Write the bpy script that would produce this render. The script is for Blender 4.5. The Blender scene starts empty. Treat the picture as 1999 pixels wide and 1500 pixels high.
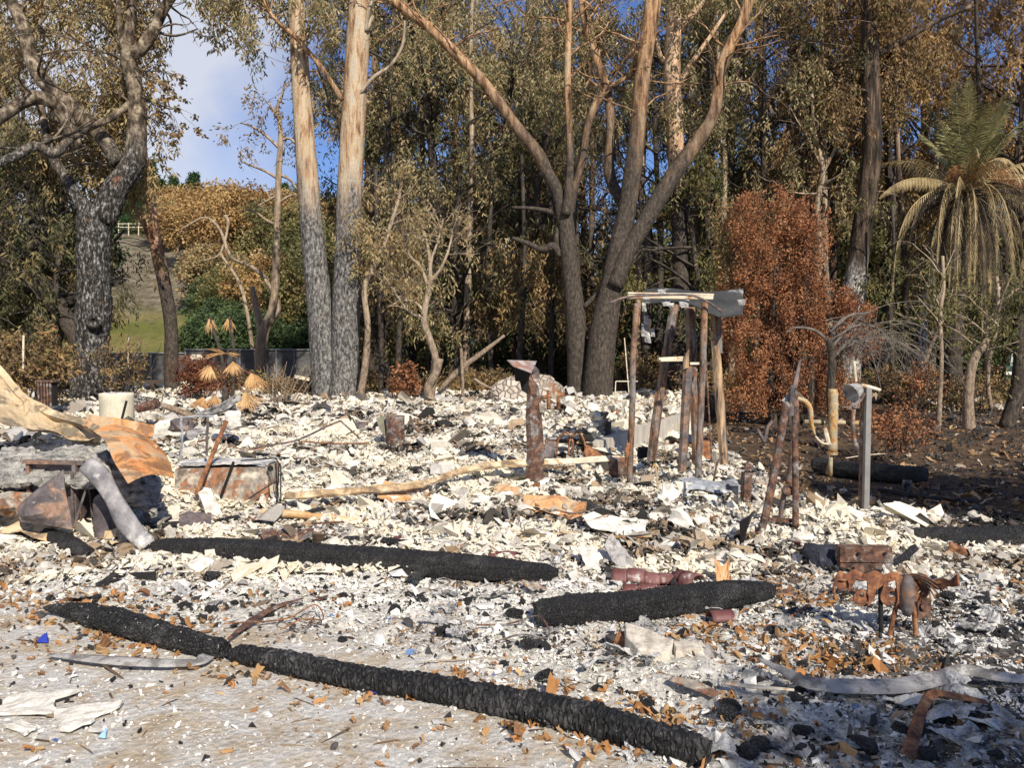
import bpy, math, random
import numpy as np
from mathutils import Vector, Matrix
R = math.radians
PI = math.pi
# ------------------------------------------------------------------ camera, world, sun, exposure
S = bpy.context.scene
COL = S.collection
CAM_H = 1.6
PITCH = R(2.5)
FPX = 1600.0                                   # focal length in pixels of the 1999 wide photograph
cam_d = bpy.data.cameras.new('camera'); cam = bpy.data.objects.new('camera', cam_d); COL.objects.link(cam)
cam.location = (0, 0, CAM_H); cam.rotation_euler = (PI/2 - PITCH, 0, 0)
cam_d.sensor_width = 36; cam_d.lens = FPX/1999*36; cam_d.clip_end = 2000; cam_d.clip_start = 0.05
S.camera = cam
SUN_EL, SUN_AZ = R(37), R(24)                  # behind the camera, a little to the right
sunv = Vector((math.sin(SUN_AZ)*math.cos(SUN_EL), -math.cos(SUN_AZ)*math.cos(SUN_EL), math.sin(SUN_EL)))
ld = bpy.data.lights.new('sun', 'SUN'); ld.energy = 5.0; ld.angle = R(0.53); ld.color = (1, 0.915, 0.79)
lo = bpy.data.objects.new('sun', ld); COL.objects.link(lo)
lo.rotation_euler = sunv.to_track_quat('Z', 'Y').to_euler()
w = bpy.data.worlds.new('World'); S.world = w; w.use_nodes = True
nt = w.node_tree; nt.nodes.clear()
def wn(t, **k):
    n = nt.nodes.new(t)
    for a, b in k.items(): setattr(n, a, b)
    return n
sky = wn('ShaderNodeTexSky', sky_type='NISHITA', sun_disc=False, sun_elevation=SUN_EL,
         sun_rotation=math.atan2(sunv.x, sunv.y), air_density=1.0, dust_density=0.3, ozone_density=3.2, altitude=50)
tc = wn('ShaderNodeTexCoord'); mp = wn('ShaderNodeMapping'); mp.inputs['Scale'].default_value = (1, 1, 1.5)
nz = wn('ShaderNodeTexNoise'); nz.inputs['Scale'].default_value = 2.6; nz.inputs['Detail'].default_value = 7; nz.inputs['Roughness'].default_value = 0.5
mp.inputs['Location'].default_value = (0.35, 0.0, 0.1)
nt.links.new(tc.outputs['Generated'], mp.inputs[0]); nt.links.new(mp.outputs[0], nz.inputs['Vector'])
sx = wn('ShaderNodeSeparateXYZ'); nt.links.new(tc.outputs['Generated'], sx.inputs[0])
# the cloud bank stands low and to the left
def mth(op, a, b=None, clamp=False):
    n = wn('ShaderNodeMath', operation=op, use_clamp=clamp)
    for i, v in enumerate((a, b)):
        if v is None: continue
        if isinstance(v, (int, float)): n.inputs[i].default_value = v
        else: nt.links.new(v, n.inputs[i])
    return n.outputs[0]
lft = mth('MULTIPLY_ADD', sx.outputs['X'], -3.2); lft.node.inputs[2].default_value = -0.72
low = mth('MULTIPLY_ADD', sx.outputs['Z'], -1.0); low.node.inputs[2].default_value = 0.30
cv = mth('ADD', mth('ADD', lft, low), mth('MULTIPLY', mth('SUBTRACT', nz.outputs['Fac'], 0.5), 2.6))
cm = mth('MULTIPLY', cv, 1.9, True)
cm = mth('MULTIPLY', cm, 0.85)
mx = wn('ShaderNodeMix', data_type='RGBA'); nt.links.new(cm, mx.inputs[0])
tint = wn('ShaderNodeMix', data_type='RGBA', blend_type='MULTIPLY'); tint.inputs[0].default_value = 1
nt.links.new(sky.outputs[0], tint.inputs[6]); tint.inputs[7].default_value = (1.0, 1.12, 1.5, 1)
nt.links.new(tint.outputs[2], mx.inputs[6]); mx.inputs[7].default_value = (9.2, 9.5, 10.4, 1)
bg = wn('ShaderNodeBackground'); bg.inputs['Strength'].default_value = 0.064
nt.links.new(mx.outputs[2], bg.inputs[0]); wo = wn('ShaderNodeOutputWorld'); nt.links.new(bg.outputs[0], wo.inputs[0])
S.view_settings.view_transform = 'Standard'; S.view_settings.look = 'None'; S.view_settings.gamma = 1
S.view_settings.exposure = 0.36
S.render.engine = 'CYCLES'
try:
    S.cycles.max_bounces = 5; S.cycles.diffuse_bounces = 3; S.cycles.transmission_bounces = 3; S.cycles.transparent_max_bounces = 4
except Exception: pass

# ------------------------------------------------------------------ projection helpers (photo pixel -> place)
CP, SP = math.cos(PITCH), math.sin(PITCH)
def W(px, py, D):
    x = (px - 999.5)/FPX; y = (750 - py)/FPX
    d = Vector((x, CP + y*SP, -SP + y*CP)); return Vector((0, 0, CAM_H)) + d*(D/d.y)
def GP(px, py, h=0.0):
    x = (px - 999.5)/FPX; y = (750 - py)/FPX
    d = Vector((x, CP + y*SP, -SP + y*CP)); t = (h - CAM_H)/d.z
    return Vector((0, 0, CAM_H)) + d*t
def vary(a, s): return a*(1 + random.uniform(-s, s))

# ------------------------------------------------------------------ numpy noise
def _h(ix, iy, iz, seed):
    n = (ix*374761393 + iy*668265263 + iz*2147483647 + seed*974634777) & 0xffffffff
    n = ((n ^ (n >> 13))*1274126177) & 0xffffffff
    n = (n ^ (n >> 16)) & 0xffffffff
    return n/4294967295.0
def vnoise(x, y, z=0.0, seed=1):
    x, y = np.broadcast_arrays(np.asarray(x, float), np.asarray(y, float)); z = np.broadcast_to(np.asarray(z, float), x.shape)
    fx, fy, fz = np.floor(x), np.floor(y), np.floor(z); ix, iy, iz = fx.astype(np.int64), fy.astype(np.int64), fz.astype(np.int64)
    u, v, t = x-fx, y-fy, z-fz
    u = u*u*(3-2*u); v = v*v*(3-2*v); t = t*t*(3-2*t); o = 0
    for a in (0, 1):
        for b in (0, 1):
            for c in (0, 1):
                o = o + _h(ix+a, iy+b, iz+c, seed)*(u if a else 1-u)*(v if b else 1-v)*(t if c else 1-t)
    return o
def fbm(x, y, z=0.0, seed=1, octv=4):
    s, a, o = 0.0, 0.5, 0.0
    for k in range(octv):
        o = o + a*vnoise(np.asarray(x)*2**k, np.asarray(y)*2**k, np.asarray(z)*2**k, seed+k*17); s += a; a *= 0.5
    return o/s
def sst(a, b, x):
    t = np.clip((np.asarray(x, float)-a)/(b-a), 0, 1); return t*t*(3-2*t)

# ------------------------------------------------------------------ terrain
F1, F2 = (0.95, 10.9), (3.5, 16.6)             # foot of the raised slab's right edge
FD = math.hypot(F2[0]-F1[0], F2[1]-F1[1]); FN = ((F1[1]-F2[1])/FD, (F2[0]-F1[0])/FD)   # normal towards the slab (left)
SLAB_H = 0.34
def slab_dist(x, y):                            # >0 on the slab side
    return (x-F1[0])*FN[0] + (y-F1[1])*FN[1]
def GH(x, y, fine=True):
    x = np.asarray(x, float); y = np.asarray(y, float)
    far = sst(21.0, 22.6, y)*-1 + 1
    sl = slab_dist(x, y)
    edge = sst(-0.06, 0.06, sl)
    edgeL = sst(-0.8, 0.6, sl)
    e = np.where(y > 11.2, edge, edgeL)
    plate = SLAB_H*sst(7.6, 11.4, y)*e*far
    plate = plate + 0.10*sst(12, 20, y)*e*far
    h = plate
    h = h + 0.58*np.exp(-(((x+4.6)/1.5)**2 + ((y-8.6)/1.25)**2))
    h = h + 0.10*np.exp(-(((x+2.6)/0.9)**2 + ((y-9.2)/0.6)**2)) - 0.10*np.exp(-(((x+2.75)/0.55)**2 + ((y-7.75)/0.35)**2))
    h = h + 0.08*np.exp(-(((x-3.0)/1.1)**2 + ((y-7.3)/0.5)**2))
    h = h + 0.24*np.exp(-(((x-2.60)/0.42)**2 + ((y-6.22)/0.17)**2))
    h = h + 0.10*np.exp(-(((x-0.2)/2.2)**2 + ((y-8.2)/1.0)**2))
    h = h - 0.22*sst(7.6, 8.3, y)*(1-sst(12, 15, y))*sst(3.0, 4.0, x-0.10*(y-8)) # sunk yard right
    deb = debris(x, y)
    h = h + deb*0.10*(fbm(x*0.9, y*0.9, 0, 3, 3)-0.5)
    if fine:
        far2 = 1-sst(20, 30, y)
        h = h + deb*0.085*(fbm(x*4.3, y*4.3, 0, 7, 4)-0.5)*far2 + (1-deb)*0.03*(fbm(x*2.5, y*2.5, 0, 8, 3)-0.5)*far2
    # the hill behind, rising to the left
    hh = sst(40, 92, y + 0.10*x)*20.5*sst(26, -14, x + 0.0*y - 0.05*(y-60)) if False else 0
    return h + hh
def debris(x, y):
    x = np.asarray(x, float); y = np.asarray(y, float)
    n = (fbm(x*0.8, y*0.8, 0, 21, 3)-0.5)
    drive = sst(4.75, 4.15, y + 0.30*(x+1.0) + n*0.9)*sst(0.9, 0.1, x)         # driveway, bottom left
    yard = sst(0.0, 0.35, x - (2.75 + 0.06*(y-8)) + n*0.5)*sst(7.9, 8.7, y)
    yard = np.maximum(yard, sst(-0.05, -0.25, slab_dist(x, y)+n*0.1)*sst(12.2, 13.2, y))
    back = sst(21.2, 22.4, y + n)
    return np.clip(1 - np.maximum(np.maximum(drive, yard), back), 0, 1)
def gz(x, y): return float(GH(x, y, True))
def onG(px, py, it=12):                         # pixel -> point on the terrain
    p = GP(px, py, 0.1)
    for _ in range(it): p = GP(px, py, float(GH(p.x, p.y, False)))
    return p

# ------------------------------------------------------------------ materials
MATS = {}
class NT:
    def __init__(s, name):
        s.m = bpy.data.materials.new(name); s.m.use_nodes = True; s.t = s.m.node_tree; s.t.nodes.clear()
        s.out = s.n('ShaderNodeOutputMaterial'); s.b = s.n('ShaderNodeBsdfPrincipled'); s.l(s.b.outputs[0], s.out.inputs[0])
        s.tc = s.n('ShaderNodeTexCoord')
    def n(s, t, **k):
        x = s.t.nodes.new(t)
        for a, b in k.items(): setattr(x, a, b)
        return x
    def l(s, a, b): s.t.links.new(a, b)
    def vec(s, scale=(1, 1, 1), coord='Object'):
        m = s.n('ShaderNodeMapping'); m.inputs['Scale'].default_value = scale; s.l(s.tc.outputs[coord], m.inputs[0]); return m.outputs[0]
    def noise(s, v, sc, det=6, ro=0.6, dist=0.0):
        x = s.n('ShaderNodeTexNoise'); x.inputs['Scale'].default_value = sc; x.inputs['Detail'].default_value = det
        x.inputs['Roughness'].default_value = ro; x.inputs['Distortion'].default_value = dist; s.l(v, x.inputs['Vector']); return x.outputs['Fac']
    def vor(s, v, sc, feat='F1', out='Distance', rnd=1.0):
        x = s.n('ShaderNodeTexVoronoi', feature=feat); x.inputs['Scale'].default_value = sc; x.inputs['Randomness'].default_value = rnd; s.l(v, x.inputs['Vector']); return x.outputs[out]
    def ramp(s, f, cols, const=False):
        r = s.n('ShaderNodeValToRGB'); r.color_ramp.interpolation = 'CONSTANT' if const else 'LINEAR'
        e = r.color_ramp.elements
        while len(e) > 1: e.remove(e[-1])
        e[0].position = cols[0][0]; e[0].color = col4(cols[0][1])
        for p, c in cols[1:]:
            q = e.new(p); q.color = col4(c)
        s.l(f, r.inputs[0]); return r.outputs[0]
    def mix(s, f, a, b, bt='MIX'):
        m = s.n('ShaderNodeMix', data_type='RGBA', blend_type=bt)
        for i, v in ((0, f), (6, a), (7, b)):
            if hasattr(v, 'links') or hasattr(v, 'is_linked'): s.l(v, m.inputs[i])
            elif i == 0: m.inputs[0].default_value = v
            else: m.inputs[i].default_value = col4(v)
        return m.outputs[2]
    def math(s, op, a, b=0.0, clamp=False):
        m = s.n('ShaderNodeMath', operation=op, use_clamp=clamp)
        for i, v in enumerate((a, b)):
            if isinstance(v, (int, float)): m.inputs[i].default_value = v
            else: s.l(v, m.inputs[i])
        return m.outputs[0]
    def attr(s, name):
        a = s.n('ShaderNodeAttribute'); a.attribute_name = name; return a
    def bump(s, h, st=0.3, dist=0.02):
        b = s.n('ShaderNodeBump'); b.inputs['Strength'].default_value = st; b.inputs['Distance'].default_value = dist
        s.l(h, b.inputs['Height']); s.l(b.outputs[0], s.b.inputs['Normal'])
    def fin(s, color, rough=0.9, metal=0.0, spec=0.3):
        if isinstance(color, tuple): s.b.inputs['Base Color'].default_value = col4(color)
        else: s.l(color, s.b.inputs['Base Color'])
        if isinstance(rough, (int, float)): s.b.inputs['Roughness'].default_value = rough
        else: s.l(rough, s.b.inputs['Roughness'])
        s.b.inputs['Metallic'].default_value = metal
        s.b.inputs['Specular IOR Level'].default_value = spec
        return s.m
def col4(c):
    if isinstance(c, (int, float)): return (c, c, c, 1)
    return tuple(c) + (1,) if len(c) == 3 else tuple(c)
def simple(name, cols, sc=6, rough=0.85, metal=0.0, bs=0.3, bd=0.01, bsc=30, stretch=(1, 1, 1), cols2=None, sc2=2, th=0.5, spec=0.3, tb=0.05, soot=0.0, ssc=5):
    """noise ramp; optional second ramp in patches"""
    if name in MATS: return MATS[name]
    t = NT(name); v = t.vec(stretch); c = t.ramp(t.noise(v, sc, 8, 0.65), cols)
    if cols2:
        c2 = t.ramp(t.noise(v, sc*2.3, 6, 0.6), cols2)
        f = t.ramp(t.noise(v, sc2, 8, 0.62, 0.3), [(th-tb, 0.0), (th+tb, 1.0)]); c = t.mix(f, c, c2)
    if soot: c = t.mix(t.ramp(t.noise(t.vec(), ssc, 9, 0.72, 0.5), [(0.50, 0.0), (0.58, soot)]), c, (0.05, 0.045, 0.04)); c = t.mix(t.ramp(t.noise(t.vec(), ssc*3, 8, 0.8), [(0.60, 0), (0.64, soot*0.8)]), c, (0.60, 0.57, 0.50))
    t.bump(t.noise(v, bsc, 5, 0.7), bs, bd)
    MATS[name] = t.fin(c, rough, metal, spec); return MATS[name]
def attrmat(name, cols, rough=0.9, noise=0.35, nsc=60, trans=0.0, spec=0.2, bump=0.0):
    """colour per piece from the face attribute rnd, with a little noise"""
    t = NT(name); a = t.attr('rnd').outputs['Fac']; c = t.ramp(a, cols)
    if noise:
        g = t.ramp(t.noise(t.vec(), nsc, 5, 0.7), [(0.25, 1-noise), (0.75, 1+noise*0.6)])
        c = t.mix(1.0, c, g, 'MULTIPLY')
    if bump: t.bump(t.noise(t.vec(), nsc*1.3, 4, 0.7), bump, 0.01)
    m = t.fin(c, rough, 0, spec)
    if trans:
        tr = t.n('ShaderNodeBsdfTranslucent'); t.l(c, tr.inputs[0]); ms = t.n('ShaderNodeMixShader'); ms.inputs[0].default_value = trans
        t.l(t.b.outputs[0], ms.inputs[1]); t.l(tr.outputs[0], ms.inputs[2]); t.l(ms.outputs[0], t.out.inputs[0])
    return m

# ------------------------------------------------------------------ mesh building
class MB:
    def __init__(s): s.v = []; s.f = []
    def add(s, vs, fs):
        o = len(s.v); s.v += [tuple(p) for p in vs]; s.f += [tuple(i+o for i in f) for f in fs]; return s
    def box(s, c, size, rot=(0, 0, 0), taper=1.0, jit=0.0):
        M = Matrix.LocRotScale(Vector(c), __import__('mathutils').Euler(rot), None); hx, hy, hz = [q/2 for q in size]
        vs = []
        for z in (-1, 1):
            k = taper if z > 0 else 1
            for x, y in ((-1, -1), (1, -1), (1, 1), (-1, 1)):
                vs.append(M @ Vector((x*hx*k + random.uniform(-jit, jit), y*hy*k + random.uniform(-jit, jit), z*hz + random.uniform(-jit, jit))))
        return s.add(vs, [(0, 3, 2, 1), (4, 5, 6, 7), (0, 1, 5, 4), (1, 2, 6, 5), (2, 3, 7, 6), (3, 0, 4, 7)])
    def tube(s, path, rad, n=10, noise=0.0, nsc=4.0, cap=True, squash=1.0, seed=0, close=False):
        path = [Vector(p) for p in path]; m = len(path)
        if not hasattr(rad, '__len__'): rad = [rad]*m
        T = []
        for i in range(m):
            a = path[max(i-1, 0)]; b = path[min(i+1, m-1)]; d = (b-a)
            T.append(d.normalized() if d.length > 1e-9 else Vector((0, 0, 1)))
        u = T[0].orthogonal().normalized(); vs = []
        if abs(T[0].z) < 0.9: u = Vector((0, 0, 1)) - T[0]*T[0].z; u.normalize()
        ang = [2*PI*k/n for k in range(n)]
        for i in range(m):
            u = u - T[i]*u.dot(T[i]); u.normalize(); v = T[i].cross(u)
            for k in range(n):
                c, q = math.cos(ang[k]), math.sin(ang[k]); vs.append((path[i], u*c*squash + v*q, rad[i]))
        P = np.array([p[0][:] for p in vs]); N = np.array([p[1][:] for p in vs]); r = np.array([p[2] for p in vs])
        if noise:
            Q = P + N*r[:, None]
            r = r*(1 + noise*2*(fbm(Q[:, 0]*nsc, Q[:, 1]*nsc, Q[:, 2]*nsc, 5+seed, 4)-0.5))
        Q = P + N*r[:, None]; o = len(s.v); s.v += [tuple(q) for q in Q]
        for i in range(m-1):
            for k in range(n):
                a = o+i*n+k; b = o+i*n+(k+1) % n; s.f.append((a, b, b+n, a+n))
        if cap:
            s.f.append(tuple(o+k for k in range(n-1, -1, -1))); s.f.append(tuple(o+(m-1)*n+k for k in range(n)))
        return s
    def sheet(s, P, th=0.004):
        """P[i][j] grid of points -> closed thin sheet"""
        m, n = len(P), len(P[0]); A = np.array([[tuple(q) for q in r] for r in P], float)
        du = np.gradient(A, axis=0); dv = np.gradient(A, axis=1); N = np.cross(du, dv); N /= np.linalg.norm(N, axis=2, keepdims=True)+1e-12
        B = A - N*th; o = len(s.v); s.v += [tuple(q) for q in A.reshape(-1, 3)] + [tuple(q) for q in B.reshape(-1, 3)]; k = m*n
        f = s.f
        for i in range(m-1):
            for j in range(n-1):
                a = o+i*n+j; f.append((a, a+n, a+n+1, a+1)); f.append((a+k, a+k+1, a+k+n+1, a+k+n))
        for i in range(m-1):
            a = o+i*n; f.append((a, a+k, a+k+n, a+n)); a += n-1; f.append((a, a+n, a+k+n, a+k))
        for j in range(n-1):
            a = o+j; f.append((a, a+1, a+k+1, a+k)); a += (m-1)*n; f.append((a, a+k, a+k+1, a+1))
        return s
    def prism(s, pts, d, th):
        """flat outline pts (3-D, planar), extruded by vector d*th"""
        d = Vector(d).normalized()*th; n = len(pts); vs = [Vector(p) for p in pts] + [Vector(p)+d for p in pts]
        return s.add(vs, [tuple(range(n-1, -1, -1)), tuple(range(n, 2*n))] + [(i, (i+1) % n, (i+1) % n+n, i+n) for i in range(n)])
    def lathe(s, prof, c=(0, 0, 0), n=24, axis=None, noise=0.0):
        c = Vector(c); q = axis.to_track_quat('Z', 'Y') if axis else None; vs = []
        for r, z in prof:
            for k in range(n):
                a = 2*PI*k/n; rr = r*(1+random.uniform(-noise, noise)); p = Vector((rr*math.cos(a), rr*math.sin(a), z)); vs.append(c + (q @ p if q else p))
        f = []
        for i in range(len(prof)-1):
            for k in range(n):
                a = i*n+k; b = i*n+(k+1) % n; f.append((a, b, b+n, a+n))
        f.append(tuple(range(n-1, -1, -1))); f.append(tuple((len(prof)-1)*n+k for k in range(n)))
        return s.add(vs, f)
    def rock(s, c, size, rot=0.0, sub=2, rough=0.35, seed=0, flat=True):
        import bmesh
        bm = bmesh.new(); bmesh.ops.create_icosphere(bm, subdivisions=sub, radius=1.0); P = np.array([v.co[:] for v in bm.verts]); F = [tuple(v.index for v in f.verts) for f in bm.faces]; bm.free()
        P = np.sign(P)*np.abs(P)**0.75
        P = P*(1 + rough*2*(fbm(P[:, 0]*1.7+seed*3.1, P[:, 1]*1.7, P[:, 2]*1.7, 11+seed, 3)-0.5))[:, None]
        P = P*np.array(size)/2; M = Matrix.Rotation(rot, 3, 'Z'); 
        return s.add([M @ Vector(p) + Vector(c) for p in P], F)
def link(name, me, mat=None, parent=None):
    o = bpy.data.objects.new(name, me); COL.objects.link(o)
    if mat is not None:
        for m in (mat if isinstance(mat, list) else [mat]): me.materials.append(m)
    if parent is not None: o.parent = parent
    return o
def npmesh(name, V, F, rnd=None, smooth=False, nv=None):
    """V (n,3); F (m,k) int array, all faces with k corners"""
    me = bpy.data.meshes.new(name); V = np.ascontiguousarray(V, np.float32); F = np.ascontiguousarray(F, np.int32); m, k = F.shape
    me.vertices.add(len(V)); me.vertices.foreach_set('co', V.ravel()); me.loops.add(m*k); me.loops.foreach_set('vertex_index', F.ravel())
    me.polygons.add(m); me.polygons.foreach_set('loop_start', np.arange(0, m*k, k, dtype=np.int32))
    me.polygons.foreach_set('use_smooth', np.full(m, smooth)); me.update(calc_edges=True)
    if rnd is not None:
        a = me.attributes.new('rnd', 'FLOAT', 'FACE'); a.data.foreach_set('value', np.ascontiguousarray(rnd, np.float32))
    return me
def world_off(p):
    o = Vector((0, 0, 0))
    while p is not None: o += p.location; p = p.parent
    return o
def part(name, mb, mat, parent, smooth=False, label=None):
    """mesh given in world coordinates, hung under parent"""
    off = world_off(parent); me = bpy.data.meshes.new(name)
    me.from_pydata([(v[0]-off.x, v[1]-off.y, v[2]-off.z) for v in mb.v], [], mb.f)
    if smooth: me.polygons.foreach_set('use_smooth', [len(p.vertices) < 6 for p in me.polygons])
    me.update(); o = link(name, me, mat, parent)
    if label: o['label'] = label
    return o
def thing(name, label, cat, loc, group=None):
    o = bpy.data.objects.new(name, None); COL.objects.link(o); o.empty_display_size = 0.1; o.location = loc; tag(o, label, cat, group); return o
def tag(o, label, cat, group=None, kind=None):
    o['label'] = label; o['category'] = cat
    if group: o['group'] = group
    if kind: o['kind'] = kind
    return o
def one(name, mb, mat, label, cat, group=None, smooth=False, loc=None):
    """a thing that is a single mesh, its origin at its base"""
    A = np.array(mb.v); 
    if loc is None: loc = Vector(((A[:, 0].min()+A[:, 0].max())/2, (A[:, 1].min()+A[:, 1].max())/2, A[:, 2].min()))
    loc = Vector(loc); me = bpy.data.meshes.new(name); me.from_pydata([tuple(q) for q in (A-np.array(loc[:]))], [], mb.f)
    if smooth: me.polygons.foreach_set('use_smooth', [len(p.vertices) < 6 for p in me.polygons])
    me.update(); o = link(name, me, mat); o.location = loc; return tag(o, label, cat, group)
def struct(name, me, mat, kind='structure'):
    o = link(name, me, mat); o['kind'] = kind; return o
def copy_tree(o, parent=None, keep=True):
    c = o.copy(); COL.objects.link(c); c.parent = parent
    for ch in list(o.children): copy_tree(ch, c)
    return c
def curve_pts(P, n=8):
    """Catmull-Rom through points"""
    P = [Vector(p) for p in P]; Q = [P[0]*2-P[1]] + P + [P[-1]*2-P[-2]]; o = []
    for i in range(1, len(Q)-2):
        a, b, c, d = Q[i-1:i+3]
        for k in range(n):
            t = k/n; o.append(0.5*((2*b) + (c-a)*t + (2*a-5*b+4*c-d)*t*t + (3*b-a-3*c+d)*t**3))
    o.append(P[-1]); return o
def interp(vals, m):
    return list(np.interp(np.linspace(0, len(vals)-1, m), range(len(vals)), vals))
# ------------------------------------------------------------------ ground
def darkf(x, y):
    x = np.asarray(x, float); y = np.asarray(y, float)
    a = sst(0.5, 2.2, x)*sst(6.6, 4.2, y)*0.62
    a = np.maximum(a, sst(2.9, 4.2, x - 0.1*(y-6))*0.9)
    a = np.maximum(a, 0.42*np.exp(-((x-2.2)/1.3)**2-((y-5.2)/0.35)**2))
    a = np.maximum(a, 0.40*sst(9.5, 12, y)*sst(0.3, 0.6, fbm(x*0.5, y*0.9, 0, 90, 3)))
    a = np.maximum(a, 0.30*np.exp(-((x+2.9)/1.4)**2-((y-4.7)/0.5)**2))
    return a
def ground_mesh():
    ang = np.concatenate([np.linspace(-180, -52, 40)[:-1], np.linspace(-52, -37, 60)[:-1], np.linspace(-37, 37, 560)[:-1], np.linspace(37, 52, 60)[:-1], np.linspace(52, 180, 40)[:-1]])
    rr = np.concatenate([[0.4, 0.9, 1.4], np.geomspace(1.9, 24, 560), np.geomspace(24.8, 120, 60), [200, 400, 900]])
    a = np.radians(ang); A, Q = np.meshgrid(a, rr); X = Q*np.sin(A); Y = Q*np.cos(A); Z = GH(X, Y)
    # skirts of bumpy ash, denser relief close to the camera
    d = debris(X, Y); fade = 1-sst(7, 14, Q)
    Z = Z + d*0.022*(fbm(X*17, Y*17, 0, 31, 3)-0.5)*fade*2
    m, n = X.shape; V = np.stack([X, Y, Z], -1).reshape(-1, 3); V = np.vstack([V, [[0, 0, 0]]])
    i, j = np.meshgrid(np.arange(m-1), np.arange(n), indexing='ij'); j2 = (j+1) % n
    F = np.stack([i*n+j, i*n+j2, (i+1)*n+j2, (i+1)*n+j], -1).reshape(-1, 4)[:, ::-1]
    me = npmesh('ground', V, F, smooth=True)
    at = me.attributes.new('deb', 'FLOAT', 'POINT'); at.data.foreach_set('value', np.append(debris(X, Y).ravel(), 1).astype(np.float32))
    yard = (Y > 7).astype(float)*np.ones_like(X)
    at = me.attributes.new('yard', 'FLOAT', 'POINT'); at.data.foreach_set('value', np.append(sst(5.5, 7.5, Y).ravel(), 0).astype(np.float32))
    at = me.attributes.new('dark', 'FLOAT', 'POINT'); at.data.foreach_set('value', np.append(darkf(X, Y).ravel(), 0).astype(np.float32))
    return me
def ground_mat():
    t = NT('ground_ash_soil_concrete'); v = t.vec()
    deb = t.attr('deb').outputs['Fac']; yard = t.attr('yard').outputs['Fac']
    ash = t.ramp(t.noise(v, 1.7, 10, 0.72, 0.4), [(0.30, (0.20, 0.20, 0.205)), (0.42, (0.42, 0.41, 0.395)), (0.52, (0.56, 0.53, 0.46)), (0.7, (0.68, 0.63, 0.52))])
    chip = t.ramp(t.vor(v, 34, 'F1', 'Color'), [(0.0, (0.05, 0.045, 0.04)), (0.16, (0.10, 0.09, 0.08)), (0.2, (0.42, 0.40, 0.36)), (0.55, (0.66, 0.63, 0.55)), (1, (0.80, 0.76, 0.66))])
    ash = t.mix(0.55, ash, chip); ash = t.mix(0.4, ash, t.ramp(t.vor(v, 85, 'F1', 'Color'), [(0.0, (0.05, 0.045, 0.04)), (0.12, (0.12, 0.11, 0.10)), (0.17, (0.5, 0.48, 0.43)), (1, (0.84, 0.79, 0.68))]))
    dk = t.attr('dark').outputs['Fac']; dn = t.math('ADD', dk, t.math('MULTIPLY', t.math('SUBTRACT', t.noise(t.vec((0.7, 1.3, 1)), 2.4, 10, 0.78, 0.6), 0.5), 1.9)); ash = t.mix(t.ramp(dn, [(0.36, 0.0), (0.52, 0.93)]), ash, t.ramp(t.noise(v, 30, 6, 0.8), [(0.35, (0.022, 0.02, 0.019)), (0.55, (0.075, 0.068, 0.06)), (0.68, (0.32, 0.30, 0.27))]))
    ash = t.mix(t.ramp(t.noise(v, 26, 6, 0.8), [(0.36, 0.85), (0.44, 0.0)]), ash, (0.035, 0.032, 0.03))
    ash = t.mix(t.ramp(t.noise(v, 2.6, 8, 0.75, 0.5), [(0.62, 0.0), (0.70, 0.65)]), ash, (0.42, 0.26, 0.12))
    crt = t.ramp(t.noise(v, 5, 9, 0.7), [(0.3, (0.40, 0.32, 0.22)), (0.6, (0.56, 0.47, 0.345))])
    dust = t.ramp(t.noise(v, 3.2, 10, 0.78, 0.6), [(0.43, 0.0), (0.55, 0.9)])
    crt = t.mix(dust, crt, t.ramp(t.noise(v, 42, 5, 0.8), [(0.3, (0.40, 0.40, 0.39)), (0.6, (0.74, 0.72, 0.67))]))
    crt = t.mix(t.ramp(t.noise(v, 30, 6, 0.8), [(0.33, 0.9), (0.39, 0.0)]), crt, (0.05, 0.045, 0.045))
    soil = t.ramp(t.noise(v, 2.2, 10, 0.75, 0.3), [(0.3, (0.018, 0.014, 0.011)), (0.5, (0.085, 0.057, 0.037)), (0.68, (0.17, 0.112, 0.066))])
    soil = t.mix(t.ramp(t.noise(v, 30, 6, 0.8), [(0.60, 0.0), (0.68, 0.7)]), soil, (0.28, 0.20, 0.12))
    other = t.mix(yard, crt, soil)
    mm = t.math('ADD', deb, t.math('MULTIPLY', t.math('SUBTRACT', t.noise(v, 14, 5, 0.8), 0.5), 0.7))
    c = t.mix(t.ramp(mm, [(0.40, 0.0), (0.56, 1.0)]), other, ash)
    h = t.math('ADD', t.noise(v, 22, 8, 0.8), t.math('MULTIPLY', t.vor(v, 30), 0.5))
    t.bump(h, 0.75, 0.035)
    return t.fin(c, 0.95, 0, 0.15)
struct('ground', ground_mesh(), ground_mat())

# ------------------------------------------------------------------ hill
def hillz(x, y):
    y0 = 44.0 - 0.10*x
    a = sst(0, 52, y - y0)
    lat = sst(40, -20, x)
    base = 14.0 + 2.0*fbm(x*0.03, y*0.03, 0, 4, 3)
    return a*base*lat + 0.8*a*fbm(x*0.2, y*0.2, 0, 6, 4) - 0.3*(1-sst(0, 3, y-y0))
def hill_mesh():
    xs = np.linspace(-110, 70, 200); ys = np.linspace(40, 150, 130); X, Y = np.meshgrid(xs, ys); Z = hillz(X, Y); Z = np.where(Y > 105, Z - (Y-105)*0.2, Z)
    m, n = X.shape; i, j = np.meshgrid(np.arange(m-1), np.arange(n-1), indexing='ij'); F = np.stack([i*n+j, i*n+j+1, (i+1)*n+j+1, (i+1)*n+j], -1).reshape(-1, 4)
    return npmesh('hill', np.stack([X, Y, Z], -1).reshape(-1, 3), F, smooth=True)
t = NT('hill_grass'); v = t.vec()
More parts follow.
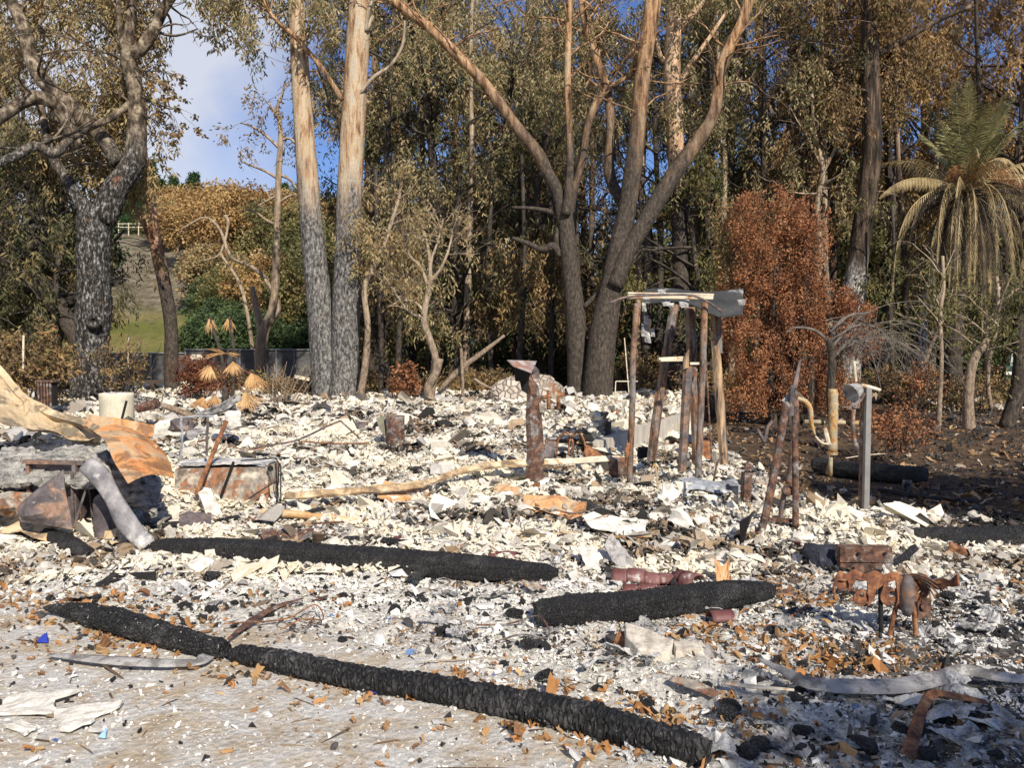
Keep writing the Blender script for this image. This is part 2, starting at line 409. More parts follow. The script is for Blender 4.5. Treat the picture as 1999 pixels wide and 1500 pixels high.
lowc = t.ramp(t.noise(v, 0.16, 8, 0.7, 0.3), [(0.40, (0.15, 0.16, 0.045)), (0.50, (0.23, 0.20, 0.075)), (0.62, (0.27, 0.22, 0.12))]); topc = t.ramp(t.noise(v, 0.8, 10, 0.8), [(0.4, (0.10, 0.085, 0.06)), (0.5, (0.20, 0.17, 0.12)), (0.62, (0.30, 0.26, 0.20))])
sp = t.n('ShaderNodeSeparateXYZ'); t.l(t.tc.outputs['Object'], sp.inputs[0]); mr = t.n('ShaderNodeMapRange'); t.l(t.math('ADD', sp.outputs['Z'], t.math('MULTIPLY', t.noise(v, .2, 4, .6), 3)), mr.inputs[0]); mr.inputs[1].default_value = 5.0; mr.inputs[2].default_value = 7.0
c = t.mix(mr.outputs[0], lowc, topc)
c = t.mix(t.ramp(t.noise(v, 1.4, 8, 0.8), [(0.38, 0.7), (0.5, 0.0)]), c, (0.08, 0.07, 0.045))
t.bump(t.noise(v, 3, 8, 0.8), 0.8, 0.3)
struct('hill', hill_mesh(), t.fin(c, 0.95, 0, 0.1))

# ------------------------------------------------------------------ rubble: stuff (uncountable)
RNG = np.random.default_rng(5)
def rot_mats(n, tilt):
    """random rotation: yaw any, tilt up to tilt radians"""
    a = RNG.uniform(0, 2*PI, n); b = RNG.normal(0, tilt, n); c = RNG.normal(0, tilt, n)
    ca, sa, cb, sb, cc, sc = np.cos(a), np.sin(a), np.cos(b), np.sin(b), np.cos(c), np.sin(c); M = np.zeros((n, 3, 3))
    Z = np.stack([np.stack([ca, -sa, 0*a], 1), np.stack([sa, ca, 0*a], 1), np.stack([0*a, 0*a, 1+0*a], 1)], 1)
    X = np.stack([np.stack([1+0*a, 0*a, 0*a], 1), np.stack([0*a, cb, -sb], 1), np.stack([0*a, sb, cb], 1)], 1)
    Y = np.stack([np.stack([cc, 0*a, sc], 1), np.stack([0*a, 1+0*a, 0*a], 1), np.stack([-sc, 0*a, cc], 1)], 1)
    return Z @ X @ Y
CUBE = np.array([[-1, -1, -1], [1, -1, -1], [1, 1, -1], [-1, 1, -1], [-1, -1, 1], [1, -1, 1], [1, 1, 1], [-1, 1, 1]], float)*0.5
CF = np.array([[0, 3, 2, 1], [4, 5, 6, 7], [0, 1, 5, 4], [1, 2, 6, 5], [2, 3, 7, 6], [3, 0, 4, 7]])
def prn(P, k):
    F = sst(0.33, 0.67, fbm(P[:, 0]*2.2, P[:, 1]*2.2, 0, 61, 4)); G = fbm(P[:, 0]*0.7, P[:, 1]*1.1, 0, 62, 3)
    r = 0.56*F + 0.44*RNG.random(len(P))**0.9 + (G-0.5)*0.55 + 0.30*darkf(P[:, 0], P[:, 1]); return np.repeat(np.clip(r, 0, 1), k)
def chunks(P, size, asp, tilt, sink=0.3, jit=0.36):
    n = len(P); V = CUBE[None] + RNG.uniform(-jit, jit, (n, 8, 3)); 
    V[:, 4:, :2] *= RNG.uniform(0.15, 0.9, (n, 1, 1))
    s = size[:, None, None]*np.array(asp)[None, None]*RNG.uniform(0.6, 1.5, (n, 1, 3)); V = V*s
    V = np.einsum('nij,nkj->nki', rot_mats(n, tilt), V); zmin = V[:, :, 2].min(1); zr = V[:, :, 2].max(1)-zmin
    V[:, :, 2] += (-zmin - zr*sink)[:, None]; V += P[:, None]
    F = CF[None] + (np.arange(n)*8)[:, None, None]
    return V.reshape(-1, 3), F.reshape(-1, 4), prn(P, 6)
def flakes(P, size, curl, tilt, asp=0.7, lift=0.0, spatial=False):
    n = len(P); g = np.linspace(-0.5, 0.5, 4); gx, gy = np.meshgrid(g, g); m = 16
    x = gx.ravel()[None] + RNG.uniform(-0.13, 0.13, (n, m)); y = gy.ravel()[None] + RNG.uniform(-0.13, 0.13, (n, m))
    ph = RNG.uniform(0, 6.28, (n, 1)); k = RNG.uniform(2, 6, (n, 1)); z = curl*(0.13*np.sin(k*x+ph) + 0.13*np.cos(k*y*1.2+ph*2)) + curl*RNG.uniform(-0.05, 0.05, (n, m))
    V = np.stack([x, y*asp, z], -1)*size[:, None, None]; V = np.einsum('nij,nkj->nki', rot_mats(n, tilt), V)
    V[:, :, 2] += (-V[:, :, 2].min(1)*0.75 + lift)[:, None]; V += P[:, None]
    q = np.array([[i*4+j, i*4+j+1, (i+1)*4+j+1, (i+1)*4+j] for i in range(3) for j in range(3)]); F = q[None] + (np.arange(n)*m)[:, None, None]
    return V.reshape(-1, 3), F.reshape(-1, 4), (prn(P, 9) if spatial else np.repeat(RNG.random(n), 9))
def sticks(P, L, r, tilt=0.12):
    n = len(P); V = CUBE[None]*np.stack([L, r, r], -1)[:, None]; V = np.repeat(V, 1, 0); V[:, 4:, 0] *= 0.7
    V = np.einsum('nij,nkj->nki', rot_mats(n, tilt), V); V[:, :, 2] -= V[:, :, 2].min(1)[:, None]*0.8; V += P[:, None]
    return V.reshape(-1, 3), (CF[None] + (np.arange(n)*8)[:, None, None]).reshape(-1, 4), np.repeat(RNG.random(n), 6)
def scatter(n, y0, y1, dens, wide=0.78, power=1.6):
    """points on the terrain in front of the camera, thinner with distance"""
    out = []
    while sum(map(len, out)) < n:
        k = n*2; u = RNG.random(k)
        if abs(power-1) < 1e-6: y = y0*(y1/y0)**u
        else: y = (y0**(1-power+1) + u*(y1**(2-power)-y0**(2-power)))**(1/(2-power))
        x = RNG.uniform(-1, 1, k)*(y*wide + 0.5); p = dens(x, y); keep = RNG.random(k) < p; out.append(np.stack([x[keep], y[keep]], 1))
    Q = np.vstack(out)[:n]; return np.column_stack([Q, GH(Q[:, 0], Q[:, 1])])
def stuff(name, data, mat, label, cat):
    V, F, rn = data; me = npmesh(name, V, F, rn); o = link(name, me, mat); return tag(o, label, cat, None, 'stuff')
def patch(sc, seed, lo, hi): return lambda x, y: sst(lo, hi, fbm(x*sc, y*sc, 0, seed, 3))
pale = [(0.0, (0.723, 0.645, 0.488)), (0.18, (0.670, 0.602, 0.467)), (0.34, (0.747, 0.684, 0.555)), (0.48, (0.619, 0.569, 0.468)), (0.58, (0.659, 0.613, 0.523)), (0.66, (0.392, 0.364, 0.317)), (0.74, (0.352, 0.324, 0.283)), (0.80, (0.374, 0.268, 0.163)), (0.86, (0.207, 0.154, 0.106)), (0.92, (0.068, 0.062, 0.053)), (1.0, (0.025, 0.024, 0.021))]
M_PALE = attrmat('pale_rubble', pale, 0.95, 0.28, 45, bump=0.5)
ashc = [(0.0, (0.380, 0.359, 0.342)), (0.3, (0.493, 0.469, 0.429)), (0.6, (0.616, 0.580, 0.508)), (0.85, (0.722, 0.683, 0.588)), (1.0, (0.260, 0.243, 0.226))]
M_PALE2 = attrmat('pale_ash_bits', [(0.0, (0.66, 0.63, 0.56)), (0.3, (0.74, 0.72, 0.67)), (0.5, (0.58, 0.57, 0.54)), (0.62, (0.66, 0.65, 0.62)), (0.72, (0.42, 0.41, 0.40)), (0.80, (0.45, 0.32, 0.19)), (0.88, (0.16, 0.12, 0.09)), (1.0, (0.025, 0.025, 0.025))], 0.95, 0.28, 45, bump=0.5)
M_ASHF = attrmat('grey_ash_flake', ashc, 0.95, 0.3, 30, bump=0.5)
M_CHAR = attrmat('charcoal_bits', [(0, (0.012, 0.012, 0.013)), (0.7, (0.035, 0.033, 0.032)), (1, (0.08, 0.075, 0.07))], 0.7, 0.4, 60, bump=0.8, spec=0.4)
M_LEAF = attrmat('fallen_leaf', [(0, (0.26, 0.13, 0.05)), (0.35, (0.38, 0.18, 0.065)), (0.6, (0.35, 0.22, 0.10)), (0.85, (0.16, 0.08, 0.04)), (1, (0.50, 0.34, 0.17))], 0.7, 0.25, 40)
M_TWIG = attrmat('burnt_twig', [(0, (0.04, 0.03, 0.025)), (0.6, (0.16, 0.10, 0.06)), (1, (0.36, 0.29, 0.2))], 0.9, 0.2)
D = debris
slabd = lambda x, y: sst(6.2, 7.2, y)
drv = lambda x, y: (1-debris(x, y))*(1-sst(5.5, 7, y))
# mid and far rubble: chunky
P = scatter(210000, 5.6, 22.5, lambda x, y: D(x, y)*(0.22+0.78*sst(0.34, 0.56, fbm(x*1.6, y*1.6, 0, 40, 3))), power=1.25)
sz = np.exp(RNG.normal(-4.12, 0.62, len(P)))*(0.75+P[:, 1]*0.030); P[:, 2] += RNG.uniform(0, 0.05, len(P)); stuff('rubble', chunks(P, sz, (1.25, 0.9, 0.36), 0.5, 0.25, 0.44), M_PALE, 'cream and white broken plaster rubble covering the burned house floor', 'rubble')
# near rubble: finer
P = scatter(140000, 2.3, 7.4, lambda x, y: np.clip(D(x, y)*(0.25+0.75*sst(0.38, 0.60, fbm(x*2.1, y*2.1, 0, 41, 3)))*(0.25+0.75*sst(3.8, 6.0, y+0.35*(x+1))) + 0.08, 0, 1), power=1.0)
sz = np.exp(RNG.normal(-4.85, 0.62, len(P)))*(0.45+0.13*P[:, 1])*(0.72+0.28*sst(4.6, 6.2, P[:, 1])); stuff('plaster_bits', chunks(P, sz, (1.25, 0.85, 0.30), 0.38, 0.25, 0.44), M_PALE2, 'small white plaster bits strewn over the ash in the foreground', 'rubble')
P = scatter(20000, 2.2, 20, lambda x, y: D(x, y)*(0.2+0.8*sst(0.42, 0.58, fbm(x*1.3, y*1.3, 0, 44, 3)))*(1-0.55*sst(7, 9, y)), power=1.1)
sz = np.exp(RNG.normal(-3.3, 0.6, len(P)))*(0.35+0.12*P[:, 1])*0.8*(0.5+0.5*sst(4.6, 6.6, P[:, 1])); stuff('ash_flakes', flakes(P, sz, 1.4, 0.22), M_ASHF, 'curled grey and white ash flakes lying over the rubble', 'ash')
P = scatter(20000, 2.2, 20, lambda x, y: np.clip(D(x, y)*sst(0.52, 0.66, fbm(x*1.1+9, y*1.1, 0, 46, 3)) + 0.07 + 0.8*darkf(x, y), 0, 1), power=1.2)
sz = np.exp(RNG.normal(-4.3, 0.5, len(P)))*(0.6+0.07*P[:, 1]); stuff('charcoal', chunks(P, sz, (1.2, 0.8, 0.6), 0.8, 0.1), M_CHAR, 'loose black charcoal bits scattered through the ash', 'charcoal')
P = scatter(9000, 6.0, 21, lambda x, y: D(x, y)*(0.15+0.85*sst(0.42, 0.6, fbm(x*1.2+5, y*1.2, 0, 54, 3))), power=1.1)
sz = np.exp(RNG.normal(-2.75, 0.5, len(P)))*(0.55+0.04*P[:, 1]); P[:, 2] += 0.02; stuff('plaster_flakes', flakes(P, sz, 0.9, 0.30, spatial=True), M_PALE, 'thin cream plaster flakes heaped over the burned floor', 'plaster')
# dead leaves gather by the beams, on the right and along the driveway
def leafd(x, y):
    a = np.exp(-((y - (3.75-0.42*(x+0.3)))/0.28)**2)*sst(-3, -2.5, x)*sst(1.4, 1.0, x)*0.9
    b = sst(0.8, 1.8, x)*sst(7.0, 5.0, y)*sst(0.45, 0.62, fbm(x*1.7, y*1.7, 0, 48, 3))
    c = np.exp(-((x-1.35)/0.35)**2-((y-4.35)/0.16)**2)*1.5; d = np.exp(-((x+3)/1.2)**2-((y-5.1)/0.25)**2)*0.8
    return np.clip(0.012 + a*sst(0.45, 0.6, fbm(x*2, y*2, 0, 50, 3)) + b + c + d, 0, 1)
P = scatter(3000, 2.3, 9.0, leafd, power=1.0); sz = np.exp(RNG.normal(-3.45, 0.35, len(P))); stuff('fallen_leaves', flakes(P, sz, 1.5, 0.45, 0.5, 0.004), M_LEAF, 'orange brown dead leaves fallen among the ash', 'leaves')
P = scatter(2600, 9, 24, lambda x, y: (1-D(x, y))*0.8+0.03, power=1.0); sz = np.exp(RNG.normal(-2.6, 0.4, len(P))); stuff('yard_litter', flakes(P, sz, 1.0, 0.35, 0.5), attrmat('litter', [(0, (0.20, 0.11, 0.05)), (0.5, (0.36, 0.24, 0.13)), (0.8, (0.10, 0.06, 0.04)), (1, (0.6, 0.52, 0.4))], 0.9, 0.2), 'dry leaf litter and pale scraps on the burned brown yard', 'leaves')
P = scatter(6500, 2.3, 20, lambda x, y: 0.25+0.5*D(x, y), power=1.1); stuff('twigs', sticks(P, np.exp(RNG.normal(-2.75, 0.55, len(P))), np.exp(RNG.normal(-5.4, 0.35, len(P)))*(0.8+P[:, 1]*0.06)), M_TWIG, 'thin burnt twigs and wire bits strewn across the ash', 'twigs')
P = scatter(60, 2.4, 6, lambda x, y: 0.5+0*x, power=1.0); stuff('glass_bits', chunks(P, np.exp(RNG.normal(-4.1, 0.4, len(P))), (1, 0.8, 0.3), 0.3), attrmat('blue_glass', [(0, (0.03, 0.05, 0.25)), (0.5, (0.12, 0.2, 0.4)), (1, (0.2, 0.33, 0.5))], 0.3, 0, spec=0.5), 'tiny blue glass and tile bits in the foreground ash', 'glass')
k = 3000; u = RNG.random(k); o_ = -np.abs(RNG.normal(0, 0.22, k)) + 0.05; X = F1[0] + (F2[0]-F1[0])*u + FN[0]*o_; Y = F1[1] + (F2[1]-F1[1])*u + FN[1]*o_; cov = fbm(u*9, u*0, 0, 77, 3)
Z = GH(X, Y) + np.clip(0.34 + o_*1.1, 0, 0.4)*RNG.random(k)*(cov > 0.44); P = np.column_stack([X, Y, Z]); stuff('edge_rubble', chunks(P, np.exp(RNG.normal(-2.9, 0.5, k)), (1.2, 0.9, 0.4), 0.6), M_PALE, 'pale rubble spilling over the raised floor edge', 'rubble')
# far lots: rubble of neighbouring burned homes
def far_rub(name, x0, x1, y0, y1, n, label, seed=0):
    x = RNG.uniform(x0, x1, n); y = RNG.uniform(y0, y1, n); P = np.column_stack([x, y, GH(x, y)+0.25*RNG.random(n)*np.sin(np.clip((y-y0)/(y1-y0), 0, 1)*PI)])
    stuff(name, chunks(P, np.exp(RNG.normal(-1.9, 0.5, n)), (1.2, 0.9, 0.45), 0.5), M_PALE, label, 'rubble')
far_rub('far_rubble', 11.0, 17.5, 21, 26, 2600, 'pale rubble of the next burned house beyond the right yard')
far_rub('far_rubble', -14, -6.0, 22.5, 27, 2200, 'pale and grey rubble behind the trees on the left')
# ------------------------------------------------------------------ foliage and tree builders
def leaf_quads(P, L, Wd, down=0.8, spread=0.6):
    """narrow four-cornered leaves at P, hanging by 'down' (1 = straight down)"""
    n = len(P); d = RNG.normal(0, 1, (n, 3)); d /= np.linalg.norm(d, axis=1, keepdims=True); d[:, 2] = d[:, 2]*(1-down) - down*1.15
    d += RNG.normal(0, spread*0.25, (n, 3)); d /= np.linalg.norm(d, axis=1, keepdims=True)
    s = np.cross(d, RNG.normal(0, 1, (n, 3))); s /= np.linalg.norm(s, axis=1, keepdims=True)
    L = np.broadcast_to(L, n)[:, None]; Wd = np.broadcast_to(Wd, n)[:, None]; nb = np.cross(d, s)*L*RNG.uniform(-0.12, 0.12, (n, 1))
    V = np.stack([P, P+d*L*0.42+s*Wd*0.5+nb, P+d*L, P+d*L*0.42-s*Wd*0.5+nb], 1)
    return V.reshape(-1, 3), (np.arange(n*4).reshape(n, 4))
def strands(A, n_per, length, L, Wd, sway=0.12, down=0.8):
    """hanging strings of leaves from anchor points A (m,3)"""
    m = len(A); k = n_per; ln = length*RNG.uniform(0.35, 1.2, (m, 1)); t = RNG.uniform(0, 1, (m, k))**0.8
    dx = RNG.normal(0, sway, (m, 1)); dy = RNG.normal(0, sway, (m, 1))
    P = np.stack([A[:, 0:1] + dx*t*ln*2 + RNG.normal(0, 0.07, (m, k)), A[:, 1:2] + dy*t*ln*2 + RNG.normal(0, 0.07, (m, k)), A[:, 2:3] - t*ln + RNG.normal(0, 0.04, (m, k))], -1).reshape(-1, 3)
    rn = np.clip(np.repeat(RNG.random(m), k)*0.72 + RNG.random(m*k)*0.28, 0, 1)
    n = m*k; V, F = leaf_quads(P, L*RNG.uniform(0.6, 1.3, n), Wd*RNG.uniform(0.7, 1.3, n), down); return V, F, rn
def clump(A, n_per, rad, L, Wd, down=0.3, flat=0.7):
    m = len(A); k = n_per; g = RNG.normal(0, 1, (m, k, 3)); g /= np.linalg.norm(g, axis=2, keepdims=True); g *= (RNG.random((m, k, 1))**0.45)*np.asarray(rad).reshape(-1, 1, 1)
    g[:, :, 2] *= flat; P = (A[:, None]+g).reshape(-1, 3); rn = np.clip(np.repeat(RNG.random(m), k)*0.65 + RNG.random(m*k)*0.35, 0, 1); n = m*k
    V, F = leaf_quads(P, L*RNG.uniform(0.6, 1.3, n), Wd*RNG.uniform(0.7, 1.3, n), down); return V, F, rn
def merge(*D):
    o = 0; Vs, Fs, Rs = [], [], []
    for V, F, r in D: Vs.append(V); Fs.append(F+o); Rs.append(r); o += len(V)
    return np.vstack(Vs), np.vstack(Fs), np.concatenate(Rs)
def nppart(name, data, mat, parent):
    V, F, rn = data; off = world_off(parent); me = npmesh(name, V-np.array(off[:]), F, rn); return link(name, me, mat, parent)
rnd = random.Random(11)
def rv(s): return Vector((rnd.uniform(-s, s), rnd.uniform(-s, s), rnd.uniform(-s, s)))
def branch_path(p, d, L, wob=0.25, k=5, grav=0.0):
    P = [Vector(p)]; d = Vector(d).normalized()
    for i in range(k):
        d = (d + rv(wob) + Vector((0, 0, grav))).normalized(); P.append(P[-1] + d*(L/k))
    return P
def grow(mb, p, d, L, r, lvl, tips, spec):
    """spec: list of dict per level (n children, ang, ratio, wob, grav)"""
    s = spec[min(lvl, len(spec)-1)]; P = branch_path(p, d, L, s.get('wob', 0.2), s.get('k', 5), s.get('grav', 0)); n = len(P)
    end = r*s.get('end', 0.45); mb.tube(P, list(np.linspace(r, end, n)), s.get('n', 5), cap=False)
    if lvl == len(spec)-1:
        tips += [(q[:]) for q in P[1:]]; return
    for i in range(s['c']):
        t = rnd.uniform(s.get('from', 0.3), 1.0)*(n-1); a = int(min(t, n-2)); q = P[a].lerp(P[a+1], t-a); dd = (P[a+1]-P[a]).normalized()
        ax = dd.orthogonal(); ax.rotate(__import__('mathutils').Quaternion(dd, rnd.uniform(0, 2*PI))); nd = (dd*math.cos(s['ang']) + ax.normalized()*math.sin(s['ang']))
        grow(mb, q, nd, L*s['ratio']*rnd.uniform(0.7, 1.3), max(r*(1-t/(n-1)*0.5)*0.45, 0.004), lvl+1, tips, spec)
# ------------------------------------------------------------------ bark and leaf materials
def bark(name, char, mid, up, z0, z1, streak=(4, 4, 0.6), split=0.12, patchy=0.5, bs=0.6, upc=None):
    """charred below, smooth pale or orange bark above z0..z1 (metres above the foot)"""
    t = NT(name); v = t.vec(streak); n = t.noise(v, 2.2, 8, 0.7, 0.3); o = t.vec()
    cu = t.ramp(n, up); cc = t.ramp(t.noise(t.vec((9, 9, 4)), 2.2, 8, 0.75), char)
    if mid: cc = t.mix(t.ramp(t.noise(o, 1.1, 6, 0.6), [(0.62, 0), (0.66, 1)]), cc, mid)
    sp = t.n('ShaderNodeSeparateXYZ'); t.l(t.tc.outputs['Object'], sp.inputs[0])
    zz = t.math('ADD', sp.outputs['Z'], t.math('MULTIPLY', t.math('SUBTRACT', t.noise(t.vec((2, 2, 0.5)), 1.6, 6, 0.7), 0.5), (z1-z0)*2.2+0.5))
    mr = t.n('ShaderNodeMapRange'); t.l(zz, mr.inputs[0]); mr.inputs[1].default_value = z0; mr.inputs[2].default_value = z1
    c = t.mix(mr.outputs[0], cc, cu)
    if split: c = t.mix(t.ramp(t.noise(t.vec((7, 7, 0.9)), 2.5, 5, 0.8), [(0.66, 0), (0.72, 0.85)]), c, (0.045, 0.032, 0.025))
    t.bump(t.math('ADD', t.noise(t.vec((10, 10, 1.6)), 3, 8, 0.75), t.noise(o, 14, 5, 0.7)), bs, 0.05)
    return t.fin(c, 0.9, 0, 0.15)
GREY_CHAR = [(0.38, (0.03, 0.028, 0.025)), (0.48, (0.10, 0.095, 0.088)), (0.56, (0.22, 0.21, 0.195)), (0.66, (0.40, 0.39, 0.36))]
DARK_CHAR = [(0.32, (0.018, 0.016, 0.014)), (0.5, (0.065, 0.053, 0.043)), (0.66, (0.14, 0.115, 0.09)), (0.74, (0.27, 0.24, 0.2))]
CREAM = [(0.36, (0.12, 0.075, 0.045)), (0.43, (0.30, 0.18, 0.10)), (0.50, (0.44, 0.32, 0.20)), (0.58, (0.50, 0.42, 0.30)), (0.66, (0.36, 0.34, 0.30))]
ORANGE = [(0.38, (0.06, 0.035, 0.022)), (0.46, (0.24, 0.135, 0.07)), (0.53, (0.42, 0.25, 0.13)), (0.60, (0.50, 0.37, 0.23)), (0.68, (0.30, 0.24, 0.17))]
BROWN = [(0.33, (0.06, 0.04, 0.028)), (0.47, (0.17, 0.115, 0.075)), (0.6, (0.28, 0.205, 0.14)), (0.72, (0.38, 0.31, 0.23))]
B_TWIN = bark('bark_twin', GREY_CHAR, (0.20, 0.09, 0.05), CREAM, 4.4, 5.6)
B_OAK = bark('bark_mottled', [(0.45, (0.018, 0.016, 0.014)), (0.53, (0.07, 0.065, 0.058)), (0.58, (0.22, 0.21, 0.19)), (0.66, (0.44, 0.43, 0.40))], (0.20, 0.085, 0.04), [(0.40, (0.035, 0.028, 0.02)), (0.50, (0.12, 0.09, 0.062)), (0.58, (0.26, 0.21, 0.15)), (0.68, (0.46, 0.39, 0.29))], 5.4, 6.4, (3, 3, 2), 0)
B_RED = bark('bark_red', DARK_CHAR, None, [(0.33, (0.12, 0.06, 0.035)), (0.46, (0.33, 0.17, 0.10)), (0.56, (0.50, 0.30, 0.19)), (0.68, (0.46, 0.36, 0.27))], 2.9, 3.8)
B_MULTI = bark('bark_multi', DARK_CHAR, None, ORANGE, 5.2, 8.2)
B_LIGHT = bark('bark_light', DARK_CHAR, None, [(0.33, (0.20, 0.11, 0.06)), (0.45, (0.46, 0.30, 0.18)), (0.56, (0.62, 0.44, 0.29)), (0.68, (0.66, 0.55, 0.42))], 5.8, 6.6)
B_DARK = bark('bark_dark', DARK_CHAR, None, BROWN, 3.0, 9.0)
B_WHITE = bark('bark_white', [(0.4, (0.03, 0.028, 0.025)), (0.5, (0.28, 0.26, 0.23)), (0.6, (0.62, 0.6, 0.56))], None, [(0.38, (0.018, 0.015, 0.012)), (0.5, (0.055, 0.042, 0.032)), (0.6, (0.15, 0.10, 0.068)), (0.7, (0.27, 0.21, 0.16))], 3.6, 4.4, (4, 4, 0.6), 0)
B_DEAD = bark('bark_dead', [(0.35, (0.09, 0.065, 0.045)), (0.5, (0.25, 0.185, 0.13)), (0.66, (0.42, 0.34, 0.25))], None, [(0.35, (0.14, 0.105, 0.075)), (0.5, (0.34, 0.26, 0.18)), (0.66, (0.50, 0.42, 0.32))], 1.0, 2.0, (5, 5, 0.8), 0)
B_BLK = bark('bark_black', DARK_CHAR, None, [(0.3, (0.02, 0.017, 0.015)), (0.5, (0.06, 0.05, 0.042)), (0.7, (0.13, 0.11, 0.09))], 1.0, 3.0, (4, 4, 0.7), 0)
L_EUC = attrmat('leaf_scorched', [(0, (0.09, 0.075, 0.045)), (0.15, (0.20, 0.155, 0.08)), (0.35, (0.33, 0.26, 0.13)), (0.55, (0.46, 0.37, 0.20)), (0.68, (0.20, 0.195, 0.09)), (0.80, (0.10, 0.13, 0.06)), (0.88, (0.26, 0.16, 0.075)), (1, (0.58, 0.48, 0.28))], 0.65, 0, trans=0.22)
L_EUC2 = attrmat('leaf_brown', [(0, (0.05, 0.04, 0.025)), (0.3, (0.15, 0.105, 0.055)), (0.55, (0.26, 0.17, 0.08)), (0.72, (0.38, 0.24, 0.105)), (0.82, (0.12, 0.12, 0.05)), (0.92, (0.20, 0.18, 0.07)), (1, (0.50, 0.37, 0.19))], 0.65, 0, trans=0.2)
L_TAN = attrmat('leaf_tan', [(0, (0.10, 0.065, 0.035)), (0.3, (0.31, 0.21, 0.10)), (0.6, (0.42, 0.33, 0.17)), (0.8, (0.20, 0.18, 0.075)), (1, (0.50, 0.41, 0.23))], 0.65, 0, trans=0.22)
L_GREEN = attrmat('leaf_green', [(0, (0.031, 0.050, 0.022)), (0.4, (0.057, 0.090, 0.036)), (0.75, (0.100, 0.145, 0.055)), (1, (0.164, 0.194, 0.082))], 0.6, 0, trans=0.25)
L_OLIVE = attrmat('leaf_olive', [(0, (0.05, 0.06, 0.022)), (0.4, (0.12, 0.12, 0.045)), (0.75, (0.21, 0.18, 0.07)), (1, (0.30, 0.23, 0.10))], 0.6, 0, trans=0.25)
L_OCHRE = attrmat('leaf_ochre', [(0, (0.087, 0.079, 0.039)), (0.2, (0.211, 0.158, 0.070)), (0.45, (0.344, 0.229, 0.097)), (0.62, (0.400, 0.241, 0.114)), (0.78, (0.156, 0.165, 0.068)), (0.9, (0.290, 0.219, 0.131)), (1, (0.099, 0.116, 0.050))], 0.7, 0, trans=0.25)
L_RUST = attrmat('leaf_rust', [(0, (0.057, 0.031, 0.018)), (0.25, (0.189, 0.083, 0.043)), (0.55, (0.348, 0.150, 0.068)), (0.8, (0.435, 0.215, 0.105)), (0.9, (0.238, 0.142, 0.080)), (1, (0.048, 0.030, 0.022))], 0.75, 0, trans=0.2)
L_PINE = attrmat('leaf_pine', [(0, (0.02, 0.045, 0.018)), (0.6, (0.04, 0.085, 0.03)), (1, (0.08, 0.12, 0.045))], 0.6, 0, trans=0.1)
def hero_trunk(mb, pts, D, radpx, n=14, steps=7, dd=None, noise=0.10, nsc=1.6, seed=0):
    """pts = photo pixels along the trunk, D depth in metres (or list), radpx = half widths in px -> tube"""
    m = len(pts); Dl = [D]*m if not hasattr(D, '__len__') else D
    P = curve_pts([W(x, y, d) for (x, y), d in zip(pts, Dl)], steps); r = interp([q*d/FPX for q, d in zip(radpx, Dl)], len(P)); mb.tube(P, r, n, noise=noise, nsc=nsc, seed=seed); return P
def tree(name, label, cat, foot, group=None):
    return thing(name, label, cat, Vector(foot), group)
def spray(tips, n, L=0.15, Wd=0.032, length=0.9, per=26, frac=1.0):
    T = np.array(tips); n = int(n); m = max(1, n//4); idx = RNG.choice(len(T), m, replace=len(T) < m); idx = np.repeat(idx, 4)[:n]; A = T[idx] + RNG.normal(0, 0.15, (len(idx), 3)); return strands(A, per, length, L, Wd)
EUC = [dict(c=6, ang=0.75, ratio=0.55, wob=0.22, grav=0.05, n=6, k=6), dict(c=5, ang=0.7, ratio=0.55, wob=0.3, n=4, k=5), dict(wob=0.35, grav=-0.08, n=3, k=5)]

# ---- eucalypts of the dense row: four kinds grown once, then copied
def euc_proto(kind, H, lean, leafmat, barkm, low, n_str, seed, rad=0.26, reach=3.0, label=''):
    rnd.seed(seed); root = tree('eucalyptus_tree', label, 'tree', (0, 0, 0), 'eucalyptus trees of the dense scorched row')
    tb = MB(); P = [Vector((0, 0, -0.2))]; d = Vector((lean, 0, 1)).normalized(); k = 12
    for i in range(k): d = (d + Vector((rnd.uniform(-.09, .09), rnd.uniform(-.09, .09), 0.02))).normalized(); P.append(P[-1] + d*(H/k))
    tb.tube(P, list(np.linspace(rad, 0.06, k+1)), 9, noise=0.12, nsc=1.5, seed=seed); lb = MB(); tips = []
    for i in range(26):
        t = rnd.uniform(low, 0.98); q = t*k; a = int(min(q, k-1)); p = P[a].lerp(P[a+1], q-a); az = rnd.uniform(0, 2*PI); up = rnd.uniform(0.1, 1.0)
        L = reach*(1.15-0.75*abs(t-0.5))*rnd.uniform(0.6, 1.15); grow(lb, p, (math.cos(az), math.sin(az), up), L, 0.07*(1.2-t)+0.015, 1, tips, [dict(), dict(c=7, ang=0.7, ratio=0.5, wob=0.25, grav=0.03, n=4, k=5), dict(wob=0.35, grav=-0.12, n=3, k=4)])
    part('trunk', tb, barkm, root, True); part('limbs', lb, barkm, root)
    nppart('crown', spray(tips, n_str, 0.17, 0.042, 1.15, 30), leafmat, root); return root
EL = ['tall eucalyptus with scorched tan hanging leaves in the dense row behind the burned lot', 'slender eucalyptus with brown curtain foliage in the dense row behind the burned lot',
      'eucalyptus keeping some grey green leaves in the dense row behind the burned lot', 'low bushy eucalyptus sapling with brown leaves under the dense row']
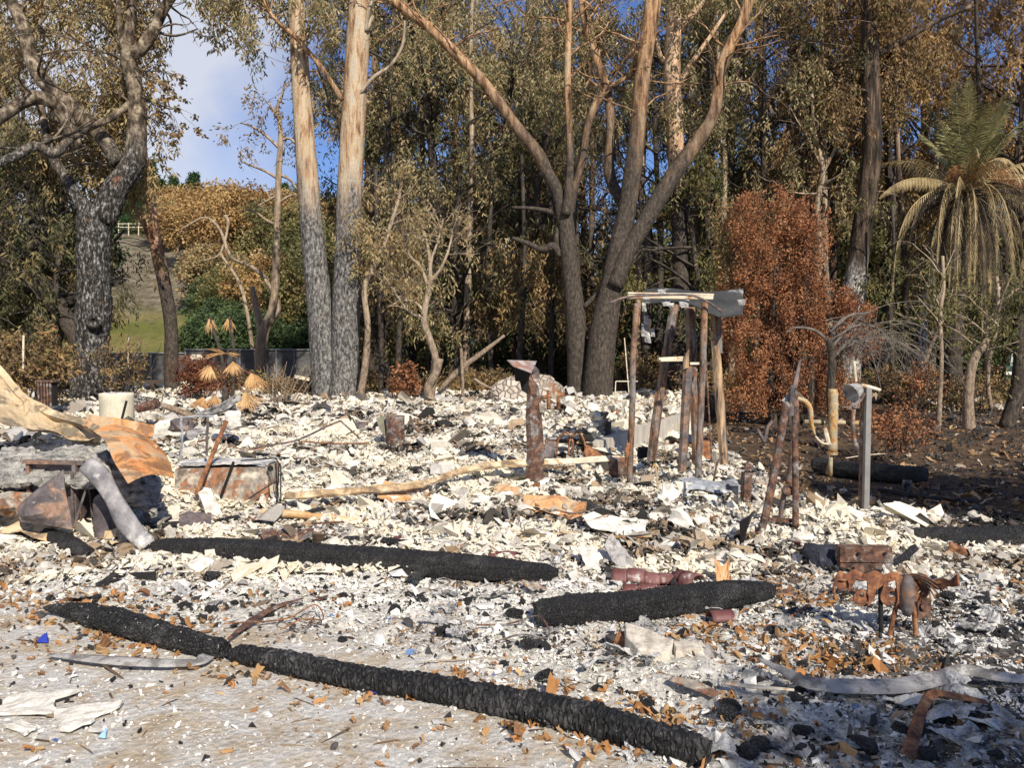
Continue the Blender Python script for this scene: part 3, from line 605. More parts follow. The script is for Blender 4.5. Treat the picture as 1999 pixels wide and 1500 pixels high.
PR = [euc_proto(0, 15, 0.05, L_EUC, B_DARK, 0.40, 540, 1, label=EL[0]), euc_proto(1, 14, -0.06, L_EUC2, B_BLK, 0.36, 480, 2, 0.19, 2.6, label=EL[1]),
      euc_proto(2, 16, 0.02, attrmat('leaf_greygreen', [(0, (0.06, 0.075, 0.04)), (0.4, (0.12, 0.125, 0.065)), (0.7, (0.22, 0.19, 0.10)), (1, (0.34, 0.28, 0.16))], 0.6, 0, trans=0.22), B_DARK, 0.40, 540, 3, 0.24, 3.0, label=EL[2]),
      euc_proto(3, 7.0, 0.08, L_EUC2, B_BLK, 0.30, 230, 4, 0.10, 1.9, label=EL[3])]
used = set()
def put(kind, protos, px, D, rz=None, sc=1.0, z=None, label=None):
    o = protos[kind]
    if id(o) in used or o.name in used: o = copy_tree(o)
    else: used.add(o.name)
    x = (px-999.5)/FPX*D; zz = float(GH(x, D, False)) if z is None else z
    o.location = (x, D, zz-0.02); o.rotation_euler = (0, 0, rnd.uniform(0, 6.28) if rz is None else rz); o.scale = (sc, sc, sc*rnd.uniform(0.95, 1.08))
    if label: o['label'] = label
    return o
rnd.seed(77)
row = [(0, 735, 27), (2, 800, 29), (1, 850, 25.5), (0, 905, 30), (1, 960, 27), (2, 1010, 31), (0, 1060, 28.5), (1, 1385, 28), (2, 1440, 25.5), (0, 1500, 28), (1, 1560, 24.5), (0, 1610, 29), (2, 1655, 27), (1, 1730, 26), (0, 1790, 30), (1, 1850, 31), (0, 2060, 28), (1, 2010, 25), (1, 1130, 34)]
NEAR = [(780, 'just right of the twin trunks'), (870, 'above the bare tan shrub'), (955, 'above the snapped pale branch'), (1025, 'behind the rusty pillar'), (1110, 'left of the great eucalyptus'), (1200, 'behind the great eucalyptus'), (1320, 'between the leaning stems'), (1410, 'behind the frame of posts'), (1480, 'left of the rust cypress'), (1530, 'over the left shoulder of the rust cypress'), (1590, 'over the top of the rust cypress'), (1635, 'right of the rust cypress'), (1700, 'behind the white patched trunk'), (1760, 'between that patched trunk and the palm'), (1820, 'left of the palm'), (1900, 'behind the palm'), (1985, 'right of the palm'), (9999, 'at the right edge')]
def near(px): return [b for a, b in NEAR if px < a][0]
KIND = ['scorched tan leaved tall eucalyptus ', 'slender brown curtain leaved eucalyptus ', 'grey green leaved eucalyptus ', 'low bushy brown leaved eucalyptus sapling ']
for k, x, D in row: put(k, PR, x, D, sc=rnd.uniform(0.9, 1.12), label=KIND[k] + near(x))
for x, D in ((760, 23.5), (880, 24), (1010, 25), (1160, 27), (1400, 22.5), (1800, 25), (1960, 26)): put(3, PR, x, D, sc=rnd.uniform(0.8, 1.15), label=KIND[3] + near(x))
PAL = [L_EUC, L_EUC2, L_TAN, attrmat('leaf_dark_olive', [(0, (0.03, 0.035, 0.018)), (0.4, (0.09, 0.09, 0.04)), (0.7, (0.17, 0.15, 0.07)), (0.9, (0.28, 0.20, 0.09)), (1, (0.36, 0.30, 0.16))], 0.65, 0, trans=0.2), attrmat('leaf_gold', [(0, (0.10, 0.06, 0.025)), (0.4, (0.30, 0.18, 0.07)), (0.7, (0.46, 0.30, 0.12)), (1, (0.55, 0.40, 0.20))], 0.65, 0, trans=0.25), L_OLIVE]
for o in list(COL.objects):
    if o.name.startswith('crown') and o.parent and o.parent.name.startswith('eucalyptus_tree'):
        x = o.parent.location.x; q = rnd.random(); k = (0 if q < .3 else 2 if q < .5 else 3 if q < .8 else 5) if x < 1 else (3 if q < .35 else 1 if q < .6 else 0 if q < .8 else 5) if x < 10 else (4 if q < .5 else 3 if q < .75 else 1)
        o.material_slots[0].link = 'OBJECT'; o.material_slots[0].material = PAL[k]
# left side thicket behind the mottled tree
for k, x, D in ((1, -60, 22), (0, 20, 24), (1, 90, 25.5)):
    put(k, PR, x, D, sc=rnd.uniform(0.72, 0.8), label='scorched eucalyptus in the brown thicket at the left edge')['group'] = 'eucalyptus trees of the left thicket'
for x, D in ((-20, 19), (60, 20), (130, 21.5), (10, 22), (100, 18.5)):
    put(3, PR, x, D, sc=rnd.uniform(0.7, 1.0), label='low brown leaved sapling in the thicket at the left edge')['group'] = 'saplings of the left thicket'

# ---- rounded background trees: ochre hill trees, green shrubs, pines
def round_proto(name, label, cat, grp, H, Rr, leafmat, barkm, nA, per, L, Wd, seed, trunk=0.35, flat=0.8, cone=False, rc=0.9):
    rnd.seed(seed); root = tree(name, label, cat, (0, 0, 0), grp); tb = MB(); P = branch_path((0, 0, -0.3), (0, 0, 1), H*0.85, 0.06, 6)
    tb.tube(P, list(np.linspace(H*0.022+0.03, 0.03, 7)), 6, noise=0.1); lb = tb; tips = []
    for i in range(9):
        a = rnd.uniform(trunk*0.8, 0.9); q = P[int(a*6)]; az = rnd.uniform(0, 6.28); grow(lb, q, (math.cos(az), math.sin(az), 0.6), Rr*0.8, 0.05, 1, tips, [dict(), dict(c=3, ang=0.7, ratio=0.5, wob=0.25, n=3, k=4), dict(wob=0.3, n=3, k=3)])
    part('trunk', tb, barkm, root)
    if cone:
        z = RNG.random(nA)**1.3; A = np.column_stack([RNG.normal(0, 1, (nA, 2)), z]); A[:, :2] /= np.linalg.norm(A[:, :2], axis=1, keepdims=True); A[:, :2] *= (Rr*(1-z)**0.8*RNG.uniform(0.4, 1, nA))[:, None]; A[:, 2] = H*(trunk*0.5 + (1-trunk*0.5)*z)
    else:
        g = RNG.normal(0, 1, (nA, 3)); g /= np.linalg.norm(g, axis=1, keepdims=True); rr = RNG.uniform(0.45, 1, (nA, 1))*(0.72+0.5*vnoise(g[:, 0]*2+seed, g[:, 1]*2, g[:, 2]*2)[:, None])
        A = g*rr*np.array([Rr, Rr, H*(1-trunk)/2*1.1]); A[:, 2] += H*(1+trunk)/2
    nppart('crown', clump(A, per, rc*Rr*0.28, L, Wd, 0.2, flat), leafmat, root); return root
OC = [round_proto('autumn_tree', 'ochre leaved autumn tree on the hillside behind the lot', 'tree', 'ochre trees on the hillside', 9, 4.2, L_OCHRE, B_DEAD, 170, 80, 0.28, 0.17, 21, 0.2),
      round_proto('autumn_tree', 'yellow brown autumn tree on the hillside behind the lot', 'tree', 'yellow brown trees on the hillside', 8, 3.6, L_TAN, B_DEAD, 140, 60, 0.34, 0.22, 22, 0.2),
      round_proto('green_tree', 'dark green round tree at the foot of the hill', 'tree', 'green trees at the foot of the hill', 6, 3.0, L_GREEN, B_DARK, 130, 60, 0.30, 0.18, 23, 0.1),
      round_proto('pine_tree', 'dark green pine on the hilltop skyline', 'pine', 'pines on the hilltop', 8, 2.4, L_PINE, B_DARK, 150, 55, 0.42, 0.14, 24, 0.15, cone=True),
      round_proto('olive_tree', 'olive green tree standing behind the dense row', 'tree', 'olive trees behind the dense row', 10, 3.8, L_OLIVE, B_DARK, 190, 60, 0.30, 0.16, 25, 0.08)]
rnd.seed(5)
def hput(k, px, D, sc, lab=None):
    x = (px-999.5)/FPX*D; sc = min(sc, (CAM_H + (0.196 if k != 3 else 0.226)*D - float(hillz(np.array(x), np.array(D))))/(9.3, 8.3, 6.3, 8.0)[k]); o = put(k, OC, px, D, sc=max(sc, 0.3), z=float(hillz(np.array(x), np.array(D)))-0.2)
    if lab: o['label'] = lab
    return o
for px, D, sc in ((390, 74, 0.85), (440, 70, 0.95), (480, 66, 1.0), (530, 70, 1.05), (560, 62, 0.95), (600, 68, 1.05), (640, 72, 1.1), (430, 84, 0.9), (500, 86, 1.0), (580, 84, 1.0), (700, 74, 1.1), (470, 56, 0.7), (540, 54, 0.8), (600, 52, 0.8), (370, 88, 0.8), (330, 90, 0.7), (660, 58, 0.8), (310, 84, 0.5)):
    o = hput(0, px, D, sc); hq = (px//10 + D) % 3
    if hq == 1:
        o['label'] = 'olive green tree among the ochre ones on the hillside'; o['group'] = 'olive trees on the hillside'
        for ch in o.children:
            if ch.name.startswith('crown'): ch.material_slots[0].link = 'OBJECT'; ch.material_slots[0].material = L_OLIVE
    elif hq == 2:
        o['label'] = 'golden brown tree among the ochre ones on the hillside'; o['group'] = 'brown trees on the hillside'
        for ch in o.children:
            if ch.name.startswith('crown'): ch.material_slots[0].link = 'OBJECT'; ch.material_slots[0].material = PAL[4]
for px, D, sc in ((410, 64, 0.7), (460, 78, 0.9), (520, 60, 0.8), (620, 60, 0.9), (350, 82, 0.7), (550, 76, 1.0), (660, 66, 0.9)): hput(1, px, D, sc)
for px, D, sc in ((395, 48, 0.5), (425, 47, 0.7), (470, 46, 0.72), (510, 46, 0.7), (560, 45, 0.6), (610, 46, 0.6), (660, 48, 0.8), (700, 46, 0.7), (400, 56, 0.5), (440, 52, 0.7), (100, 60, 1.2), (160, 70, 1.2), (30, 55, 1.2), (-60, 56, 1.2), (420, 60, 0.7)): hput(2, px, D, sc)
for px, D, sc in ((345, 96, 0.8), (362, 97, 0.7), (425, 98, 0.7), (445, 97, 0.6), (300, 96, 1.0), (320, 94, 0.8), (335, 97, 0.7), (385, 98, 0.95), (400, 97, 0.6), (470, 99, 0.7), (275, 95, 0.7), (250, 97, 0.9), (520, 99, 0.6), (215, 96, 0.9), (560, 98, 0.7)): hput(3, px, D, sc)
for px, D, sc in ((720, 44, 0.9), (790, 42, 1.0), (860, 45, 1.0), (930, 42, 1.0), (1000, 44, 1.1), (1080, 42, 0.7), (1300, 43, 0.75), (1370, 42, 1.0), (1440, 44, 1.1), (1510, 42, 1.1), (1590, 44, 1.1), (1660, 42, 1.1), (1740, 45, 1.1), (1820, 42, 1.0), (1900, 45, 0.9), (1980, 42, 0.9), (2060, 44, 1.0), (1150, 45, 0.6), (1230, 44, 0.65)): put(4, OC, px, D, sc=sc)
# bright green shrubs in gaps under the dense row
GS = round_proto('green_shrub', 'bright green shrub glowing between the dark trunks', 'shrub', 'green shrubs under the dense row', 2.6, 1.5, L_GREEN, B_BLK, 90, 60, 0.16, 0.09, 31, 0.05)
for px, D, sc in ((1040, 30, 1.15), (985, 31, 0.9), (1085, 29, 0.7), (1265, 29, 1.3), (1755, 29, 1.2), (1830, 30, 1.1), (1920, 31, 1.0), (1790, 28, 0.8), (1240, 31, 1.0)): put(0, [GS], px, D, sc=sc)

# ---- hero trees
# 1 mottled tree, left
rnd.seed(101)
T = tree('mottled_tree', 'thick mottled grey and black tree with forked crooked limbs at the left', 'tree', W(180, 800, 18) - Vector((0, 0, 0.25)))
mb = MB(); D = 18
hero_trunk(mb, [(168, 850), (172, 780), (178, 700), (182, 600), (183, 500), (186, 440), (196, 405)], D, [36, 34, 31, 31, 30, 33, 30], 18, 8, noise=0.16, nsc=2.2)
part('trunk', mb, B_OAK, T, True)
mb = MB(); mb.lathe([(0.02, 0), (0.13, 0.0), (0.17, 0.04), (0.14, 0.10), (0.08, 0.11), (0.07, 0.04), (0.01, 0.03)], W(186, 628, 17.66), 14, axis=Vector((0.1, -1, 0))); part('knot', mb, B_OAK, T, True)
tips = []; LS = [dict(), dict(c=4, ang=0.7, ratio=0.5, wob=0.3, n=4, k=5), dict(wob=0.35, grav=-0.1, n=3, k=5)]
limbs = [([(200, 430), (225, 370), (262, 310), (268, 230), (262, 160), (248, 110), (255, 40), (262, -60)], [27, 24, 21, 17, 15, 12, 9, 7]),
         ([(232, 320), (200, 270), (165, 235), (130, 200), (85, 160), (60, 110), (48, 60), (20, 0), (-10, -60)], [15, 15, 16, 15, 14, 13, 12, 11, 9]),
         ([(262, 160), (250, 112), (275, 95), (300, 60), (318, 20), (345, -20)], [14, 13, 12, 11, 10, 8]),
         ([(185, 440), (160, 400), (130, 350), (100, 300), (88, 250), (80, 200)], [16, 13, 10, 9, 8, 6]),
         ([(150, 290), (125, 225), (95, 195), (60, 192), (20, 215), (-20, 245)], [12, 14, 13, 13, 12, 10]),
         ([(265, 190), (225, 225), (180, 245), (140, 268), (105, 300), (70, 285), (30, 305), (-20, 325)], [6, 7, 8, 8, 10, 9, 9, 9]),
         ([(250, 115), (235, 60), (232, 10), (228, -40)], [7, 6, 5, 4])]
for i, (pts, rp) in enumerate(limbs):
    mb = MB(); k = len(pts); Dl = [D - (0.25 if i in (4, 5) else 0)*j for j in range(k)]; P = hero_trunk(mb, pts, Dl, rp, 12, 5, noise=0.16, nsc=2.5, seed=i)
    for q in range(9 if i not in (4, 5) else 3):
        a = P[int(len(P)*rnd.uniform(0.45, 0.98))]; grow(mb, a, (rnd.uniform(-1, 1), rnd.uniform(-1, 1), rnd.uniform(-0.1, 0.9)), rnd.uniform(0.8, 1.7), 0.035, 1, tips, LS)
    part('limb', mb, B_OAK, T, True)
tips = [(t[0], 18.45+abs(t[1]-18.2), t[2]) for t in tips if t[0] < W(268, 0, 18).x and t[1] > 17.2]
tips += [(W(rnd.uniform(-60, 270), 0, 19).x, rnd.uniform(18.6, 20.5), W(0, rnd.uniform(-80, 330), 19).z) for _ in range(260)]
nppart('crown', spray(tips, 860, 0.16, 0.042, 0.9, 26), L_TAN, T)
mb = MB(); tp = []
for (x, y), d, L in (((262, 150), (1, -0.2, 0.1), 1.0), ((264, 182), (1, 0, -0.25), 1.05), ((262, 130), (1, 0, -0.6), 0.9), ((268, 215), (0.9, 0, -0.5), 0.9)): grow(mb, W(x, y, 17.9), d, L, 0.02, 1, tp, [dict(), dict(c=5, ang=0.6, ratio=0.5, wob=0.25, n=3, k=5), dict(wob=0.35, grav=-0.1, n=3, k=4)])
part('twigs', mb, B_BLK, T); A = np.array(tp); nppart('dry_leaves', clump(A[RNG.choice(len(A), 70)], 7, 0.10, 0.10, 0.07, 0.5), L_EUC2, T)
# leaning dark trunk, far left
T = tree('leaning_tree', 'dark trunk leaning across the thicket to the foot of the mottled tree', 'tree', W(150, 770, 18.6)); mb = MB()
hero_trunk(mb, [(175, 720), (140, 640), (90, 570), (30, 515), (-40, 480), (-90, 430)], 18.8, [14, 18, 18, 17, 16, 14], 12, 6, noise=0.12); part('trunk', mb, B_BLK, T, True)
# 2 red leaning tree
rnd.seed(7); T = tree('red_barked_tree', 'slender red barked tree with blackened foot curving up at the left', 'tree', W(336, 775, 21)); mb = MB(); tips = []
P = hero_trunk(mb, [(338, 790), (334, 720), (334, 640), (322, 560), (305, 480), (298, 420), (288, 350), (277, 280), (270, 200), (262, 90), (255, -30)], 21, [15, 14, 12.5, 12.5, 12, 9, 8, 8, 7, 6, 5], 12, 6, noise=0.08); part('trunk', mb, B_RED, T, True); mb = MB()
hero_trunk(mb, [(304, 490), (285, 445), (262, 400), (248, 350), (240, 300)], 21, [7, 5.5, 5, 4.5, 4], 8, 5)
for i in range(12): a = P[int(len(P)*rnd.uniform(0.6, 1))-1]; grow(mb, a, (rnd.uniform(-1, .3), rnd.uniform(-1, 1), 0.5), 1.3, 0.03, 1, tips, LS)
part('limb', mb, B_RED, T, True); tips = [t for t in tips if t[0] < W(265, 0, 21).x]; nppart('crown', spray(tips, 110, 0.15, 0.04, 0.7, 22), L_EUC, T)
# 3 twin trunks
rnd.seed(9); T = tree('twin_trunk_eucalyptus', 'pair of massive pale eucalyptus trunks joined at a grey foot', 'tree', W(655, 790, 19.3)); D = 19.3
mb = MB(); hero_trunk(mb, [(640, 850), (640, 780), (634, 700), (624, 600), (612, 480), (603, 380), (594, 260), (585, 120), (577, -10), (570, -140), (565, -330)], D, [33, 31, 28, 25, 23, 21, 19, 17, 15, 14, 12], 20, 7, noise=0.04, nsc=1.1); part('trunk', mb, B_TWIN, T, True)
mb = MB(); hero_trunk(mb, [(668, 850), (670, 780), (674, 700), (676, 600), (679, 480), (683, 360), (691, 220), (698, 90), (703, -20), (708, -150), (715, -330)], D-0.12, [34, 33, 28, 27, 25, 24, 23, 22, 21, 19, 15], 20, 7, noise=0.055, nsc=1.1, seed=3); part('trunk', mb, B_TWIN, T, True)
mb = MB(); tips = []
P = hero_trunk(mb, [(668, 195), (640, 150), (612, 112), (575, 70), (545, 45), (518, 10), (510, -40)], D-0.45, [5, 5, 5, 4.5, 4, 3, 2], 8, 5)
for i in range(16): grow(mb, P[int(len(P)*rnd.uniform(0.62, 1))-1], (rnd.uniform(-1, 0.3), rnd.uniform(-1, 1), rnd.uniform(0, 1)), 1.1, 0.02, 1, tips, LS)
part('limb', mb, B_MULTI, T, True)
mb = MB(); hero_trunk(mb, [(700, 185), (730, 150), (762, 128), (785, 90), (790, 40)], D-0.3, [4, 4, 3.5, 3, 2], 6, 4); part('limb', mb, B_DEAD, T, True); mb = MB(); hero_trunk(mb, [(728, 30), (715, 60), (722, 10), (745, -10), (770, -40)], D-0.3, [3, 4, 4, 4, 4], 6, 4); part('limb', mb, B_DEAD, T, True)
mb = MB()
for x, y, dx in ((410, -90, -.1), (450, -110, -.1), (490, -90, 0), (640, -90, 0.1), (620, -120, 0), (640, 30, 0), (650, -40, 0)):
    grow(mb, W(x, y, D), (dx, rnd.uniform(-.5, .5), -0.1), 1.2, 0.025, 1, tips, [dict(), dict(c=7, ang=0.7, ratio=0.55, wob=0.3, n=3, k=5), dict(wob=0.35, grav=-0.15, n=3, k=5)])
for a, b in (((575, -180), (400, -60)), ((575, -200), (450, -80)), ((600, -160), (500, -100)), ((700, -150), (640, -60)), ((690, -20), (640, 40)), ((585, -200), (430, -120))): mb.tube(curve_pts([W(a[0], a[1], D), W((a[0]+b[0])/2, (a[1]+b[1])/2-12, D+.2), W(b[0], b[1], D)], 5), 0.03, 5)
part('upper_twigs', mb, B_DEAD, T); nppart('crown', spray(tips, 260, 0.15, 0.04, 0.55, 22), L_EUC, T)
# 4 dead small tree
rnd.seed(15); T = tree('bare_tree', 'thin bare grey tree standing against the sky left of the twin trunks', 'tree', W(505, 790, 27)); mb = MB(); tips = []
P = hero_trunk(mb, [(500, 800), (508, 720), (512, 650), (530, 610), (537, 560), (540, 480), (542, 400), (545, 320), (548, 260), (542, 215), (546, 190)], 27, [12, 11, 10, 8, 7.5, 6.5, 6, 5.5, 5, 3.5, 2], 9, 6, noise=0.1)
hero_trunk(mb, [(512, 655), (500, 600), (492, 560)], 27, [8, 7, 5], 7, 4); part('trunk', mb, B_DEAD, T, True); mb = MB()
for (x, y), pts in (((546, 290), [(520, 265), (490, 245), (470, 240)]), ((545, 350), [(520, 335), (495, 325), (470, 315)]), ((545, 275), [(565, 270), (580, 285)]), ((543, 340), [(565, 350), (580, 370)]), ((545, 380), [(525, 390), (500, 405)]), ((541, 440), [(520, 430), (500, 415), (480, 410)]), ((546, 200), [(552, 180), (556, 160)]), ((546, 240), [(535, 215), (522, 200)]), ((540, 400), [(560, 385), (575, 380)])):
    hero_trunk(mb, [(x, y)]+pts, 27, [3.5]+[2.5-0.6*i for i in range(len(pts))], 4, 4); e = pts[-1]
    for q in range(3): grow(mb, W(e[0], e[1], 27), (rnd.uniform(-1, 1), rnd.uniform(-1, 1), rnd.uniform(-.2, 0.8)), 0.7, 0.012, 1, tips, [dict(), dict(c=3, ang=0.7, ratio=0.6, wob=0.35, n=3, k=4), dict(wob=0.3, n=3, k=3)])
part('limbs', mb, B_DEAD, T, True); A = np.array([t for t in tips if t[2] > W(0, 300, 27).z]+[W(544, 215, 27)[:]]*12); nppart('crown', merge(strands(A[RNG.choice(len(A), 40)], 12, 0.6, 0.15, 0.05), clump(A[RNG.choice(len(A), 20)], 9, 0.25, 0.14, 0.06)), L_EUC2, T)
# crooked white limbs in the ochre trees
for (pts, nm) in (([(350, 450), (400, 425), (430, 450), (450, 500), (490, 520), (515, 540)], 'long crooked pale branch'), ([(395, 510), (430, 495), (445, 440), (440, 420)], 'short pale branch')):
    T = tree('bare_sapling', nm + ' of a bare sapling in front of the ochre hillside trees', 'sapling', W(515, 700, 32)); mb = MB(); hero_trunk(mb, pts, 32, [1.6, 2.2, 3, 3.6, 4, 4], 6, 5)
    if nm[0] == 'l': hero_trunk(mb, [(515, 540), (545, 600), (520, 650), (510, 760)], 32, [4, 4.5, 5, 6], 6, 5)
    else: hero_trunk(mb, [(430, 495), (470, 560), (490, 660), (500, 760)], 32, [2.5, 3.5, 4, 5], 6, 5)
    part('stem', mb, B_DEAD, T, True)
# 5 bare pale shrub tree
rnd.seed(21); T = tree('bare_shrub', 'bare tan shrub with antler like branches right of the twin trunks', 'shrub', W(835, 780, 17.8)); mb = MB(); tips = []; D = 17.8
for pts, rp in (([(838, 800), (845, 740), (850, 700), (836, 655), (828, 630), (830, 600), (838, 560), (840, 530), (835, 480), (822, 440)], [9, 8, 7.5, 7, 6.5, 6, 5.5, 4, 3, 2]), ([(836, 560), (820, 520), (800, 500), (790, 460), (800, 420)], [3.5, 3.2, 3, 2.2, 1.4]), ([(840, 550), (860, 525), (875, 490), (885, 450)], [3.5, 3, 2.5, 1.6]), ([(829, 610), (810, 590), (785, 588), (755, 600)], [3, 2.4, 2, 1.5]), ([(840, 545), (842, 510), (855, 470), (865, 430)], [3, 2.5, 2, 1.3]), ([(830, 620), (800, 610), (770, 570), (750, 540)], [3, 2.4, 2, 1.5])):
    P = hero_trunk(mb, pts, D, rp, 7, 5, noise=0.12)
    for q in range(7): grow(mb, P[int(len(P)*rnd.uniform(0.55, 1))-1], (rnd.uniform(-1, 1), rnd.uniform(-1, 1), rnd.uniform(0, 1.2)), 0.75, 0.011, 1, tips, [dict(), dict(c=4, ang=0.6, ratio=0.6, wob=0.25, n=3, k=4), dict(wob=0.3, n=3, k=3)])
part('stem', mb, B_DEAD, T, True); A = np.array(tips); nppart('crown', strands(A[RNG.choice(len(A), 130)], 9, 0.4, 0.11, 0.03), L_TAN, T)
# stems beside twin trunks
for i, (pts, rp, lab) in enumerate((([(700, 790), (712, 720), (718, 640), (712, 560), (742, 500), (762, 440), (780, 380), (784, 320)], [8, 7, 6, 6, 5, 4, 3, 2], 'twisted tan sapling close to the right twin trunk'), ([(742, 790), (745, 700), (742, 600), (740, 500), (735, 420), (733, 330)], [5, 5, 6, 6, 5, 4], 'straight dark sapling behind the twisted one'))):
    T = tree('sapling', lab, 'sapling', W(pts[0][0], 785, 18.6+i)); mb = MB(); P = hero_trunk(mb, pts, 18.6+i, rp, 8, 6, noise=0.1); tips = []
    for q in range(14): grow(mb, P[int(len(P)*rnd.uniform(0.5, 1))-1], (rnd.uniform(-1, 1), rnd.uniform(-1, 1), rnd.uniform(0.2, 1.2)), 0.9, 0.014, 1, tips, LS)
    part('stem', mb, (B_DEAD, B_BLK)[i], T, True); nppart('crown', spray(tips, 120, 0.12, 0.035, 0.5, 16), L_TAN, T)
# 6 great multi stemmed eucalyptus, centre right
rnd.seed(33); D = 19.5; T = tree('multi_stem_eucalyptus', 'great eucalyptus with two blackened leaning stems and orange upper limbs', 'tree', W(1155, 785, D)); tips = []
ms = [([(1124, 850), (1127, 780), (1126, 680), (1122, 600), (1113, 520), (1105, 440), (1098, 390)], [22, 20, 20, 19, 17, 16, 14], D, 0),
      ([(1100, 440), (1092, 385), (1070, 340), (1050, 300), (1010, 250), (970, 195), (930, 145), (880, 95), (840, 55), (800, 25), (760, -5), (700, -60)], [13, 13, 12, 12, 11.5, 11, 10.5, 10, 9.5, 9, 9, 7], D, 1),
      ([(1104, 420), (1110, 370), (1113, 300), (1110, 220), (1108, 140), (1110, 60), (1112, -20), (1110, -120)], [9, 8, 7, 6.5, 6.5, 6.5, 6, 5], D-0.2, 1),
      ([(1112, 420), (1122, 365), (1138, 310), (1145, 260), (1160, 210), (1185, 175), (1215, 155), (1245, 140)], [8, 8, 7, 7, 7, 6, 5, 4], D+0.2, 1),
      ([(1165, 850), (1166, 780), (1172, 700), (1182, 620), (1194, 560), (1207, 490), (1224, 410), (1236, 330), (1247, 230), (1255, 140), (1268, 50), (1278, -20), (1290, -150)], [32, 30, 28, 26, 22, 20, 18, 17, 15, 15, 15, 16, 13], D-0.3, 0),
      ([(1200, 560), (1222, 500), (1250, 450), (1285, 390), (1322, 330), (1355, 285), (1388, 235), (1402, 180), (1405, 140), (1425, 90), (1450, 40), (1470, -30), (1500, -140)], [16, 16, 16, 16, 16, 14, 12, 12, 11, 10.5, 10, 9, 7], D-0.5, 0),
      ([(1240, 470), (1215, 400), (1190, 340), (1192, 250), (1185, 180), (1160, 100), (1140, 30), (1130, -60)], [9, 10, 11, 9, 8, 8, 8, 6], D+0.5, 1)]
for i, (pts, rp, dd, k) in enumerate(ms):
    mb = MB(); P = hero_trunk(mb, pts, dd, rp, 16, 6, noise=0.08, nsc=1.6, seed=i)
    if k or i > 3:
        for q in range(12): grow(mb, P[int(len(P)*rnd.uniform(0.6, 1))-1], (rnd.uniform(-1, 1), rnd.uniform(-1, 1), rnd.uniform(-0.2, 1)), rnd.uniform(1, 2.0), 0.03, 1, tips, LS)
    part('stem' if k == 0 else 'limb', mb, B_MULTI, T, True)
tips = [(t[0], D+0.8+abs(t[1]-D), t[2]) for t in tips]; nppart('crown', spray(tips, 560, 0.15, 0.04, 0.85, 24), L_EUC, T)
# lateral branches, left and low
mb = MB(); hero_trunk(mb, [(1095, 500), (1080, 480), (1060, 488), (1030, 475), (1000, 465)], D, [7, 8, 6, 5, 4], 7, 4); part('limb', mb, B_MULTI, T, True); mb = MB(); hero_trunk(mb, [(1088, 500), (1086, 465), (1090, 450)], D, [5, 6, 5], 6, 3); part('limb', mb, B_MULTI, T, True); mb = MB(); hero_trunk(mb, [(1095, 420), (1050, 408), (1000, 405)], D+.1, [6, 4, 3], 6, 4); part('limb', mb, B_MULTI, T, True); mb = MB(); hero_trunk(mb, [(1140, 600), (1160, 580), (1178, 560)], D-.1, [5, 5, 4], 6, 4); part('limb', mb, B_MULTI, T, True)
# 7, 8, 9 other big trunks
def big(label, pts, rp, D, barkm, crown=0, leaf=None, lo=0.6, seed=1, name='eucalyptus_tree', wide=1.0, extra=None, nl=10):
    rnd.seed(seed); T = tree(name, label, 'tree', W(pts[0][0], pts[0][1]-15, D)); mb = MB(); tips = []; P = hero_trunk(mb, pts, D, rp, 14, 7, noise=0.10, seed=seed); part('trunk', mb, barkm, T, True); mb = MB()
    for e in (extra or []): hero_trunk(mb, e[0], D, e[1], 8, 5, noise=0.1)
    if crown:
        for q in range(nl): grow(mb, P[int(len(P)*rnd.uniform(lo, 1))-1], (rnd.uniform(-1, 1)*wide, rnd.uniform(-1, 1), rnd.uniform(-0.1, 1)), rnd.uniform(1.2, 2.3), 0.035, 1, tips, LS)
    if mb.v: part('limbs', mb, barkm, T, True)
    if crown: nppart('crown', spray(tips, crown, 0.15, 0.04, 0.9, 24), leaf, T)
    return T
big('tall eucalyptus with sunlit peeling cream orange bark behind the right leaning stem', [(1325, 800), (1322, 720), (1325, 620), (1330, 520), (1325, 420), (1320, 330), (1318, 240), (1312, 150), (1315, 70), (1320, -10), (1325, -140)], [20, 18, 17, 16, 16, 15.5, 16, 16.5, 15, 15, 12], 23, B_LIGHT, 200, L_EUC, 0.8, 41, extra=[([(1318, 180), (1345, 130), (1380, 80), (1420, 20)], [6, 5, 4, 3]), ([(1315, 130), (1290, 110), (1278, 60)], [7, 5, 4]), ([(1322, 60), (1350, 30), (1380, -10)], [8, 6, 5])])
big('black trunk standing between the leaning stems and the steel frame', [(1268, 800), (1265, 720), (1262, 620), (1268, 520), (1262, 450), (1248, 420), (1225, 380)], [11, 11, 12, 12, 11, 9, 8], 24, B_BLK, 60, L_EUC2, 0.7, 42)
big('pale orange trunk hidden behind the left blackened stem', [(1130, 760), (1128, 600), (1124, 520), (1122, 450), (1120, 380), (1130, 300)], [8, 8, 8, 8, 7, 5], 22.5, B_LIGHT, 0, None, 0.6, 43)
rnd.seed(8)
big('tall dark brown eucalyptus with white scorched patch at mid trunk right of the rusty cypress', [(1655, 830), (1660, 720), (1662, 640), (1668, 570), (1676, 500), (1690, 400), (1702, 300), (1700, 200), (1698, 100), (1702, 0), (1705, -150)], [22, 21, 21, 21, 20, 19, 19, 17, 17, 19, 15], 22, B_WHITE, 420, L_EUC2, 0.6, 44, extra=[([(1705, 60), (1720, 30), (1745, -20)], [10, 8, 7]), ([(1705, 110), (1760, 80), (1830, 40), (1900, 10)], [7, 6, 5, 4])], nl=16)
big('slim dark trunk in shade left of the rusty cypress', [(1375, 790), (1378, 650), (1385, 520), (1380, 400), (1390, 280), (1385, 150), (1390, 0)], [6, 6, 6, 6, 5, 5, 4], 24.5, B_BLK, 100, L_EUC2, 0.5, 45)
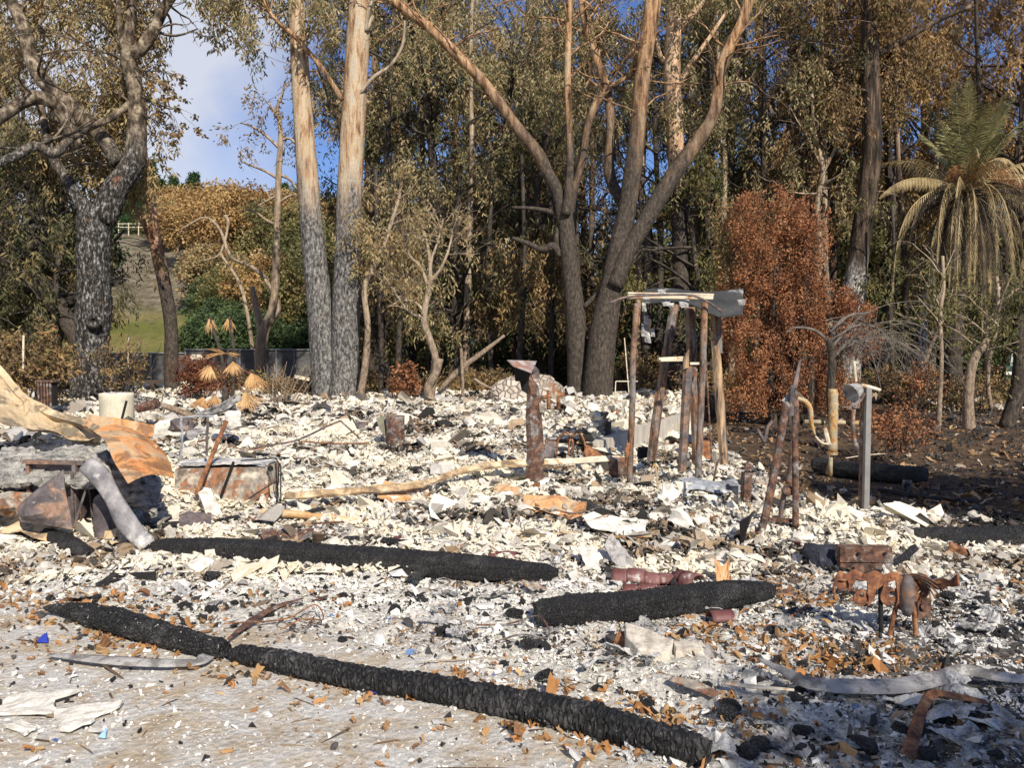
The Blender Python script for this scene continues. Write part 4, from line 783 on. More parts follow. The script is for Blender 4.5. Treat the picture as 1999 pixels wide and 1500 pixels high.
big('brown forked sapling rising behind the cypress top', [(1590, 790), (1592, 600), (1600, 500), (1596, 400), (1606, 330), (1590, 260), (1585, 180)], [7, 6, 6, 6, 5, 4, 3], 23, B_DEAD, 150, L_EUC, 0.5, 46, extra=[([(1604, 340), (1630, 290), (1640, 240)], [4, 3, 2])])
# dark stems hanging in the middle gap
for i, (x, D2) in enumerate(((775, 21.5), (960, 23), (1018, 22), (1040, 24), (1075, 23))):
    T = tree('charred_sapling', 'charred upright stem in the shaded gap between the twin trunks and the great eucalyptus', 'sapling', W(x, 785, D2), 'charred stems of the shaded gap'); mb = MB(); hero_trunk(mb, [(x, 800), (x+rnd.uniform(-8, 8), 690), (x+rnd.uniform(-12, 12), 560), (x+rnd.uniform(-16, 16), 430), (x+rnd.uniform(-20, 20), 300)], D2, [9 if i == 0 else 5, 6, 5, 4, 3], 7, 6, noise=0.15); part('stem', mb, B_BLK, T, True)
    tips = [W(x+rnd.uniform(-30, 30), rnd.uniform(430, 600), D2)[:] for _ in range(30)]; nppart('crown', spray(tips, 60, 0.16, 0.04, 1.2, 24), L_EUC2, T)

rnd.seed(140)
for i, (x, D2, lean) in enumerate(((745, 24, 14), (845, 26, -22), (905, 23.5, 10), (1000, 26, 18), (1160, 26, -8), (1240, 26, 20), (1290, 25.5, -10), (1352, 25, 8), (1430, 24, -20), (1475, 23.5, 12), (1535, 25, 25), (1622, 24, -12), (1725, 24.5, 16), (1775, 24, -20), (1815, 26, 12), (1930, 24, -15), (1985, 25, 10))):
    T = tree('burnt_eucalyptus', 'slim blackened trunk of the dense row ' + near(x), 'tree', W(x, 785, D2), 'slim blackened trunks of the dense row'); mb = MB(); hero_trunk(mb, [(x, 800), (x+lean*.3+rnd.uniform(-4, 4), 650), (x+lean*.6+rnd.uniform(-6, 6), 480), (x+lean+rnd.uniform(-8, 8), 300), (x+lean*1.4, 120), (x+lean*1.8, -60)], D2, [8, 7, 6, 5, 4, 3], 7, 6, noise=0.15, seed=i)
    part('trunk', mb, (B_BLK, B_DARK, B_DEAD)[i % 3], T, True); mb = MB()
    for q in range(6): hero_trunk(mb, [(x+lean*.8, 420-q*60), (x+lean+rnd.uniform(-60, 60), 380-q*60), (x+lean+rnd.uniform(-100, 100), 330-q*60)], D2+rnd.uniform(-.3, .3), [2.5, 1.8, 1], 4, 4)
    part('limbs', mb, B_BLK, T)
# ---- rust coloured cypress
rnd.seed(50); D = 17.0; T = tree('rust_cypress', 'dense rust orange dead cypress shrub with two rounded tops', 'shrub', W(1540, 832, D)); ctr = W(1540, 832, D)
mb = MB(); tips = []
for i in range(7): mb.tube(branch_path(ctr + Vector((rnd.uniform(-.5, .5), rnd.uniform(-.4, .4), -0.1)), (rnd.uniform(-.25, .25), rnd.uniform(-.2, .2), 1), 3.8, 0.1, 7), list(np.linspace(0.07, 0.015, 8)), 5)
part('stems', mb, B_BLK, T)
lob = [((1450, 440), 0.28, 0.7), ((1480, 500), 0.5, 1.0), ((1535, 430), 0.5, 0.65), ((1565, 480), 0.55, 0.9), ((1445, 560), 0.4, 0.9), ((1500, 570), 0.5, 0.8), ((1550, 600), 0.6, 0.7), ((1590, 590), 0.35, 0.55), ((1632, 620), 0.38, 0.7), ((1475, 680), 0.6, 0.8), ((1560, 690), 0.7, 0.7), ((1620, 690), 0.55, 0.6), ((1455, 770), 0.42, 0.6), ((1530, 770), 0.6, 0.55), ((1590, 760), 0.45, 0.5), ((1500, 390), 0.22, 0.35), ((1660, 660), 0.3, 0.4), ((1430, 650), 0.25, 0.6), ((1668, 610), 0.22, 0.45), ((1690, 670), 0.28, 0.35), ((1640, 760), 0.4, 0.4)]
A = []
for (x, y), rx, rz in lob:
    c = np.array(W(x, y, D + rnd.uniform(-0.2, 0.2))[:]); n = int(210*rx*rz)+24; g = RNG.normal(0, 1, (n, 3)); g /= np.linalg.norm(g, axis=1, keepdims=True); g *= RNG.uniform(0.5, 1.0, (n, 1))*(0.75+0.5*vnoise(g[:, 0]*2.5+x, g[:, 1]*2.5, g[:, 2]*2.5)[:, None]); A.append(c + g*np.array([rx, 0.75, rz]))
A = np.vstack(A); A = A[vnoise(A[:, 0]*3.2, A[:, 1]*2, A[:, 2]*0.9) > 0.30]; nppart('crown', clump(A, 34, 0.13, 0.066, 0.028, -0.3, 1.5), L_RUST, T)
A = np.array([W(rnd.uniform(1395, 1470), rnd.uniform(370, 600), D+rnd.uniform(-.1, .6))[:] for _ in range(150)]); nppart('brown_foliage', strands(A, 26, 0.7, 0.09, 0.03), L_EUC2, T)
# smaller rusty and brown shrubs
def shrub(name, label, px, py, D, rx, rz, leaf, nA=120, per=22, L=0.09, Wd=0.035, twigs=14, down=0.1, cat='shrub', hgt=None, tw=B_BLK):
    c = W(px, py, D); T = tree(name, label, cat, c); mb = MB(); tips = []
    for i in range(twigs): mb.tube(branch_path(c + Vector((rnd.uniform(-.3, .3)*rx, rnd.uniform(-.3, .3)*rx, -.05)), (rnd.uniform(-.8, .8), rnd.uniform(-.6, .6), 1), rz*rnd.uniform(1.2, 2.1), 0.25, 6), list(np.linspace(0.014, 0.004, 7)), 4)
    part('stems', mb, tw, T)
    if nA:
        g = RNG.normal(0, 1, (nA, 3)); g /= np.linalg.norm(g, axis=1, keepdims=True); g *= RNG.uniform(0.3, 1, (nA, 1)); A = np.array(c[:]) + g*np.array([rx, rx*0.8, rz]) + np.array([0, 0, rz*0.9]); A[:, 2] = np.maximum(A[:, 2], c.z); nppart('foliage', clump(A, per, 0.13, L, Wd, down, 1), leaf, T)
    return T
shrub('rusty_shrub', 'orange brown shrub at the foot of the bare tan shrub', 795, 785, 18.3, 0.42, 0.48, L_RUST, 60, 16, 0.10, 0.04)
shrub('rusty_shrub', 'dark red brown shrub at the foot of the red barked tree', 385, 775, 17.5, 0.55, 0.5, attrmat('leaf_redbrown', [(0, (0.05, 0.02, 0.012)), (0.5, (0.15, 0.055, 0.03)), (1, (0.24, 0.09, 0.04))], 0.8, 0), 110, 24, 0.07, 0.03)
shrub('rusty_shrub', 'low rusty shrub under the grey twiggy tree near the lamp post', 1745, 875, 12.5, 0.65, 0.35, L_RUST, 110, 18, 0.055, 0.025)
shrub('rusty_shrub', 'rusty brown shrub right of the grey twiggy tree', 1790, 800, 17, 0.6, 0.55, L_RUST, 60, 14, 0.08, 0.035)
shrub('brown_shrub', 'brown tangled shrub at the left edge behind the big buff sheet', 60, 790, 14.5, 1.0, 0.8, L_EUC2, 170, 24, 0.10, 0.04)
shrub('brown_shrub', 'dark tangled shrub just right of the mottled trunk', 240, 770, 17, 0.65, 0.65, L_EUC2, 60, 16, 0.09, 0.035, 30)
shrub('brown_shrub', 'dark brushwood under the twin trunks and the dried stalks', 560, 785, 19.5, 1.1, 0.35, L_EUC2, 90, 16, 0.08, 0.035, 40)
shrub('brown_shrub', 'brown leafy brush left of the steel frame', 1245, 790, 21.5, 0.9, 0.8, L_EUC2, 110, 20, 0.10, 0.04)
shrub('brown_shrub', 'dark brush under the palm at the right', 1880, 800, 20.5, 1.6, 0.45, L_EUC2, 90, 20, 0.10, 0.04, 40)
for i, (x, D2, lab) in enumerate(((700, 22.5, 'dark brush behind the twisted tan sapling'), (900, 21.5, 'dark brush behind the snapped pale branch'), (985, 22, 'dark brush left of the stony mound'), (1400, 21.5, 'dark brush behind the steel frame'), (440, 22, 'dark brush behind the dried fan palm'), (1750, 20, 'dark brush between the cypress and the palm'), (1960, 22, 'dark brush at the right edge'))):
    shrub('brown_shrub', lab, x, 785, D2, 1.3, 0.5, L_EUC2, 110, 20, 0.11, 0.045, 20)
# dried stalks
rnd.seed(61); T = tree('dry_stalks', 'fan of tall bare tan stalks left of the twin trunks', 'plant', W(555, 795, 17)); mb = MB()
for i, (x, t) in enumerate(((522, 15), (535, -20), (540, 20), (548, -5), (552, 12), (560, 6), (566, -8), (572, 25), (580, 30), (545, 35), (588, 22), (530, 5))):
    b = W(548+(x-550)*0.5+rnd.uniform(-8, 8), 797, 17); e = W(x+t, 795-rnd.uniform(50, 105), 17+rnd.uniform(-.3, .3)); m = b.lerp(e, 0.5) + rv(0.06); P = curve_pts([b, m, e], 5); mb.tube(P, list(np.linspace(0.014, 0.006, len(P))), 4)
    for q in range(2): mb.tube(branch_path(P[rnd.randint(4, 8)], (rnd.uniform(-.8, .8), 0, 1), 0.35, 0.2, 4), 0.005, 3)
part('stalks', mb, B_DEAD, T)
# grey twiggy tree near the rusty cypress
rnd.seed(63); D = 13.5; T = tree('twiggy_tree', 'low charred tree with arching grey twigs over the yellow valve post', 'tree', W(1625, 880, D)); mb = MB(); P = hero_trunk(mb, [(1628, 890), (1625, 830), (1622, 760), (1625, 700), (1618, 660)], D, [9, 9, 9, 8, 7], 8, 5, noise=0.15); part('trunk', mb, B_BLK, T, True); mb = MB(); tips = []
for e in ([(1620, 670), (1590, 645), (1550, 640), (1535, 650)], [(1622, 680), (1660, 640), (1710, 640), (1750, 680)], [(1624, 700), (1670, 660), (1700, 690), (1720, 760)], [(1622, 650), (1650, 620), (1700, 610)]): hero_trunk(mb, e, D, [3.6, 2.8, 2, 1.2][:len(e)], 6, 5, noise=.3)
for i in range(30):
    s = W(rnd.uniform(1600, 1700), rnd.uniform(625, 700), D+rnd.uniform(-.4, .4)); P = branch_path(s, (rnd.uniform(0.1, 1), rnd.uniform(-.6, .6), 0.5), rnd.uniform(0.8, 1.5), 0.16, 8, -0.17); mb.tube(P, list(np.linspace(0.010, 0.003, len(P))), 3)
    for q in range(7): mb.tube(branch_path(P[rnd.randint(2, 7)], (rnd.uniform(-.5, 1), rnd.uniform(-.6, .6), -0.4), rnd.uniform(0.3, 0.7), 0.2, 5, -0.15), 0.0035, 3)
part('twigs', mb, bark('bark_ashtwig', [(0.3, (0.06, 0.05, 0.042)), (0.7, (0.22, 0.19, 0.16))], None, [(0.3, (0.06, 0.05, 0.042)), (0.7, (0.24, 0.21, 0.18))], 1, 2, split=0), T)
# thin trunks at the right
for i, (pts, rp, D2, bk, lab) in enumerate((([(1797, 760), (1800, 680), (1805, 600), (1815, 540), (1830, 480), (1850, 420), (1870, 370)], [7, 8, 9, 10, 9, 7, 5], 22.6, B_WHITE, 'leaning trunk mottled black and white left of the palm'),
    ([(1893, 848), (1890, 790), (1893, 740), (1902, 700), (1925, 665), (1945, 620), (1950, 560)], [12, 10, 9, 9, 6, 4, 3], 16.2, B_DEAD, 'tan crooked trunk forking low in front of the palm'),
    ([(1962, 838), (1985, 770), (1992, 700), (1990, 640), (2010, 560)], [14, 14, 13, 13, 12], 16.5, B_DARK, 'dark shaggy trunk leaning at the right edge'),
    ([(1832, 842), (1834, 790), (1838, 700), (1835, 620), (1842, 560), (1840, 500)], [5, 4.5, 4, 4, 3.5, 3], 16.4, B_DEAD, 'thin tan sapling left of the palm trunk'),
    ([(1785, 812), (1790, 760), (1812, 690), (1835, 640), (1848, 600)], [5, 5, 4, 3, 2], 18, B_DEAD, 'thin curving sapling behind the leaf litter at the right'),
    ([(1935, 800), (1928, 740), (1935, 680), (1950, 620), (1946, 540)], [4, 4, 4, 3, 3], 19, B_DEAD, 'thin tan stem right of the palm trunk'),
    ([(1740, 800), (1742, 700), (1738, 600), (1745, 500), (1742, 400)], [3, 4, 4, 3, 3], 21, B_BLK, 'thin black stem between the white patched trunk and the palm'))):
    rnd.seed(70+i); T = tree('thin_tree', lab, 'tree', W(pts[0][0], pts[0][1]-5, D2)); mb = MB(); P = hero_trunk(mb, pts, D2, rp, 9, 6, noise=0.14); tips = []
    for q in range(8): grow(mb, P[int(len(P)*rnd.uniform(0.5, 1))-1], (rnd.uniform(-1, 1), rnd.uniform(-1, 1), rnd.uniform(0.2, 1.2)), 0.9, 0.018, 1, tips, LS)
    part('stem', mb, bk, T, True); nppart('crown', spray(tips, 45, 0.12, 0.035, 0.5, 14), L_OLIVE, T)

# ---- palm at the right
def frond(mb, p, d, L, droop, nl=34, ll=0.42, stem=0.02, w=0.030, hang=0.5):
    P = [Vector(p)]; d = Vector(d).normalized(); k = 12
    for i in range(k): d = (d + Vector((0, 0, -droop*(i+1)/k))).normalized(); P.append(P[-1]+d*(L/k))
    mb.tube(P, list(np.linspace(stem, 0.005, k+1)), 4)
    for i in range(nl):
        t = 0.15 + 0.85*i/nl; q = t*k; a = int(min(q, k-1)); c = P[a].lerp(P[a+1], q-a); dd = (P[a+1]-P[a]).normalized(); sd = dd.cross(Vector((0, 0, 1)))
        if sd.length < 0.05: sd = Vector((1, 0, 0))
        sd.normalize(); l = ll*math.sin(PI*(0.12+0.83*t))*rnd.uniform(0.8, 1.1)
        for s in (-1, 1):
            e = c + (dd*0.75 + sd*s*0.75 + Vector((0, 0, -hang*rnd.uniform(0.6, 1.3)))).normalized()*l; m = c.lerp(e, 0.5) + Vector((0, 0, 0.03)); u = dd*w*0.5
            mb.add([c-u, c+u, m+u, m-u, e], [(0, 1, 2, 3), (3, 2, 4)])
def frondmat(name, c1, c2, c3):
    return simple(name, [(0.3, c1), (0.5, c2), (0.7, c3)], 3.0, 0.7, bs=0.1, stretch=(1, 1, 1))
F_GREEN = frondmat('frond_green', (0.07, 0.075, 0.03), (0.16, 0.155, 0.06), (0.34, 0.27, 0.12)); F_TAN = frondmat('frond_tan', (0.16, 0.11, 0.05), (0.36, 0.27, 0.13), (0.52, 0.42, 0.23)); F_BRN = frondmat('frond_brown', (0.02, 0.016, 0.012), (0.07, 0.05, 0.03), (0.20, 0.15, 0.08))
rnd.seed(90); D = 21.5; top = W(1882, 375, D); foot = W(1858, 790, D); T = tree('palm_tree', 'tall date palm with green crown and skirt of scorched hanging fronds', 'palm', foot)
mb = MB(); P = curve_pts([foot-Vector((0, 0, .3)), W(1862, 650, D), W(1868, 520, D), top-Vector((0, 0, .1))], 14); rr = [0.21+0.03*(i % 2)+0.10*max(0, (i-34)/8) for i in range(len(P))]; mb.tube(P, rr, 14, noise=0.12, nsc=5); part('trunk', mb, B_BLK, T)
for nm, n, mat, el0, el1, dr0, dr1, L0, L1 in (('green_frond', 18, F_GREEN, 0.75, 1.4, 0.08, 0.22, 2.0, 2.9), ('scorched_frond', 14, F_TAN, 0.2, 0.9, 0.14, 0.30, 2.4, 3.2), ('hanging_frond', 46, F_BRN, -1.1, 0.2, 0.35, 0.9, 2.4, 4.2), ('hanging_frond', 26, F_TAN, -0.5, 0.5, 0.7, 1.3, 3.2, 4.6)):
    for i in range(n):
        az = rnd.uniform(0, 2*PI); el = rnd.uniform(el0, el1); mb = MB(); frond(mb, top + Vector((math.cos(az)*.12, math.sin(az)*.12, rnd.uniform(-.15, .1))), (math.cos(az)*math.cos(el), math.sin(az)*math.cos(el), math.sin(el)), rnd.uniform(L0, L1), rnd.uniform(dr0, dr1), nl=50, hang=0.4 if el > 0.9 else 2.2, ll=0.45 if el > 0.9 else 0.40, w=0.026); part(nm, mb, mat, T)
for i in range(46):
    az = rnd.uniform(0, 2*PI); el = rnd.uniform(-0.9, 0.35); mb = MB(); mb.tube(branch_path(top+Vector((0, 0, -.1)), (math.cos(az)*math.cos(el), math.sin(az)*math.cos(el), math.sin(el)), rnd.uniform(0.9, 1.9), 0.04, 6, -0.10), [.03, .026, .022, .018, .014, .01, .006], 4); part('dead_stalk', mb, B_BLK, T)
mb = MB()
for i in range(3): c = top + Vector(((0.75, -0.5, -0.05), (-0.35, -0.55, 0.35), (0.15, -0.6, 0.55))[i]); 
g = RNG.normal(0, 1, (5, 3)); A = np.array([top[:]]*5) + np.array([[0.9, -0.5, 0.1], [-0.5, -0.5, 0.35], [0.25, -0.6, 0.5], [0.7, -0.5, 0.35], [-0.1, -0.6, 0.3]]); nppart('dried_flower_stalks', clump(A, 260, 0.26, 0.13, 0.014, 0.3, 1), L_RUST, T)
# small dried fan palm
def fan(mb, p, d, r, n=16, hang=0.6):
    hang = hang*1.6
    d = Vector(d).normalized(); s = d.cross(Vector((0, -1, 0.2))).normalized()
    for i in range(n):
        a = (i/(n-1)-0.5)*2.2; e = (d*math.cos(a) + s*math.sin(a)); e.z -= hang*rnd.uniform(0.6, 1.3); e = e.normalized()*r*rnd.uniform(0.8, 1.1); q = e.cross(Vector((0, -1, 0))).normalized()*0.013; m = Vector(p)+e*0.5 + Vector((0, rnd.uniform(-.03, .03), 0)); p0 = Vector(p); mb.add([p0, m-q, p0+e, m+q], [(0, 1, 2, 3)])
F_FAN = frondmat('fan_gold', (0.18, 0.09, 0.04), (0.42, 0.24, 0.10), (0.60, 0.41, 0.20)); F_PET = simple('palm_petiole', [(0.3, (0.10, 0.04, 0.025)), (0.7, (0.26, 0.11, 0.06))], 5)
rnd.seed(95); D = 15.5; c = W(440, 770, D); T = tree('dried_fan_palm', 'low dried fan palm with golden drooping leaves left of the stalks', 'palm', W(440, 795, D)); mb = MB(); mb.tube([c-Vector((0, 0, .3)), c, c+Vector((0, 0, .25))], [0.08, 0.07, 0.04], 8, noise=0.2); part('trunk', mb, B_BLK, T, True)
for x, y, r, bx in ((397, 775, 0.32, -1), (421, 772, 0.32, -.5), (478, 765, 0.52, 1), (490, 728, 0.34, 1), (500, 735, 0.34, 1), (410, 712, 0.33, -1), (440, 690, 0.42, 0), (455, 705, 0.3, .3), (500, 800, 0.3, 1)):
    e = W(x, y, D - 0.35); m = c.lerp(e, 0.5) + Vector((0, 0, 0.22)); mb = MB(); mb.tube(curve_pts([c, m, e], 6), 0.010, 4); part('leaf_stalk', mb, F_PET, T, True); mb = MB(); fan(mb, e, (bx*0.35, -0.3, 0.25 if y == 690 else -0.9), r, 20, 0.35); part('fan_leaf', mb, F_FAN, T)
for i, (x, D2) in enumerate(((411, 18), (447, 18.4))):
    T = tree('dried_fan_palm', ('left', 'right')[i] + ' of two slender dried palms with drooping tufts before the hill', 'palm', W(x+8, 790, D2)); mb = MB(); P = curve_pts([W(x+(30, 6)[i], 790, D2), W(x+(22, 10)[i], 700, D2), W(x+4, 640, D2), W(x, 618, D2)], 5); mb.tube(P, list(np.linspace(0.05, 0.03, len(P))), 6, noise=0.1); part('trunk', mb, B_BLK, T, True)
    mb = MB()
    for q in range(7): fan(mb, P[-1], (rnd.uniform(-1, 1), rnd.uniform(-1, 0.3), -1.2), rnd.uniform(0.18, 0.42), 4, 1.5)
    part('tuft', mb, F_FAN, T)
# snapped branches, middle
rnd.seed(97)
for pts, rp, D2, bk, lab in (([(855, 765), (900, 720), (940, 690), (985, 655)], [5, 6, 5, 2.5], 18.2, B_DEAD, 'long pale branch leaning up to the right behind the rubble'), ([(846, 790), (835, 760), (850, 730), (856, 700)], [9, 8, 8, 11], 17.6, B_DEAD, 'thick snapped stump with splintered orange top'), ([(903, 775), (903, 740), (900, 680)], [3, 3.5, 2.5], 18, B_DEAD, 'thin upright broken stem behind the rubble'), ([(925, 740), (950, 755), (985, 765)], [3, 3, 2], 17.8, B_DEAD, 'short fallen branch left of the stony mound')):
    mb = MB(); hero_trunk(mb, pts, D2, rp, 8, 5, noise=0.2); one('broken_branch', mb, bk, lab, 'branch', smooth=True)
# shade trees behind the photographer, whose shadow falls on the right of the lot
rnd.seed(99)
def shade(cx, cy, hz, rx, ry, n, label, foot):
    T = tree('shade_tree', label, 'tree', foot); mb = MB(); c = Vector((cx, cy, hz)); P = curve_pts([Vector(foot), Vector(foot).lerp(c, 0.5)+Vector((0, 0, 2.0)), c], 8); mb.tube(P, list(np.linspace(0.28, 0.08, len(P))), 8, noise=0.1); part('trunk', mb, B_DARK, T, True)
    g = RNG.normal(0, 1, (n, 3)); g /= np.linalg.norm(g, axis=1, keepdims=True); g *= RNG.uniform(0.1, 1, (n, 1)); A = g*np.array([rx, ry, 0.6]) + np.array([cx, cy, hz]); nppart('crown', clump(A, 60, 0.5, 0.2, 0.09, 0.4), L_OLIVE, T)
def caster(px_, py_, h):
    p = GP(px_, py_); k = h/sunv.z; return p.x + sunv.x*k, p.y + sunv.y*k
cx, cy = caster(2010, 965, 7.5); shade(cx+0.9, cy+0.2, 7.5, 3.0, 2.5, 430, 'olive tree over the camera shading the right yard', (cx+6, cy-3, 0))
cx, cy = caster(1990, 1500, 6.5); shade(cx, cy-0.3, 6.5, 1.5, 0.8, 50, 'tree behind the camera dappling the lower right corner', (cx+3, cy-3, 0))
# ------------------------------------------------------------------ things lying and standing in the burned lot
rnd.seed(2001); random.seed(2001)
M_STEEL = simple('scorched_steel', [(0.3, (0.045, 0.04, 0.042)), (0.5, (0.13, 0.11, 0.11)), (0.68, (0.24, 0.21, 0.205))], 6, 0.65, 0.2, 0.4, cols2=[(0.3, (0.14, 0.075, 0.05)), (0.6, (0.30, 0.19, 0.13))], sc2=5, th=0.54, soot=0.6, ssc=7)
M_RUST = simple('orange_rust', [(0.36, (0.08, 0.035, 0.02)), (0.48, (0.24, 0.10, 0.045)), (0.6, (0.40, 0.19, 0.08)), (0.68, (0.50, 0.30, 0.16))], 15, 0.9, 0, 0.7, 0.01, 60, soot=0.45, ssc=13)
M_DRUST = simple('dark_rust', [(0.36, (0.035, 0.022, 0.017)), (0.5, (0.12, 0.06, 0.04)), (0.62, (0.23, 0.125, 0.08))], 14, 0.85, 0, 0.7, 0.01, 60, cols2=[(0.4, (0.14, 0.125, 0.12)), (0.6, (0.34, 0.32, 0.29))], sc2=9, th=0.56, soot=0.6, ssc=12)
M_BUFF = simple('buff_sheet', [(0.3, (0.30, 0.21, 0.12)), (0.5, (0.52, 0.40, 0.24)), (0.7, (0.64, 0.53, 0.36))], 1.6, 0.8, 0, 0.6, 0.03, 9, soot=0.7, ssc=3, cols2=[(0.4, (0.45, 0.20, 0.08)), (0.6, (0.62, 0.34, 0.14))], sc2=1.3, th=0.60, tb=0.1)
M_ORNG = simple('orange_sheet', [(0.3, (0.33, 0.24, 0.16)), (0.5, (0.56, 0.38, 0.21)), (0.7, (0.60, 0.46, 0.30))], 3.0, 0.7, 0, 0.25, 0.01, 20, cols2=[(0.3, (0.46, 0.16, 0.05)), (0.6, (0.62, 0.29, 0.10))], sc2=3.4, th=0.49, tb=0.05, soot=0.6, ssc=5)
M_PAINT = simple('flaking_paint', [(0.36, (0.16, 0.14, 0.12)), (0.5, (0.36, 0.32, 0.26)), (0.62, (0.60, 0.54, 0.43))], 9, 0.85, 0, 0.4, 0.01, 40, cols2=[(0.35, (0.17, 0.09, 0.06)), (0.5, (0.36, 0.17, 0.08)), (0.65, (0.16, 0.12, 0.12))], sc2=6, th=0.50, tb=0.03, soot=0.5, ssc=8)
M_GALV = simple('galvanised_sheet', [(0.35, (0.17, 0.18, 0.20)), (0.5, (0.32, 0.34, 0.36)), (0.65, (0.48, 0.49, 0.50))], 9, 0.7, 0.2, 0.4, 0.01, 40, soot=0.6, ssc=9)
M_GREY = simple('grey_metal_strip', [(0.3, (0.22, 0.21, 0.20)), (0.5, (0.38, 0.36, 0.34)), (0.7, (0.52, 0.50, 0.46))], 5, 0.85, 0.0, 0.6, 0.02, 40, stretch=(1, 3, 3), soot=0.6, ssc=9)
M_CREAMP = simple('cream_pipe', [(0.3, (0.35, 0.29, 0.2)), (0.5, (0.62, 0.55, 0.41)), (0.7, (0.74, 0.68, 0.54))], 8, 0.85, 0, 0.4, 0.01, 50, cols2=[(0.4, (0.3, 0.15, 0.07)), (0.6, (0.45, 0.25, 0.12))], sc2=7, th=0.58)
M_YEL = simple('yellow_flaking_pipe', [(0.3, (0.22, 0.19, 0.14)), (0.5, (0.42, 0.35, 0.22)), (0.68, (0.50, 0.46, 0.36))], 9, 0.85, 0, 0.5, 0.01, 60, cols2=[(0.4, (0.30, 0.13, 0.05)), (0.6, (0.48, 0.30, 0.10))], sc2=9, th=0.52)
M_CONC = simple('pale_concrete', [(0.36, (0.32, 0.28, 0.23)), (0.5, (0.52, 0.47, 0.39)), (0.64, (0.66, 0.61, 0.52))], 14, 0.95, 0, 0.6, 0.02, 40)
M_PLAST = simple('plaster_white', [(0.35, (0.42, 0.39, 0.34)), (0.48, (0.66, 0.62, 0.54)), (0.62, (0.80, 0.76, 0.67))], 10, 0.95, 0, 0.5, 0.01, 40, soot=0.3, ssc=12)
M_ASHC = simple('ash_crust', [(0.32, (0.10, 0.10, 0.105)), (0.42, (0.30, 0.30, 0.30)), (0.52, (0.52, 0.51, 0.49)), (0.68, (0.72, 0.70, 0.65))], 9, 0.95, 0, 0.9, 0.03, 26)
M_ASHG = simple('ash_grey_crust', [(0.35, (0.07, 0.068, 0.066)), (0.46, (0.24, 0.235, 0.23)), (0.56, (0.42, 0.41, 0.39)), (0.68, (0.62, 0.60, 0.56))], 12, 0.95, 0, 0.9, 0.03, 30)
M_SOOTR = simple('sooty_rust', [(0.3, (0.05, 0.028, 0.018)), (0.5, (0.17, 0.085, 0.045)), (0.7, (0.33, 0.19, 0.10))], 12, 0.9, 0, 0.6, 0.02, 40, soot=0.7, ssc=14)
M_ASHL = simple('layered_ash', [(0.34, (0.06, 0.058, 0.055)), (0.42, (0.28, 0.27, 0.25)), (0.50, (0.50, 0.48, 0.43)), (0.60, (0.70, 0.66, 0.57))], 5, 0.95, 0, 1.0, 0.05, 22, stretch=(1, 1.5, 4), soot=.35, ssc=9)
M_BURG = simple('burgundy_tile', [(0.3, (0.07, 0.026, 0.026)), (0.5, (0.13, 0.05, 0.046)), (0.68, (0.22, 0.11, 0.10))], 5, 0.55, 0, 0.2, 0.005, 40, cols2=[(0.4, (0.5, 0.44, 0.40)), (0.6, (0.62, 0.58, 0.52))], sc2=9, th=0.64)
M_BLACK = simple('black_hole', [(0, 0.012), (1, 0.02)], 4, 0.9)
M_TAR = simple('tar_black_panel', [(0.3, (0.02, 0.02, 0.02)), (0.55, (0.05, 0.05, 0.048)), (0.7, (0.09, 0.09, 0.085))], 4, 0.6, 0, 0.4, 0.02, 20, cols2=[(0.4, (0.35, 0.34, 0.33)), (0.6, (0.5, 0.5, 0.48))], sc2=4, th=0.68)
M_STONE = None
t = NT('stone_mound'); v = t.vec(); e = t.vor(v, 7, 'DISTANCE_TO_EDGE'); c = t.mix(t.ramp(e, [(0.0, 1), (0.06, 0)]), t.ramp(t.vor(v, 7, 'F1', 'Color'), [(0, (0.30, 0.25, 0.20)), (1, (0.52, 0.46, 0.38))]), (0.12, 0.08, 0.05)); t.bump(t.ramp(e, [(0, 0), (0.15, 1)]), 0.8, 0.05); M_STONE = t.fin(c, 0.95)
def charmat(name, cells, spark, squash=(1, 1, 1), lite=1.0):
    t = NT(name); v = t.vec(squash); 
    e = t.vor(v, cells, 'DISTANCE_TO_EDGE'); f = t.vor(v, cells, 'F1', 'Color')
    c = t.ramp(f, [(0, (0.010*lite, 0.010*lite, 0.011*lite)), (0.6, (0.022*lite, 0.021*lite, 0.021*lite)), (1, (0.05*lite, 0.047*lite, 0.046*lite))])
    c = t.mix(t.ramp(t.noise(t.vec(), 34, 3, 0.6), [(spark, 0), (spark+0.03, 1)]), c, (0.62, 0.58, 0.50))
    c = t.mix(t.ramp(t.noise(t.vec((1, 1, 1)), 5, 9, 0.75), [(0.52, 0), (0.70, 0.45)]), c, (0.22, 0.21, 0.20))
    t.bump(t.math('ADD', t.ramp(e, [(0, 0), (0.22, 1)]), t.math('MULTIPLY', t.noise(v, cells*2, 5, 0.7), 0.5)), 1.0, 0.02)
    return t.fin(c, 0.62, 0, 0.5)
C_NEAR = charmat('char_near', 21, 0.70, (1.9, .8, .8), lite=0.55); C_BEAM = charmat('char_beam', 60, 0.9, (2.4, .7, .7), 1.3); C_SPECK = charmat('char_specked', 40, 0.66, lite=0.55)
